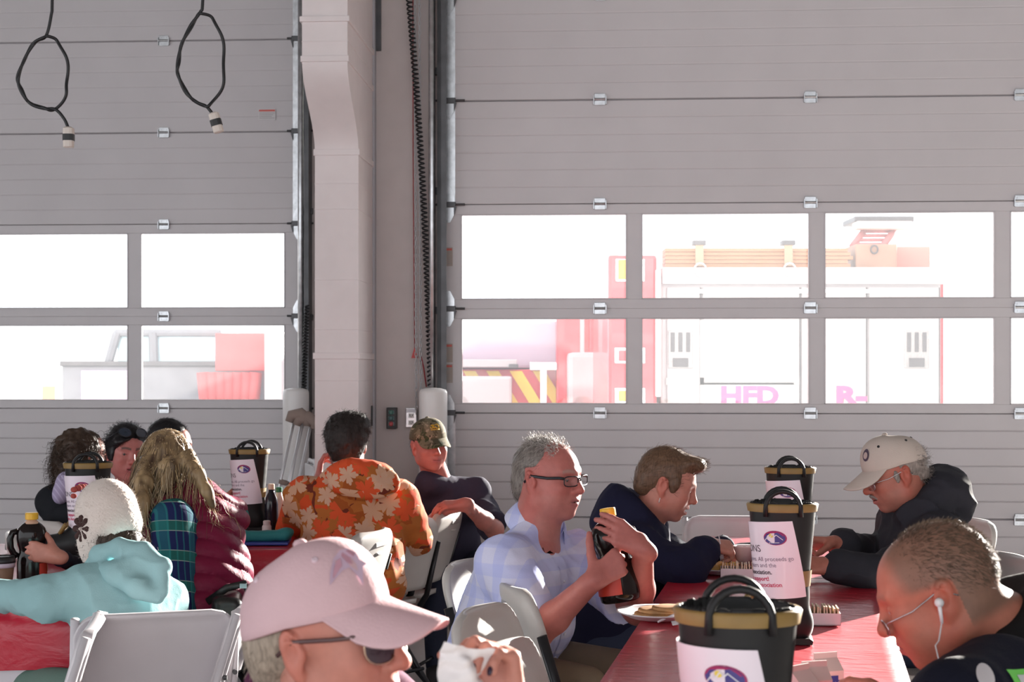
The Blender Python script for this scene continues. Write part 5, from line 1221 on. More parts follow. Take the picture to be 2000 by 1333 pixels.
def collar(P, c, R, m, r0=.062, r1=.088, stand=.04, fall=.05, gap=.45, tilt=.25, point=.03):
    rt, fw, up = R[:, 0], R[:, 1], R[:, 2]; n = 40; V = []; F = []; rows = 9
    for i in range(n+1):
        a = -math.pi+gap+(2*math.pi-2*gap)*i/n   # 0 = back
        dv = rt*math.sin(a)-fw*math.cos(a); tipf = abs(a)/(math.pi-gap)
        fl = fall+point*max(0, tipf-.6)/.4
        ring = []
        for j in range(rows):
            t = j/(rows-1)
            if t < .4: q = t/.4; rr = r0+.004*q; z = -.01+(stand+.01)*q
            else: q = (t-.4)/.6; rr = r0+.006+(r1-r0)*q**.8; z = stand+.004*math.sin(q*math.pi)-fl*q
            V.append(c+dv*rr*(1+.12*(1-tipf))+up*(z-tilt*.06*(tipf)**1.3*1.2)+fw*0)
    for i in range(n):
        for j in range(rows-1): a = i*rows+j; F.append((a, a+1, a+rows+1, a+rows))
    o = P.add('collar', V, F, m); sm = o.modifiers.new('s', 'SOLIDIFY'); sm.thickness = .0025; return o

def patch_from(P, V, F, N, sel, name, m, off=.002, parent=None):
    """a sewn-on strip or patch: the chosen faces of a garment lifted off its surface"""
    f = F[sel]; u, inv = np.unique(f, return_inverse=True); return P.add(name, V[u]+N[u]*off, inv.reshape(-1, 4), m, parent=parent)

def strip_on(P, S, origins, dirs, nu, nv, name, m, off=.0025, parent=None):
    """a trim strip laid on a garment: march from inside to its surface"""
    p = np.asarray(origins, float).copy(); d = np.asarray(dirs, float); d = d/np.linalg.norm(d, axis=1)[:, None]
    for it in range(40):
        v = S.eval(p, .3); p += d*np.clip(-v, -.01, .05)[:, None]*.9
    p += d*off; idx = np.arange(nu*nv).reshape(nu, nv); F = np.stack([idx[:-1, :-1].ravel(), idx[1:, :-1].ravel(), idx[1:, 1:].ravel(), idx[:-1, 1:].ravel()], 1); return P.add(name, p, F, m, parent=parent)
# ------------------------------------------------------------------ man in pale blue checked shirt holding a syrup bottle
P = Person('man in glasses and pale blue checked shirt opening a syrup bottle', W(1000, 0, 4.95))
H = Head(W(1073, 936, 4.9), -36, 2, 0, 1.08); R = frame(-36, 0)
sh = W(1040, 1080, 4.9); hip = A_([sh[0]-.10, sh[1]+.05, .53]); dm = (.225, .135, .185, .165)
arms = {1: dict(shoulder=W(990, 1098, 4.74), elbow=W(1042, 1245, 4.62), wrist=W(1158, 1135, 4.50), k=1.12, hand=dict(d=(.62, .10, .42), n=(.30, .95, -.05), side=-1, curl=[(1.2,1.35,.7),(1.25,1.35,.7),(1.25,1.35,.75),(1.2,1.3,.8)], thumb=(.40, .92, .12), tcurl=(.12,.1), k=1.08)),
        -1: dict(shoulder=W(1128, 1085, 5.06), elbow=W(1246, 1192, 4.74), wrist=W(1257, 1074, 4.555), k=1.08, hand=dict(d=(-.78, -.05, .52), n=(-.30, .93, -.2), side=1, curl=[(.45,.25,.15),(.5,.3,.2),(.55,.35,.2),(.6,.4,.25)], thumb=(.5, .3, .9), k=1.05))}
body_mesh(P, H, sh, hip, R, dm, arms, SK['ruddy'], .0040, dict(fat=.8, jaw=1.08, nose=1.12), dict(brow=(.30,.25,.22), stub=.12, stubc=(.42,.30,.26), flush=.3, browstr=.5, lip=(.36,.12,.12)), nr=.068, bare=True)
m_bs = plaid_mat('shirt_blue_check', (.62,.62,.80), [((.8,-.6,.05), .085, .0, .45, (.40,.44,.78), .55), ((0,0,1), .085, .2, .45, (.40,.44,.78), .45)])
ex = lambda S: S.cap(sh+A_([0,0,.03]), sh+A_([.03,-.02,.10]), .05, .05, k=.02)
so, TV, TF = top_mesh(P, 'shirt', m_bs, sh, hip, R, dm, arms, .0055, .012, .52, (.075,.074,.05), neck=H.w((0,-.02,-.11)), disp=[folds(3, .0075, 16, A_([0,0,1.]), 2.0), folds(8, .003, 45)])
collar(P, H.w((0,-.022,-.124)), frame(-38, 22), m_bs, .070, .102, .042, .062, .48, .62, .035)
trousers(P, hip, R, fabric('shorts_khaki', (.22,.17,.12)), skin=SK['ruddy'])
# buttons and placket
TN = vnormals(TV, TF); rt0 = R[:, 0]; cc = TV[TF].mean(1); nn_ = TN[TF].mean(1); sel = (np.abs((cc-sh) @ rt0) < .017) & (nn_ @ R[:, 1] > .4) & (cc[:, 2] < sh[2]-.03)
patch_from(P, TV, TF, TN, sel, 'placket', m_bs, .0022, so)
for zb in (.80, .72, .64, .56):
    q = np.nonzero((np.abs((TV-sh) @ rt0) < .006) & (TN @ R[:, 1] > .4) & (np.abs(TV[:, 2]-zb) < .008))[0]
    if len(q): c = TV[q[0]]+TN[q[0]]*.003; b = MB(); b.lathe([(.0055, 0), (.0055, .002), (.004, .003), (.0003, .0022)], 12, Matrix.Translation(c) @ Vector(TN[q[0]]).to_track_quat('Z', 'Y').to_matrix().to_4x4()); mesh_obj('button', A_([tuple(v) for v in b.v])-P.o, b.f, mat('button_pearl', (.66,.66,.76), .3), so)
hs = hair_mat('grey', (.17,.145,.13), .42)
S = Sdf(); S.ell(H.w((0,-.024,.036)), A_([.0785,.0955,.0875])*H.k, H.R, k=.01); S.ell(H.w((0,-.075,-.02)), A_([.064,.042,.06])*H.k, H.R, k=.03)
S.ell(H.w((0,.085,.012)), A_([.105,.085,.105])*H.k, H.R, k=.012, op=-1); S.box(H.w((0,.06,-.085)), A_([.2,.095,.12])*H.k, H.R, op=-1, k=.01); S.ell(H.w((0,.05,.085)), A_([.052,.062,.03])*H.k, H.R, k=.02, op=-1)
for sx in (-1, 1): S.ell(H.w((sx*.085,-.012,-.02)), A_([.03,.026,.042])*H.k, H.R, k=.008, op=-1)
S.disp.append(lambda Q: .0006*wob(H.loc(Q)*A_([1,.35,.5]), 5, 260, 2))
o, HV, HF = P.sdf('hair', S, .0036, hs)
HN = vnormals(HV, HF); L = H.loc(HV); g = np.random.default_rng(5); sel = g.choice(len(HV), 1500, replace=False)
d = np.stack([.1*np.sign(L[sel, 0]), -np.ones(len(sel)), -.35-3*np.maximum(0, -L[sel, 1]-.03)*9], 1) @ H.R.T+HN[sel]*.0
d -= HN[sel]*((d*HN[sel]).sum(1)*.97)[:, None]
V, F = strands(HV[sel]-HN[sel]*.001, d/np.linalg.norm(d, axis=1)[:, None], .030, .0007, 4, .3, 0, .08, 5)
# comb-over fluff on the crown, its sunlit white put into the strand colour
n = 700; a = g.uniform(-.055, .055, n); yv = g.uniform(-.06, .055, n); r0 = np.stack([a, yv, .03+.088*np.sqrt(np.clip(1-(a/.085)**2-((yv+.02)/.105)**2, 0, 1))], 1)
d2 = A_([[.5,-.2,.45]])+g.normal(size=(n, 3))*.3; V2, F2 = strands(A_([H.w(q) for q in r0]), (d2/np.linalg.norm(d2, axis=1)[:, None]) @ H.R.T, .034, .0007, 6, .9, .004, .2, 6, 1.0)
P.add('hair_strands', V, F, hs, parent=o)['kind'] = 'stuff'; s_ = P.add('crown_strands', V2, F2, hair_mat('white', (.50,.46,.43), .4), parent=o); s_['kind'] = 'stuff'
P.eyes(H, (.12,.12,.12), (.1,-.35))
lens_c = mat('lens_clear', (.9,.9,.92), .03, trans=0, spec=.5); 
def lens_mat(name, tint, fac=.12, refl=.10):
    if name in MATS: return MATS[name]
    m = bpy.data.materials.new(name); m.use_nodes = True; N, L = nodes_of(m); N.clear(); MATS[name] = m
    out = N.new('ShaderNodeOutputMaterial'); tr = N.new('ShaderNodeBsdfTransparent'); tr.inputs[0].default_value = (*tint, 1); gl = N.new('ShaderNodeBsdfGlossy'); gl.inputs['Roughness'].default_value = .02; m1 = N.new('ShaderNodeMixShader'); m1.inputs[0].default_value = refl
    L.new(tr.outputs[0], m1.inputs[1]); L.new(gl.outputs[0], m1.inputs[2]); L.new(m1.outputs[0], out.inputs[0]); return m
m_gf = mat('glasses_dark', (.02,.02,.025), .3, metal=.4)
glasses(P, H, m_gf, lens_mat('lens_clear2', (.92,.94,.95)), hw=.027, hh=.0145, z=.002, y=.106, r=.0017, rnd=4, temple_m=m_gf, tr=.0042)
bp = W(1213, 1176, 4.60); ax = nrm(W(1190, 1020, 4.62)-bp)
syrup('syrup_bottle', bp, tuple(ax), 'dark syrup bottle with red label in the hands of the blue shirt', 158, .28, 1.22)
# ------------------------------------------------------------------ shared hair helper
def cropped(P, H, name, m, radii=(.082,.100,.092), c=(0,-.02,.034), face=((0,.088,.0), (.11,.085,.10)), nape=-.045, ear=True, extra=None, amp=.0012, freq=230, h=.004, nstr=900, slen=.025, flow=(0,-1,-.3), lift=.35, seed=3, srad=.0007, curl=0.0, fcut=.095, post=None):
    S = Sdf(); S.ell(H.w(c), A_(radii)*H.k, H.R, k=.01); S.ell(H.w((0,-.07,-.015)), A_([.062,.045,.065])*H.k, H.R, k=.03)
    if extra: extra(S)
    S.ell(H.w(face[0]), A_(face[1])*H.k, H.R, k=.012, op=-1); S.box(H.w((0,.06,-.14+nape+.045)), A_([.2,fcut,.12])*H.k, H.R, op=-1, k=.012); S.box(H.w((0,-.1,-.17+nape)), A_([.2,.2,.12])*H.k, H.R, op=-1, k=.015)
    if ear:
        for sx in (-1, 1): S.ell(H.w((sx*.088,-.010,-.016)), A_([.03,.025,.040])*H.k, H.R, k=.008, op=-1)
    if post: post(S)
    S.disp.append(lambda Q: amp*wob(H.loc(Q)*A_([1,.4,1]), seed, freq, 2))
    o, V, F = P.sdf('hair', S, h, m); N = vnormals(V, F); L = H.loc(V); g = np.random.default_rng(seed); sel = g.choice(len(V), min(nstr, len(V)), replace=False)
    fl = flow(L[sel]) if callable(flow) else np.repeat(A_([flow], float), len(sel), 0); d = fl @ H.R.T; d -= N[sel]*((d*N[sel]).sum(1)*.9)[:, None]; d = d/np.linalg.norm(d, axis=1)[:, None]+N[sel]*lift
    V2, F2 = strands(V[sel]-N[sel]*.003, d/np.linalg.norm(d, axis=1)[:, None], slen*H.k, srad, 5, .25, curl, .2, seed); s_ = P.add('hair_strands', V2, F2, m, parent=o); s_['kind'] = 'stuff'; return o
# ------------------------------------------------------------------ woman in navy hoodie eating
P = Person('woman with short brown hair in a navy hoodie bent over her plate', W(1225, 0, 5.55))
H = Head(W(1303, 946, 5.5), -8, 20, 0, 1.02); R = frame(-6, 14)
sh = W(1254, 1048, 5.55); hip = A_([sh[0]-.14, sh[1]+.02, .53]); dm = (.20, .125, .165, .15)
arms = {1: dict(elbow=W(1335, 1118, 5.27), wrist=W(1382, 1064, 5.36), k=1.0, hand=dict(d=(.75, .25, -.15), n=(.1, .55, -.8), side=-1, curl=[(.9,1.2,.6)]*4, thumb=(.8,.3,.7))),
        -1: dict(elbow=W(1345, 1112, 5.78), wrist=W(1418, 1072, 5.62), hand=dict(d=(.55, -.15, -.5), n=(-.5, -.2, -.8), side=1, curl=[(.3,.4,.3)]*4))}
body_mesh(P, H, sh, hip, R, dm, arms, SK['fair']*A_([.92,.86,.82]), .0042, dict(fat=.6, mouth=.006), dict(brow=(.25,.17,.12), flush=.35, browstr=.5, lip=(.42,.14,.13)), nr=.058)
m_nv = fabric('hoodie_navy', (.012,.013,.036))
ex = lambda S: hoodie_hood(S, H, sh+A_([-.005,0,.045]), frame(-6, 30), size=1.05)
top_mesh(P, 'hoodie', m_nv, sh, hip, R, dm, arms, .0062, .022, 1.0, (.078,.068,.05), extra=ex, disp=[folds(12, .008, 15), folds(13, .003, 40)])
trousers(P, hip, R, fabric('jeans_blue', (.04,.05,.09)))
cropped(P, H, 'brown', hair_mat('brown', (.12,.07,.042), .45), radii=(.081,.100,.094), c=(0,-.018,.036), face=((0,.112,-.012), (.12,.088,.086)), nape=-.018, post=lambda S: (S.ell(H.w((0,.050,.098)), A_([.058,.052,.024])*H.k, H.R @ rotx(.35), k=.03), S.ell(H.w((0,.085,.094)), A_([.045,.024,.018])*H.k, H.R @ rotx(.5), k=.02), [S.ell(H.w((sx*.071,.026,.012)), A_([.010,.018,.032])*H.k, H.R, k=.015) for sx in (-1, 1)]), flow=(.05,.5,.55), lift=.25, slen=.026, seed=21, nstr=1300, fcut=.070)
b = MB(); b.tube([(.082,-.005,-.047), (.084,-.005,-.056), (.082,-.003,-.064)], .0018, 6); P.local('earring', b, mat('pearl', (.7,.66,.64), .2), H)
P.eyes(H, (.1,.07,.05), (0,-.6))
fork(W(1404, 1046, 5.33), W(1412, 1104, 5.42)-W(1404, 1046, 5.33), 'white plastic fork held over the plate of eggs', .13)
# ------------------------------------------------------------------ man in tan cap
P = Person('man with moustache in a tan cap and dark hoodie eating across the table', W(1850, 0, 5.4))
H = Head(W(1747, 925, 5.35), 184, 20, 0, 1.04); R = frame(183, 12)
sh = W(1792, 1022, 5.4); hip = A_([sh[0]+.12, sh[1]+.02, .53]); dm = (.225, .135, .18, .165)
arms = {-1: dict(elbow=W(1738, 1125, 5.14), wrist=W(1622, 1108, 5.10), k=1.05, hand=dict(d=(-1, .1, .08), n=(.1, .6, -.75), side=1, curl=[(.6,.8,.5)]*4, thumb=(.8,.5,.4))),
        1: dict(elbow=W(1748, 1100, 5.72), wrist=W(1636, 1062, 5.40), k=1.05, hand=dict(d=(-.9, -.05, .0), n=(-.1, -.55, -.8), side=-1, curl=[(.9,1.1,.6)]*4, thumb=(.7,.3,.7)))}
body_mesh(P, H, sh, hip, R, dm, arms, SK['tan']*1.05, .0042, dict(fat=.5, nose=1.12), dict(brow=(.35,.3,.27), stub=.1, flush=.45, browstr=.5), nr=.064)
m_dh = fabric('hoodie_charcoal', (.028,.028,.036))
ex = lambda S: hoodie_hood(S, H, sh+A_([.0,0,.055]), frame(183, 28), size=1.12)
top_mesh(P, 'hoodie', m_dh, sh, hip, R, dm, arms, .0062, .026, 1.0, (.082,.068,.05), extra=ex, disp=[folds(22, .010, 17), folds(23, .003, 42)])
trousers(P, hip, R, fabric('jeans_dark', (.03,.035,.06)))
m_tc = fabric('cap_tan', (.50,.43,.385)); cp, sf = cap_build(P, H, m_tc, z0=.033, rx=.0865, ry=.110, rz=.100, blen=.082, bdrop=.030, eyelets=m_blk)
b = MB(); c0 = sf(math.pi/2-.35, .62, .002); 
V = [sf(math.pi/2+.40+.17*math.cos(a), .58+.20*math.sin(a), .0022) for a in np.linspace(0, 2*math.pi, 24)[:-1]]; b.add(V, [tuple(range(23))]); P.local('cap_emblem', b, mat('emblem_dark', (.06,.04,.07), .6), H, parent=cp)
b = MB(); V = [sf(math.pi/2+.40+.11*math.cos(a), .56+.11*math.sin(a), .003) for a in np.linspace(0, 2*math.pi, 16)[:-1]]; b.add(V, [tuple(range(15))]); P.local('cap_emblem_centre', b, mat('emblem_pale', (.45,.35,.33), .6), H, parent=cp)
m_gr = hair_mat('silver', (.24,.205,.185)); S = Sdf()
S.ell(H.w((0,-.028,.022)), A_([.081,.092,.07])*H.k, H.R, k=.01); S.ell(H.w((0,-.075,-.02)), A_([.06,.036,.05])*H.k, H.R, k=.02); S.box(H.w((0,.09,-.02)), A_([.2,.085,.2])*H.k, H.R, op=-1, k=.01); S.box(H.w((0,0,-.17)), A_([.2,.2,.12])*H.k, H.R, op=-1, k=.01)
for sx in (-1, 1): S.ell(H.w((sx*.088,-.012,-.018)), A_([.03,.024,.040])*H.k, H.R, k=.006, op=-1); S.ell(H.w((sx*.073,.018,-.002)), A_([.006,.010,.022])*H.k, H.R, k=.006)
S.disp.append(lambda Q: .002*wob(H.loc(Q), 7, 230, 2)); o, V, F = P.sdf('hair', S, .004, m_gr)
L = H.loc(V); N = vnormals(V, F); sel = np.nonzero((L[:, 1] < -.06) & (L[:, 2] > -.06))[0]; sel = np.random.default_rng(3).choice(sel, min(350, len(sel)), replace=False); d = N[sel]*.8+A_([0,-.6,-.3]) @ H.R.T
V2, F2 = strands(V[sel], d/np.linalg.norm(d, axis=1)[:, None], .02, .0007, 4, .2, .004, .3, 4); P.add('hair_strands', V2, F2, m_gr, parent=o)['kind'] = 'stuff'
S = Sdf(); 
for sx in (-1, 1): S.cap(H.w((sx*.003,.1015,-.0455)), H.w((sx*.026,.087,-.057)), .0065*H.k, .0048*H.k, k=.004)
S.disp.append(lambda Q: .0018*wob(H.loc(Q), 9, 420, 2)); P.sdf('moustache', S, .0028, m_gr)
glasses(P, H, mat('glasses_silver', (.5,.5,.52), .25, metal=.9), lens_mat('lens_clear2', (.92,.94,.95)), hw=.024, hh=.015, z=.0, y=.106, r=.0011, rnd=2.6, slip=.008)
P.eyes(H, (.1,.1,.1), (0,-.6))
# ------------------------------------------------------------------ man with earphones bent over the table
P = Person('man with cropped grey hair, glasses and white earphones in a dark jacket', W(2010, 0, 2.8))
H = Head(W(1832, 1158, 2.7), 163, 25, 0, 1.03); R = frame(186, 20)
sh = W(1985, 1262, 2.76); hip = A_([sh[0]+.13, sh[1]+.05, .53]); dm = (.23, .14, .19, .17)
arms = {-1: dict(shoulder=W(1958, 1350, 2.54), elbow=W(1862, 1392, 2.43), wrist=W(1800, 1412, 2.55), k=1.08, hand=dict(d=(-.75, .15, .25), n=(.1, .75, -.5), side=1, curl=[(.5,.7,.4)]*4, thumb=(.95,.2,.3))),
        1: dict(elbow=W(1870, 1360, 3.0), wrist=W(1795, 1402, 2.80), k=1.05, hand=dict(d=(-.9, -.15, .1), n=(0, -.5, -.8), side=-1, curl=[(.6,.8,.5)]*4))}
def hairw(L):
    y, z = L[:, 1], L[:, 2]; w = sstep(.066, .030, y-.25*(z-.05))*sstep(-.075, -.050, z); w *= np.where(y > -.035, sstep(.012, .030, z), 1); return w
gt = lambda L: .78*hairw(L)
body_mesh(P, H, sh, hip, R, dm, arms, SK['tan']*A_([1.25,1.25,1.15]), .0038, dict(fat=.7, nose=1.12), dict(brow=(.2,.13,.1), stub=.22, stubc=(.30,.19,.14), flush=.35, browstr=.35, scalp=gt, scalpc=(.15,.10,.07)), nr=.068)
m_jk = fabric('jacket_navy', (.008,.009,.020), .7); m_hd = fabric('hood_black', (.010,.010,.011), .85)
o, JV, JF = top_mesh(P, 'jacket', m_jk, sh, hip, R, dm, arms, .0055, .024, 1.0, (.090,.068,.05), disp=[folds(32, .006, 14), folds(33, .002, 40)])
S = Sdf(); hb = sh+A_([-.035,0,.005]); rt, fw, up = frame(186, 30).T
for a in np.linspace(-2.3, 2.3, 15):
    bk = .5+.5*math.cos(a); dv = rt*math.sin(a)-fw*math.cos(a); S.ell(hb+dv*(.095+.025*bk)+up*(.0+.01*bk), A_([.036+.022*bk]*3), k=.03)
S.cap(hb-up*.05+fw*.03, hb+up*.12+fw*.01, .072, .066, k=.02, op=-1); S.disp += [folds(35, .006, 18)]
P.sdf('hood', S, .005, m_hd)
JN = vnormals(JV, JF)
cen = JV[JF].mean(1); px = 1000+FPX*cen[:, 0]/cen[:, 1]; s0, e0 = A_(arms[-1]['shoulder']), A_(arms[-1]['elbow'])
ax = nrm(e0-s0); t_ = (cen-s0) @ ax; zz = (cen-(s0+np.outer(t_, ax)))[:, 2]
m_lime = mat('lime_trim', (.16,.60,.10), .5); m_refl = mat('reflective_grey', (.55,.55,.56), .35)
front = JN[JF].mean(1)[:, 1] < .2
def arm_strip(t0, t1, ang0, ang1, wd, name, m, off):
    O = []; D = []; nu, nv = 22, 5; side = nrm(np.cross(ax, (0, 0, 1))); side = side if side[1] < 0 else -side; upv = np.cross(side, ax); upv = upv if upv[2] > 0 else -upv
    for i in range(nu):
        q = i/(nu-1)
        for j in range(nv):
            an = ang0+(ang1-ang0)*q+wd*(j/(nv-1)-.5); O.append(s0+ax*(t0+(t1-t0)*q)); D.append(side*math.cos(an)+upv*math.sin(an))
    strip_on(P, P.S, O, D, nu, nv, name, m, off)
def ring_strip(t0, a0, a1, wd, name, m, off):
    O = []; D = []; nu, nv = 22, 4; side = nrm(np.cross(ax, (0, 0, 1))); side = side if side[1] < 0 else -side; upv = np.cross(side, ax); upv = upv if upv[2] > 0 else -upv
    for i in range(nu):
        an = a0+(a1-a0)*i/(nu-1)
        for j in range(nv): O.append(s0+ax*(t0+wd*(j/(nv-1)-.5))); D.append(side*math.cos(an)+upv*math.sin(an))
    strip_on(P, P.S, O, D, nu, nv, name, m, off)
arm_strip(-.035, .095, .25, .62, .40, 'lime_stripe', m_lime, .002); arm_strip(-.02, .08, .30, .58, .15, 'grey_stripe', m_refl, .0035); ring_strip(-.075, -.6, 1.5, .026, 'lime_stripe', m_lime, .002)
O = []; D = []
for i in range(20):
    an = 2*math.pi*i/19
    for j in range(5): q = j/4; O.append(W(1922+16*q*math.cos(an)+6*q*math.sin(an), 1306+22*q*math.sin(an), 2.58)); D.append((-.28,-.95,.12))
strip_on(P, P.S, O, D, 20, 5, 'white_patch', mat('patch_white', (.62,.58,.60), .7), .003)
trousers(P, hip, R, fabric('jeans_dark', ()))
mh = hair_mat('greybrown', (.12,.085,.06)); 
g = np.random.default_rng(8); n = 9000; v = g.normal(size=(n, 3)); v /= np.linalg.norm(v, axis=1)[:, None]
r0 = A_([0,-.018,.030])+v*A_([.0752,.0936,.0856]); nn = v/A_([.0755,.094,.086]); nn /= np.linalg.norm(nn, axis=1)[:, None]
keep = g.uniform(0, 1, n) < hairw(r0)*(1-.55*sstep(.0, .05, r0[:, 1])); r0 = r0[keep]; nn = nn[keep]
fl = np.stack([.15*np.sign(r0[:, 0]), -.6*np.ones(len(r0)), -.5-6*np.maximum(0, -r0[:, 1]-.05)], 1); fl -= nn*((fl*nn).sum(1))[:, None]; fl /= np.linalg.norm(fl, axis=1)[:, None]
V2, F2 = strands(A_([H.w(q) for q in r0]), (fl+nn*.55) @ H.R.T, .0115, .00042, 3, 0, 0, .25, 9); P.add('hair', V2, F2, mh)['kind'] = 'stuff'
glasses(P, H, mat('glasses_silver', (), ), lens_mat('lens_grey', (.55,.55,.58), refl=.12), hw=.023, hh=.014, z=-.002, y=.110, r=.0011, rnd=2.6, slip=.016)
P.eyes(H, (.1,.08,.06), (0,-.7))
ear = empty('earphone'); ear.parent = P.root; mw = mat('earphone_white', (.75,.74,.75), .3)
b = MB(); b.lathe([(.001,-.008), (.006,-.006), (.008,0), (.0065,.006), (.003,.008)], 14, Matrix.Translation((-.0905,-.002,-.006)) @ Matrix.Rotation(1.2, 4, 'Y')); P.local('earbud', b, mw, H, parent=ear)
b = MB(); b.tube([(-.092,-.001,-.008), (-.093,.003,-.022), (-.0925,.008,-.038)], [.0036,.0032,.0026], 10); P.local('earbud_stem', b, mw, H, parent=ear)
e0 = H.w((-.0925,.008,-.037)); b = MB(); b.tube([e0, e0+A_([-.006,-.004,-.03]), W(1827, 1262, 2.58), W(1836, 1300, 2.55)], .0013, 6); mesh_obj('cable', A_(b.v)-P.o, b.f, mw, ear)
# ------------------------------------------------------------------ woman in pink cap
P = Person('woman in a pale pink cap and dark sunglasses close to the camera', W(600, 0, 2.4))
H = Head(W(640, 1250, 2.2), -20, -1, 2, 1.06); HC = Head(W(640, 1250, 2.2), -20, -12, 2, 1.06); R = frame(-30, 5)
sh = W(600, 1440, 2.28); hip = A_([sh[0]-.03, sh[1]+.1, .53]); dm = (.20, .125, .165, .15)
wr = W(1000, 1396, 2.04)
arms = {-1: dict(elbow=W(1000, 1650, 2.2), wrist=wr, k=.95, hand=dict(d=(-.22, .1, 1.0), n=(-.72, -.66, 0), side=1, curl=[(1.0,.95,.5),(1.05,1.0,.5),(1.1,1.05,.5),(1.15,1.1,.5)], thumb=(.75,.6,.3), tcurl=(.1,.1))),
        1: dict(elbow=A_([-.15,1.9,.62]), wrist=A_([.05,1.95,.70]), k=.95, hand=dict(d=(1,.2,0), n=(0,0,-1), side=-1))}
tips = body_mesh(P, H, sh, hip, R, dm, arms, SK['fair']*A_([.95,.86,.82]), .0037, dict(nose=1.05, fat=.2), dict(brow=(.35,.3,.27), flush=.25, browstr=.3, lip=(.5,.16,.17)), nr=.053)
for (p, v, n) in tips[0][:4]:
    S = Sdf(); Q = np.stack([nrm(np.cross(v, n)), nrm(v), nrm(n)], 1); S.ell(p-n*.0058-v*.001, (.0052,.0068,.0022), Q, k=.001); P.sdf('nail', S, .0012, mat('nail_polish', (.03,.012,.03), .15))
m_pj = fabric('jacket_plum', (.10,.025,.06)); ex = lambda S: [S.cap(sh+A_([.075*math.cos(a), .075*math.sin(a), .03]), sh+A_([.07*math.cos(a), .07*math.sin(a), .085]), .02, k=.02) for a in np.linspace(0, 6, 14)]
top_mesh(P, 'jacket', m_pj, sh, hip, R, dm, arms, .007, .018, 1.0, (.074,.06,.042), extra=ex, disp=[folds(42, .006, 15)])
trousers(P, hip, R, fabric('jeans_dark', ()))
cropped(P, H, 'ash', hair_mat('ash', (.30,.24,.19)), radii=(.0768,.0935,.081), c=(0,-.024,.026), face=((0,.085,.01), (.12,.088,.14)), nape=-.02, nstr=700, slen=.016, flow=(0,-.6,-.8), seed=45, fcut=.07, h=.0035)
m_pc = fabric('cap_pink', (.62,.42,.45), .8); cp, sf = cap_build(P, HC, m_pc, z0=.034, rx=.0875, ry=.107, rz=.100, blen=.080, bdrop=.040, curve=.050, eyelets=mat('eyelet_pale', (.68,.52,.58), .6))
# embroidered bird head mark on the front of the cap
m_e1 = mat('thread_lilac', (.60,.44,.56), .7); m_e2 = mat('thread_rose', (.52,.27,.34), .7)
def mark(poly, m, out, nm):
    V = [sf(math.pi/2-.42-x, .52+y, out) for (x, y) in poly]; b = MB(); b.add(V, [tuple(range(len(V)))]); P.local(nm, b, m, HC, parent=cp)
mark([(.46,-.14), (.40,.02), (.26,.20), (.06,.30), (-.10,.30), (-.20,.20), (-.16,.08), (-.26,.0), (-.14,-.02), (-.06,-.14), (-.01,-.24), (.03,-.10), (.10,.02), (.22,.0)], m_e1, .002, 'cap_emblem')
mark([(.40,-.08), (.34,.04), (.24,.15), (.16,.17), (.20,.06)], m_e2, .003, 'emblem_wing'); mark([(.12,.20), (.06,.25), (.0,.14), (.02,.04), (.09,.08)], m_e2, .003, 'emblem_neck'); mark([(-.02,.26), (-.10,.26), (-.16,.18), (-.08,.14)], m_e2, .003, 'emblem_head')
m_sg = mat('sunglass_frame', (.10,.05,.05), .2); glasses(P, H, mat('glasses_gold', (.55,.4,.3), .25, metal=.8), mat('sunglass_lens', (.018,.008,.012), .06, spec=.8), hw=.031, hh=.025, z=.004, y=.104, r=.0014, rnd=2.4, wrap=.016, temple_m=m_sg, tr=.003)
b = MB(); b.tube([(.082+.008*math.cos(a)*.3, -.006+.009*math.cos(a), -.052+.010*math.sin(a)) for a in np.linspace(0, 2*math.pi, 15)[:-1]], .0016, 6, closed=True); P.local('earring', b, mat('gold', (.8,.55,.2), .2, metal=1), H)
n = 26; g_ = np.linspace(-.5, .5, n+1); X, Z = np.meshgrid(g_, g_, indexing='ij'); Pn = np.stack([X.ravel()*.062, np.zeros(X.size), Z.ravel()*.085], 1)
Pn[:, 1] = .020*wob(Pn, 47, 75, 2)+3.5*Pn[:, 0]**2*np.sign(Pn[:, 2]+.03); Pn[:, 0] += .006*wob(Pn, 48, 60, 2); Pn[:, 2] += .007*wob(Pn, 49, 70, 2); idx = np.arange((n+1)**2).reshape(n+1, n+1)
F = np.stack([idx[:-1, :-1].ravel(), idx[1:, :-1].ravel(), idx[1:, 1:].ravel(), idx[:-1, 1:].ravel()], 1); o = mesh_obj('tissue', Pn, F, mat('tissue_white', (.78,.72,.72), .8, bump=.3, bscale=80)); o.location = tuple(W(908, 1318, 2.0)); o.rotation_euler = (0, .15, .3); tag(o, 'crumpled white tissue held in the hand with dark nails', 'tissue')
# ------------------------------------------------------------------ boy in camouflage cap
P = Person('young man in a camouflage cap and navy tee leaning on a chair back', W(865, 0, 7.6))
H = Head(W(838, 870, 7.3), -66, 4, 4, 1.0); R = frame(-78, 14)
sh = W(862, 963, 7.45); hip = A_([sh[0]+.03, sh[1]+.2, .53]); dm = (.215, .12, .155, .14)
arms = {1: dict(shoulder=W(798, 985, 7.40), elbow=W(806, 1062, 7.20), wrist=W(862, 1000, 7.00), hand=dict(d=(.9, -.05, .22), n=(.2, .3, -.9), side=-1, curl=[(.3,.45,.3)]*4, thumb=(.8,.5,.2))),
        -1: dict(shoulder=W(938, 985, 7.48), elbow=W(966, 1035, 7.20), wrist=W(908, 985, 6.98), hand=dict(d=(-.9, -.05, -.05), n=(-.1, .3, -.95), side=1, curl=[(.35,.5,.3)]*4, thumb=(.8,.5,.2)))}
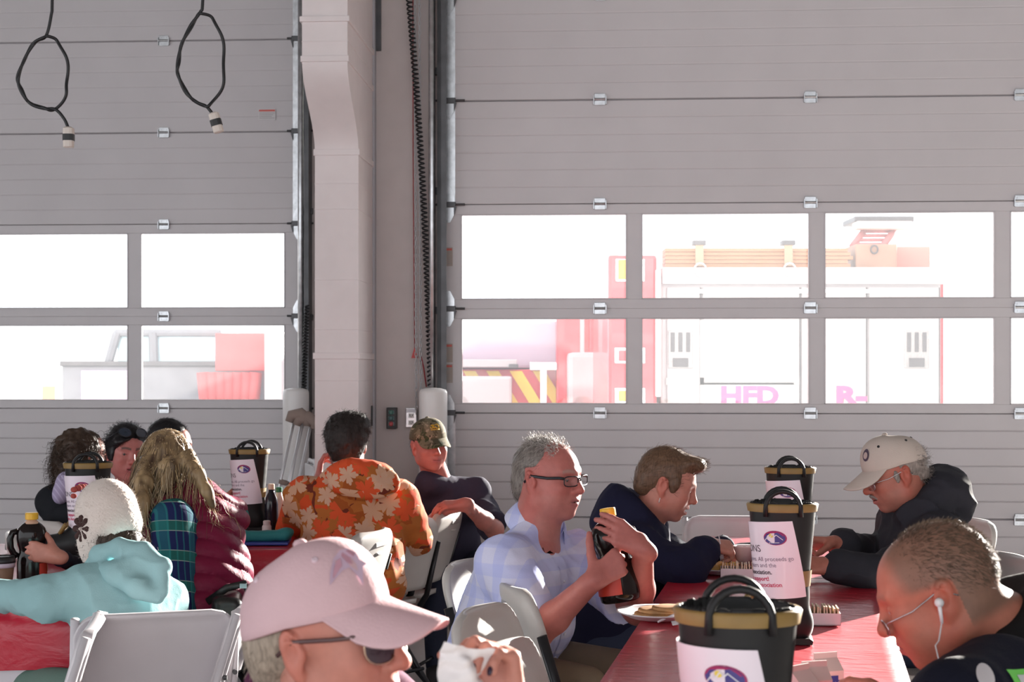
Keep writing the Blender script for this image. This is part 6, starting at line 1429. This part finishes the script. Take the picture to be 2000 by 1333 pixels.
body_mesh(P, H, sh, hip, R, dm, arms, SK['ruddy']*A_([1.0,1.12,1.1]), .0048, dict(jaw=.98), dict(brow=(.07,.045,.035), flush=.3, browstr=.85, lip=(.38,.12,.12)), nr=.062, bare=True)
top_mesh(P, 'tee_shirt', fabric('tee_navy', (.040,.036,.062)), sh, hip, R, dm, arms, .0065, .012, .55, (.066,.066,.05), neck=H.w((0,-.03,-.185)), disp=[folds(52, .007, 15), folds(53, .002, 40)])
trousers(P, hip, R, fabric('jeans_dark', ()))
cropped(P, H, 'dark', hair_mat('darkbrown', (.035,.024,.02)), radii=(.080,.097,.084), c=(0,-.022,.026), face=((0,.095,-.02), (.12,.085,.085)), nape=-.03, nstr=500, slen=.02, seed=55, fcut=.08)
m_cm = blotch_mat('cap_camouflage', [(22, .55, (.10,.085,.055), 1, 0), (30, .60, (.05,.06,.03), 4, 0), (26, .62, (.30,.24,.17), 7, 0), (60, .66, (.03,.025,.02), 9, 0)], (.17,.145,.095)); cp, sf = cap_build(P, H, m_cm, z0=.034, rx=.0865, ry=.109, rz=.096, blen=.078, bdrop=.026, curve=.034, eyelets=False)
m_ye = mat('thread_gold', (.62,.38,.03), .6)
def stroke(pts):
    b = MB(); b.tube([sf(math.pi/2-x*.9, .52+y, .003) for (x, y) in pts], .0022, 5); P.local('gold_embroidery', b, m_ye, H, True, cp)
stroke([(-.06,.16), (-.20,.20), (-.30,.10), (-.26,-.02), (-.10,.0), (-.02,.06)]); stroke([(-.02,.14), (.06,.18), (.10,.06), (.04,0), (-.02,.06), (.12,.04)]); stroke([(.16,.20), (.16,.02), (.26,.0), (.30,.08)]); stroke([(.10,.15), (.26,.15)]); stroke([(-.30,-.07), (.28,-.06)])
P.eyes(H, (.06,.05,.04), (-.1,-.05))
b = MB(); c = W(884, 985, 6.98)
# ------------------------------------------------------------------ person in orange leaf hoodie
P = Person('person with thick dark hair in an orange leaf patterned hoodie seen from behind', W(690, 0, 6.5))
H = Head(W(677, 866, 6.72), 93, 6, 0, 1.04); R = frame(94, 6)
sh = W(688, 965, 6.62); hip = A_([sh[0]+.0, sh[1]-.1, .53]); dm = (.235, .14, .20, .175)
arms = {-1: dict(elbow=W(575, 1035, 6.85), wrist=W(621, 945, 6.95), k=1.05, hand=dict(d=(.12, .05, 1), n=(.9, .1, 0), side=1, curl=[(.35,.8,.5),(.4,.9,.5),(.5,.9,.5),(.6,.9,.5)], thumb=(.5,.6,.5))),
        1: dict(elbow=W(806, 1050, 6.75), wrist=W(735, 1060, 7.1), k=1.05, hand=dict(d=(-1,.3,0), n=(0,0,-1), side=-1))}
body_mesh(P, H, sh, hip, R, dm, arms, SK['ruddy'], .0052, {}, {}, nr=.06)
m_lf = blotch_mat('hoodie_leaf_print', [(9, .52, (.34,.085,.02), 2, 0), (11, .56, (.60,.075,.022), 5, 0), (13, .62, (.15,.03,.018), 8, 0), (8.0, .5, (.60,.34,.22), 3, .62), (9, .5, (.66,.09,.03), 6, .6), (10.5, .46, (.60,.36,.25), 11, .66)], (.42,.13,.03))
def ex(S):
    rt, fw, up = frame(94, 25).T; b0 = sh+A_([.03,-.02,.035])
    for a in np.linspace(-2.2, 2.2, 15):
        bk = .5+.5*math.cos(a); dv = rt*math.sin(a)-fw*math.cos(a); S.ell(b0+dv*(.10+.03*bk)+up*(.015*bk), A_([.03+.022*bk]*3), k=.03)
    S.ell(b0-fw*.13-up*.03+rt*.03, A_([.15,.045,.085]), np.stack([rt, fw, up], 1), k=.02); S.cap(b0, b0+A_([0,0,.12]), .07, .068, k=.015, op=-1)
top_mesh(P, 'hoodie', m_lf, sh, hip, R, dm, arms, .0065, .028, 1.0, (.088,.078,.05), extra=ex, disp=[folds(62, .009, 13), folds(63, .003, 38)])
b = Sdf(); b.cap(sh+A_([-.02,.0,.06]), H.w((0,-.05,-.085)), .062, .058, k=.01, cuts=((H.w((0,-.03,-.078)), H.R[:, 2]),)); P.sdf('shirt_collar', b, .005, fabric('collar_white', (.62,.52,.50)))
trousers(P, hip, R, fabric('jeans_dark', ()))
m_dk = hair_mat('black_brown', (.018,.013,.012), .6)
S = Sdf(); S.ell(H.w((0,-.02,.035)), A_([.094,.112,.100])*H.k, H.R, k=.02); S.ell(H.w((0,-.075,-.025)), A_([.073,.05,.075])*H.k, H.R, k=.04); S.ell(H.w((.05,-.03,.08)), A_([.045,.06,.045])*H.k, H.R, k=.03); S.box(H.w((0,.16,0)), A_([.2,.12,.2])*H.k, H.R, op=-1, k=.02)
for sx in (-1, 1): S.ell(H.w((sx*.094,-.005,-.022)), A_([.024,.026,.042])*H.k, H.R, k=.008, op=-1)
S.disp.append(lambda Q: .004*wob(H.loc(Q), 65, 120, 3)); o, V, F = P.sdf('hair', S, .0045, m_dk); N = vnormals(V, F); g = np.random.default_rng(9); sel = g.choice(len(V), 1400, replace=False); d = N[sel]*.7+A_([0,0,-.5]); V2, F2 = strands(V[sel]-N[sel]*.003, d/np.linalg.norm(d, axis=1)[:, None], .018, .0007, 4, .3, .004, .3, 9); P.add('hair_strands', V2, F2, m_dk, parent=o)['kind'] = 'stuff'
# ------------------------------------------------------------------ woman with curly hair
P = Person('woman with curly brown hair in a black vest seen from behind', W(165, 0, 6.9))
H = Head(W(166, 893, 6.9), 28, 6, 0, 1.0); R = frame(24, 6)
sh = W(160, 985, 6.9); hip = A_([sh[0]-.02, sh[1]+.0, .53]); dm = (.205, .125, .17, .15)
arms = {1: dict(elbow=W(150, 1090, 6.75), wrist=W(230, 1110, 6.7), hand=dict(d=(1,.2,0), n=(0,0,-1), side=-1)), -1: dict(elbow=W(190, 1080, 7.25), wrist=W(260, 1100, 7.2), hand=dict(d=(1,0,0), n=(0,0,-1), side=1))}
body_mesh(P, H, sh, hip, R, dm, arms, SK['fair'], .006, {}, {}, nr=.052)
top_mesh(P, 'shirt', plaid_mat('shirt_lavender', (.36,.31,.46), [((.7,.3,.5), .018, 0, .3, (.52,.46,.62), .7)]), sh, hip, R, dm, arms, .008, .008, 1.0, (.066,.056,.042), disp=[folds(72, .006, 18)])
q_ = Sdf(); q_.ell(W(130, 948, 6.78), (.050,.05,.062), k=.01); q_.ell(W(118, 968, 6.76), (.035,.04,.04), k=.03); P.sdf('shirt_collar', q_, .006, MATS['shirt_lavender'])
S = Sdf(); torso_prims(S, hip, sh, R, dm[0]-.02, dm[1], dm[2], dm[3], .026); rt, fw, up = frame(24, 20).T
for a in np.linspace(-2.4, 2.4, 12): S.ell(sh+A_([0,0,.035])+(rt*math.sin(a)-fw*math.cos(a))*.09+up*.03*math.cos(a), (.03,.03,.035), k=.03)
S.ell(sh-fw*.12-rt*.04+A_([0,0,-.03]), (.09,.06,.08), k=.04); S.cap(sh, sh+A_([0,0,.15]), .06, k=.01, op=-1)
for sx in (-1, 1): S.ell(sh+rt*sx*.20+fw*.02-up*.04, (.055,.075,.10), np.stack([rt, fw, up], 1), k=.015, op=-1)
S.disp += [folds(74, .006, 14)]; P.sdf('vest', S, .0075, fabric('vest_black', (.011,.012,.016), .75))
trousers(P, hip, R, fabric('jeans_dark', ()))
m_cu = hair_mat('curly_brown', (.050,.030,.020), .5); S = Sdf(); g = np.random.default_rng(31)
S.ell(H.w((0,-.03,.035)), A_([.095,.105,.095])*H.k, H.R, k=.03); S.ell(H.w((0,-.07,-.05)), A_([.095,.065,.10])*H.k, H.R, k=.04)
S.box(H.w((0,.15,-.02)), A_([.2,.095,.25])*H.k, H.R, op=-1, k=.02); S.disp.append(lambda Q: .009*wob(H.loc(Q), 75, 85, 2)+.002*wob(H.loc(Q), 76, 260, 1)); o, V, F = P.sdf('hair', S, .0052, m_cu); N = vnormals(V, F); sel = g.choice(len(V), 1500, replace=False)
d = N[sel]*.55+A_([0,0,-.75]); V2, F2 = strands(V[sel]-N[sel]*.008, d/np.linalg.norm(d, axis=1)[:, None], .07, .0011, 11, .6, .011, .3, 32, 2.2); P.add('hair_curls', V2, F2, m_cu, parent=o)['kind'] = 'stuff'
# ------------------------------------------------------------------ woman with sunglasses on her head
P = Person('dark haired woman with sunglasses pushed up on her head', W(250, 0, 6.75))
H = Head(W(247, 886, 6.7), -60, 4, -4, 1.0); R = frame(-70, 0)
sh = W(255, 985, 6.75); hip = A_([sh[0], sh[1]+.08, .53]); dm = (.19, .115, .155, .14)
arms = {1: dict(elbow=W(215, 1085, 6.6), wrist=W(260, 1110, 6.45), hand=dict(d=(1,-.2,0), n=(0,0,-1), side=-1)), -1: dict(elbow=W(330, 1085, 6.65), wrist=W(290, 1110, 6.45), hand=dict(d=(-1,-.2,0), n=(0,0,-1), side=1))}
body_mesh(P, H, sh, hip, R, dm, arms, SK['ruddy']*A_([1.0,1.08,1.12]), .0042, dict(jaw=.95, nose=.95), dict(brow=(.05,.035,.03), flush=.3, browstr=.85, lip=(.34,.075,.09)), nr=.050)
top_mesh(P, 'top', fabric('top_blush', (.40,.30,.30)), sh, hip, R, dm, arms, .009, .008, 1.0, (.062,.052,.04), disp=[folds(82, .005, 18)])
trousers(P, hip, R, fabric('jeans_dark', ()))
m_bk = hair_mat('black', (.010,.009,.011), .4)
cropped(P, H, 'black', m_bk, radii=(.088,.105,.098), c=(0,-.02,.036), face=((0,.100,-.020), (.085,.082,.085)), nape=-.06, nstr=1100, slen=.03, seed=83, lift=.6, curl=.006, fcut=.075, extra=lambda S: (S.ell(H.w((.045,.062,.055)), A_([.035,.035,.028])*H.k, H.R, k=.02), S.ell(H.w((.07,.015,.0)), A_([.014,.035,.05])*H.k, H.R, k=.02), S.ell(H.w((-.07,.015,.0)), A_([.014,.035,.05])*H.k, H.R, k=.02)), ear=False)
P.eyes(H, (.05,.05,.05), (.35,0))
sg = empty('sunglasses'); sg.parent = P.root
for sx in (-1, 1):
    pts = [A_([sx*.036+.026*math.cos(a), .072-.010*math.cos(a)*sx+.0, .098+.018*math.sin(a)])+A_([0,-.02*math.sin(a),0]) for a in np.linspace(0, 2*math.pi, 18)[:-1]]; b = MB(); b.add(pts, [tuple(range(17))]); P.local('lens', b, mat('sunglass_lens2', (.02,.03,.05), .05, spec=.9), H, parent=sg); b = MB(); b.tube(pts, .002, 6, closed=True); P.local('rim', b, m_gf, H, parent=sg)
    b = MB(); b.tube([(sx*.062,.064,.10), (sx*.088,.03,.07), (sx*.09,-.03,.03)], .0022, 6); P.local('temple', b, m_gf, H, parent=sg)
# ------------------------------------------------------------------ young man behind the blonde woman
P = Person('young man with short dark hair mostly hidden behind the blonde woman', W(345, 0, 7.35))
H = Head(W(332, 872, 7.3), 4, 8, 0, 1.02); R = frame(-5, 6)
sh = W(325, 975, 7.35); hip = A_([sh[0]-.02, sh[1]+.02, .53]); dm = (.21, .12, .16, .145)
arms = {1: dict(elbow=W(375, 1045, 7.05), wrist=W(412, 1006, 6.95), hand=dict(d=(.75, .0, .55), n=(-.2, .9, .2), side=-1, curl=[(.15,.2,.1),(.3,.4,.3),(.5,.6,.4),(.6,.7,.4)])), -1: dict(elbow=W(380, 1040, 7.6), wrist=W(420, 1045, 7.4), hand=dict(d=(1,0,0), n=(0,0,-1), side=1))}
body_mesh(P, H, sh, hip, R, dm, arms, SK['tan']*1.08, .0055, {}, dict(brow=(.03,.02,.02), flush=.3), nr=.056)
top_mesh(P, 'sweater', fabric('sweater_dark', (.03,.03,.04)), sh, hip, R, dm, arms, .0085, .010, .52, (.066,.06,.04))
trousers(P, hip, R, fabric('jeans_dark', ()))
cropped(P, H, 'black', m_bk, radii=(.080,.098,.094), c=(0,-.018,.036), face=((0,.110,-.030), (.12,.095,.082)), nape=-.03, nstr=700, slen=.02, seed=93, flow=(0,.5,.5))
P.eyes(H, (.04,.03,.03), (0,-.2))
# ------------------------------------------------------------------ small child reaching for the syrup
P = Person('small child mostly hidden behind the white knit hat reaching for syrup', W(275, 0, 6.05))
H = Head(W(283, 1028, 6.05), 192, 12, 0, .84); R = frame(190, 8)
sh = W(262, 1098, 6.0); hip = A_([sh[0]+.03, sh[1]+.02, .54]); dm = (.15, .09, .12, .11)
arms = {-1: dict(elbow=W(196, 1128, 5.55), wrist=W(112, 1088, 5.06), k=.80, hand=dict(d=(-1, .02, .22), n=(-.25, .95, 0), side=1, curl=[(.25,.5,.3),(.3,.6,.4),(.3,.6,.4),(.3,.6,.4)], k=.86, thumb=(.6,.6,.5))), 1: dict(elbow=W(220, 1125, 6.2), wrist=W(160, 1130, 6.1), k=.8, hand=dict(d=(-1,0,0), n=(0,0,-1), side=-1))}
body_mesh(P, H, sh, hip, R, dm, arms, SK['fair']*A_([.9,.82,.78]), .005, {}, dict(brow=(.2,.14,.1)), nr=.050)
top_mesh(P, 'sweater', fabric('sweater_navy', (.012,.013,.024)), sh, hip, R, dm, arms, .0075, .010, 1.0, (.05,.044,.034), disp=[folds(97, .004, 22)])
trousers(P, hip, R, fabric('jeans_dark', ()), sp=.07, bw=.12, length=.30)
cropped(P, H, 'brown', hair_mat('brown', ()), nstr=400, seed=98)
# ------------------------------------------------------------------ blonde woman in maroon puffer vest
P = Person('woman with long blonde hair in a maroon puffer vest and plaid sleeves', W(390, 0, 5.5))
H = Head(W(320, 910, 5.62), 128, 6, 0, 1.02); R = frame(126, 10)
sh = W(367, 1000, 5.56); hip = A_([(398-1000)/FPX*5.42, 5.42, .56]); dm = (.215, .13, .175, .155)
arms = {-1: dict(shoulder=W(338, 1018, 5.38), elbow=W(338, 1190, 5.25), wrist=W(262, 1150, 5.45), k=1.05, hand=dict(d=(-1,.3,0), n=(0,0,-1), side=1)), 1: dict(shoulder=sh+A_([.09,.14,-.03]), elbow=W(395, 1130, 6.05), wrist=W(330, 1120, 6.1), hand=dict(d=(-1,.3,0), n=(0,0,-1), side=-1))}
body_mesh(P, H, sh, hip, R, dm, arms, SK['fair'], .0075, {}, {}, nr=.052)
gv, lg, tl = (.015,.10,.085), (.35,.38,.36), (.02,.17,.19)
m_pl = plaid_mat('sleeve_plaid', (.012,.016,.075), [((0,.25,1), .105, .1, .36, gv, .9), ((0,.25,1), .105, .1, .025, lg, .7), ((0,.25,1), .105, -.24, .025, lg, .7), ((.8,.6,-.12), .095, .3, .30, tl, .38), ((.8,.6,-.12), .024, .1, .22, (.03,.26,.24), .3)])
top_mesh(P, 'plaid_shirt', m_pl, sh, hip, R, dm, arms, .006, .006, 1.0, (.075,.066,.048), disp=[folds(102, .004, 22)])
S = Sdf(); Q = torso_prims(S, hip, sh, R, dm[0]-.035, dm[1], dm[2], dm[3], .030, k=.07); up = Q[:, 2]; rt, fw = Q[:, 0], Q[:, 1]
for a in np.linspace(-2.5, 2.5, 16): S.ell(sh+up*.045+(rt*math.sin(a)-fw*math.cos(a))*(.082+.012*math.cos(a))-fw*.01, (.026,.026,.042), k=.025)
S.ell(sh-fw*.09-up*.0, (.12,.05,.06), Q, k=.04); S.cap(sh+up*.02, sh+up*.2, .062, k=.01, op=-1)
S.ell(W(338, 1022, 5.36)-up*.03, (.062,.10,.115), Q, k=.015, op=-1); pass
def puff(Pt):
    t = (Pt-hip) @ up; side = (Pt-hip) @ rt; w = sstep(.50, .42, t); q = np.abs(np.sin((t+.04*np.sin(side*9)+.10*np.abs(side))*math.pi/.066)); return -(.016*np.sqrt(q)-.010)*w-.003*wob(Pt, 104, 45, 2)
S.disp.append(puff); VS = S; P.sdf('puffer_vest', S, .0055, mat('vest_maroon', (.17,.006,.036), .5, bump=.4, bscale=70, spec=.25, bdist=.004))
trousers(P, hip, R, fabric('jeans_black', (.012,.012,.014)))
# long hair: under-volume plus many strands
m_bl = mat('hair_blonde_mix', (.4,.28,.16), .42, attr=True, spec=.4)
S = Sdf(); S.ell(H.w((0,-.022,.034)), A_([.088,.104,.094])*H.k, H.R, k=.02); S.ell(H.w((0,-.06,-.03)), A_([.088,.068,.10])*H.k, H.R, k=.04); S.ell(H.w((-.07,-.015,-.085)), A_([.035,.06,.12])*H.k, H.R, k=.03); S.ell(H.w((.072,-.03,-.085)), A_([.03,.05,.10])*H.k, H.R, k=.03)
S.chain([W(290,905,5.52), W(281,945,5.44), W(276,985,5.37), W(283,1022,5.34)], [.034,.032,.026,.008], k=.02); S.chain([W(366,895,5.50), W(386,930,5.44), W(404,962,5.41), W(416,990,5.41)], [.030,.026,.018,.006], k=.02); S.chain([W(330,915,5.47), W(325,950,5.43)], [.04,.02], k=.03)
S.box(H.w((0,.16,-.05)), A_([.3,.115,.3])*H.k, H.R, op=-1, k=.02); S.disp.append(lambda Q_: .005*wob(H.loc(Q_)*A_([1,1,.18]), 106, 150, 2))
V, F = S.mesh(.005); cb = .5+.5*wob(H.loc(V)*A_([1,1,.1]), 107, 120, 2); dk, ltc = A_([.085,.05,.028]), A_([.46,.31,.16]); o = P.add('hair', V, F, m_bl, dk[None]*(1-cb[:, None])+ltc[None]*.75*cb[:, None]); N = vnormals(V, F); g = np.random.default_rng(41)
L = H.loc(V); cand = np.nonzero((L[:, 2] > -.03))[0]; sel = g.choice(cand, 1200, replace=False); Ls = L[sel]
d = N[sel]*.25+A_([0,0,-1.0]); d += (Ls*A_([6,0,0])) @ H.R.T*np.maximum(0, Ls[:, 2:3])*6
V2, F2 = strands(V[sel]+N[sel]*.001, d/np.linalg.norm(d, axis=1)[:, None], .17+.10*np.clip(-Ls[:, 2]+.06, 0, .1)/.1, .0012, 12, .9, .010, .10, 42, 1.2, VS)
tone = np.repeat(g.uniform(0, 1, len(sel))**1.7, 13*3)[:, None]; s2 = P.add('hair_strands', V2, F2, m_bl, dk[None]*(1-tone)*.8+A_([.62,.43,.23])[None]*tone, parent=o); s2['kind'] = 'stuff'
cand = np.nonzero((np.abs(L[:, 0]) > .055) & (L[:, 2] < 0))[0]; sel = g.choice(cand, 380, replace=False); d = N[sel]*.35+A_([0,-.1,-1.0]); V3, F3 = strands(V[sel], d/np.linalg.norm(d, axis=1)[:, None], .22, .0013, 12, .5, .016, .12, 43, 1.0, VS); tone = np.repeat(g.uniform(.2, 1, len(sel)), 39)[:, None]; s3 = P.add('hair_locks', V3, F3, m_bl, dk[None]*(1-tone)+A_([.60,.46,.30])[None]*tone, parent=o); s3['kind'] = 'stuff'
bag = Sdf(); c = W(462, 1165, 5.25); bag.box(c-A_([.03,0,.12]), (.13,.05,.13), frame(10), rad=.03, k=.02); bag.disp.append(folds(108, .006, 20)); V, F = bag.mesh(.008)
r = empty('handbag', tuple(c-A_([.03,0,.25]))); tag(r, 'black leather handbag hanging beside the maroon vest', 'handbag'); mesh_obj('bag_body', V-A_(r.location), F, mat('leather_black', (.015,.014,.014), .35, bump=.3, bscale=120), r)
b = MB(); b.tube([c+A_([-.10,0,-.02]), c+A_([-.03,-.02,.03]), c+A_([.03,-.02,.045]), c+A_([.05,-.01,.0]), c+A_([.045,0,-.06])], .013, 8, flat=.35); mesh_obj('strap', A_(b.v)-A_(r.location), b.f, MATS['leather_black'], r); b = MB(); b.box((-.012,-.004,-.008), (.012,.004,.008)); o = b.build('buckle', m_chrome, r); o.location = tuple(c+A_([.03,-.037,.04])-A_(r.location))
# ------------------------------------------------------------------ child in aqua hoodie and white knit hat
P = Person('child in a white knit hat and aqua hoodie seen from behind', W(250, 0, 4.6))
H = Head(W(207, 1022, 4.7), 140, 14, 0, .94); R = frame(136, 12)
sh = W(246, 1150, 4.62); hip = A_([(252-1000)/FPX*4.5, 4.5, .52]); dm = (.165, .105, .135, .125)
arms = {-1: dict(shoulder=W(196, 1150, 4.52), elbow=W(92, 1170, 4.48), wrist=W(-40, 1158, 4.62), k=.95, hand=dict(d=(-1,.2,0), n=(0,0,-1), side=1, k=.85)), 1: dict(elbow=W(250, 1190, 4.95), wrist=W(170, 1165, 5.05), k=.9, hand=dict(d=(-1,.3,0), n=(0,0,-1), side=-1, k=.85))}
body_mesh(P, H, sh, hip, R, dm, arms, SK['fair'], .007, {}, {}, nr=.050)
m_aq = fabric('hoodie_aqua', (.28,.46,.48), .9)
rt, fw, up = frame(136, 20).T
S = Sdf(); C_ = lambda x, y, Y: W(x, y, Y)
S.chain([C_(178,1108,4.60), C_(196,1084,4.56), C_(235,1070,4.53), C_(283,1078,4.52), C_(316,1108,4.50), C_(318,1150,4.47)], [.024,.027,.026,.025,.026,.020], k=.016)
S.chain([C_(186,1112,4.54), C_(222,1120,4.49), C_(268,1148,4.46), C_(308,1166,4.46)], [.024,.030,.030,.022], k=.02)
S.ell(C_(266,1115,4.50), (.062,.030,.045), k=.03); S.disp += [folds(118, .003, 40)]
P.sdf('hood', S, .0050, m_aq)
ex = None
top_mesh(P, 'hoodie', m_aq, sh, hip, R, dm, arms, .0052, .018, 1.0, (.066,.062,.046), disp=[folds(112, .009, 17), folds(113, .003, 45)])
trousers(P, hip, R, fabric('leggings_green', (.13,.20,.17)), sp=.08, bw=.15, length=.33)
m_bh = hair_mat('child_brown', (.05,.03,.022)); S = Sdf(); S.ell(H.w((0,-.05,-.055)), A_([.082,.055,.06])*H.k, H.R, k=.02); S.ell(H.w((.01,-.075,-.10)), A_([.085,.04,.035])*H.k, H.R, k=.03); S.ell(H.w((-.07,-.01,-.11)), A_([.02,.03,.05])*H.k, H.R, k=.02); S.disp.append(lambda Q: .004*wob(H.loc(Q)*A_([1,1,.3]), 115, 130, 2)); o, V, F = P.sdf('hair', S, .0045, m_bh); N = vnormals(V, F); g = np.random.default_rng(51); sel = g.choice(len(V), 500, replace=False); d = N[sel]*.5+A_([0,0,-.6]); V2, F2 = strands(V[sel], d/np.linalg.norm(d, axis=1)[:, None], .03, .0008, 5, .4, .006, .3, 52); P.add('hair_strands', V2, F2, m_bh, parent=o)['kind'] = 'stuff'
# knit hat with ear flaps
S = Sdf(); S.ell(H.w((0,-.012,.035)), A_([.094,.112,.108])*H.k, H.R, k=.02); S.ell(H.w((0,-.045,-.02)), A_([.092,.075,.06])*H.k, H.R, k=.03)
for sx in (-1, 1): S.ell(H.w((sx*.082,-.002,-.055)), A_([.018,.052,.058])*H.k, H.R, k=.02); S.ell(H.w((sx*.080,.004,-.10)), A_([.014,.028,.035])*H.k, H.R, k=.02)
S.ell(H.w((0,.11,-.02)), A_([.09,.07,.085])*H.k, H.R, k=.015, op=-1); S.ell(H.w((0,-.03,-.10)), A_([.068,.11,.075])*H.k, H.R, k=.015, op=-1)
def knit(Pt): L = H.loc(Pt); a = np.arctan2(L[:, 1]+.012, L[:, 0]); return .0018*np.sin(a*58)*np.sin(L[:, 2]*520)+.0006*wob(L, 116, 500, 1)
S.disp.append(knit); hat, V, F = P.sdf('knit_hat', S, .0036, mat('hat_wool', (.66,.57,.52), .95, bump=.6, bscale=300, sheen=.3, spec=.1)); N = vnormals(V, F); sel = g.choice(len(V), 1500, replace=False); V2, F2 = strands(V[sel], N[sel], .008, .00035, 3, 0, .002, .6, 53); P.add('wool_fuzz', V2, F2, MATS['hat_wool'], parent=hat)['kind'] = 'stuff'
def hatpt(y, z, x0=-1): 
    k = max(0, 1-((y+.012)/.112)**2-((z-.03)/.108)**2); return A_([x0*(.096*math.sqrt(k)+.002) if k > 0.02 else x0*.09, y, z])
m_fl = mat('flower_brown', (.05,.022,.02), .9, bump=.4, bscale=200)
fc = hatpt(.0, -.012); n0 = A_([-1,.05,.1])
for i in range(8):
    a = 2*math.pi*i/8+.2; ey, ez = math.cos(a), math.sin(a); b = Sdf(); p0 = H.w(fc+A_([-.005, ey*.011, ez*.011])); p1 = H.w(fc+A_([-.003+.006*0, ey*.034, ez*.034])); b.cap(p0, p1, .0055, .0105, k=.004); P.sdf('petal', b, .0026, m_fl, parent=hat)
b = MB(); b.lathe([(.0055,-.004), (.0055,.003), (.003,.006), (.0003,.0065)], 12, Matrix.Translation(fc+A_([-.009,0,0])) @ Matrix.Rotation(-math.pi/2, 4, 'Y')); P.local('flower_centre', b, mat('flower_centre', (.5,.42,.38), .7), H, parent=hat)
rc = A_([-.02,.085,.128])
for (dx, dy, dz, r_) in ((-.03,-.01,.0,.010), (-.015,-.012,.004,.011), (.0,-.01,.008,.010), (.012,-.006,.010,.009), (-.032,-.005,-.02,.009)):
    b = Sdf(); b.ell(H.w(rc+A_([dx,dy,dz])), A_([r_*1.2, r_, r_])*.94, k=.003); P.sdf('red_blossom', b, .0028, mat('blossom_red', (.34,.06,.05), .9), parent=hat)
for (a0, a1) in (((-.012,-.052), (.004,-.056)), ((.006,-.056), (.018,-.050)), ((.010,-.060), (.026,-.063))):
    b = MB(); b.tube([hatpt(a0[0], a0[1])+A_([-.002,0,0]), hatpt((a0[0]+a1[0])/2, (a0[1]+a1[1])/2+.003)+A_([-.003,0,0]), hatpt(*a1)+A_([-.002,0,0])], .0012, 5); P.local('embroidery', b, m_fl, H, parent=hat)
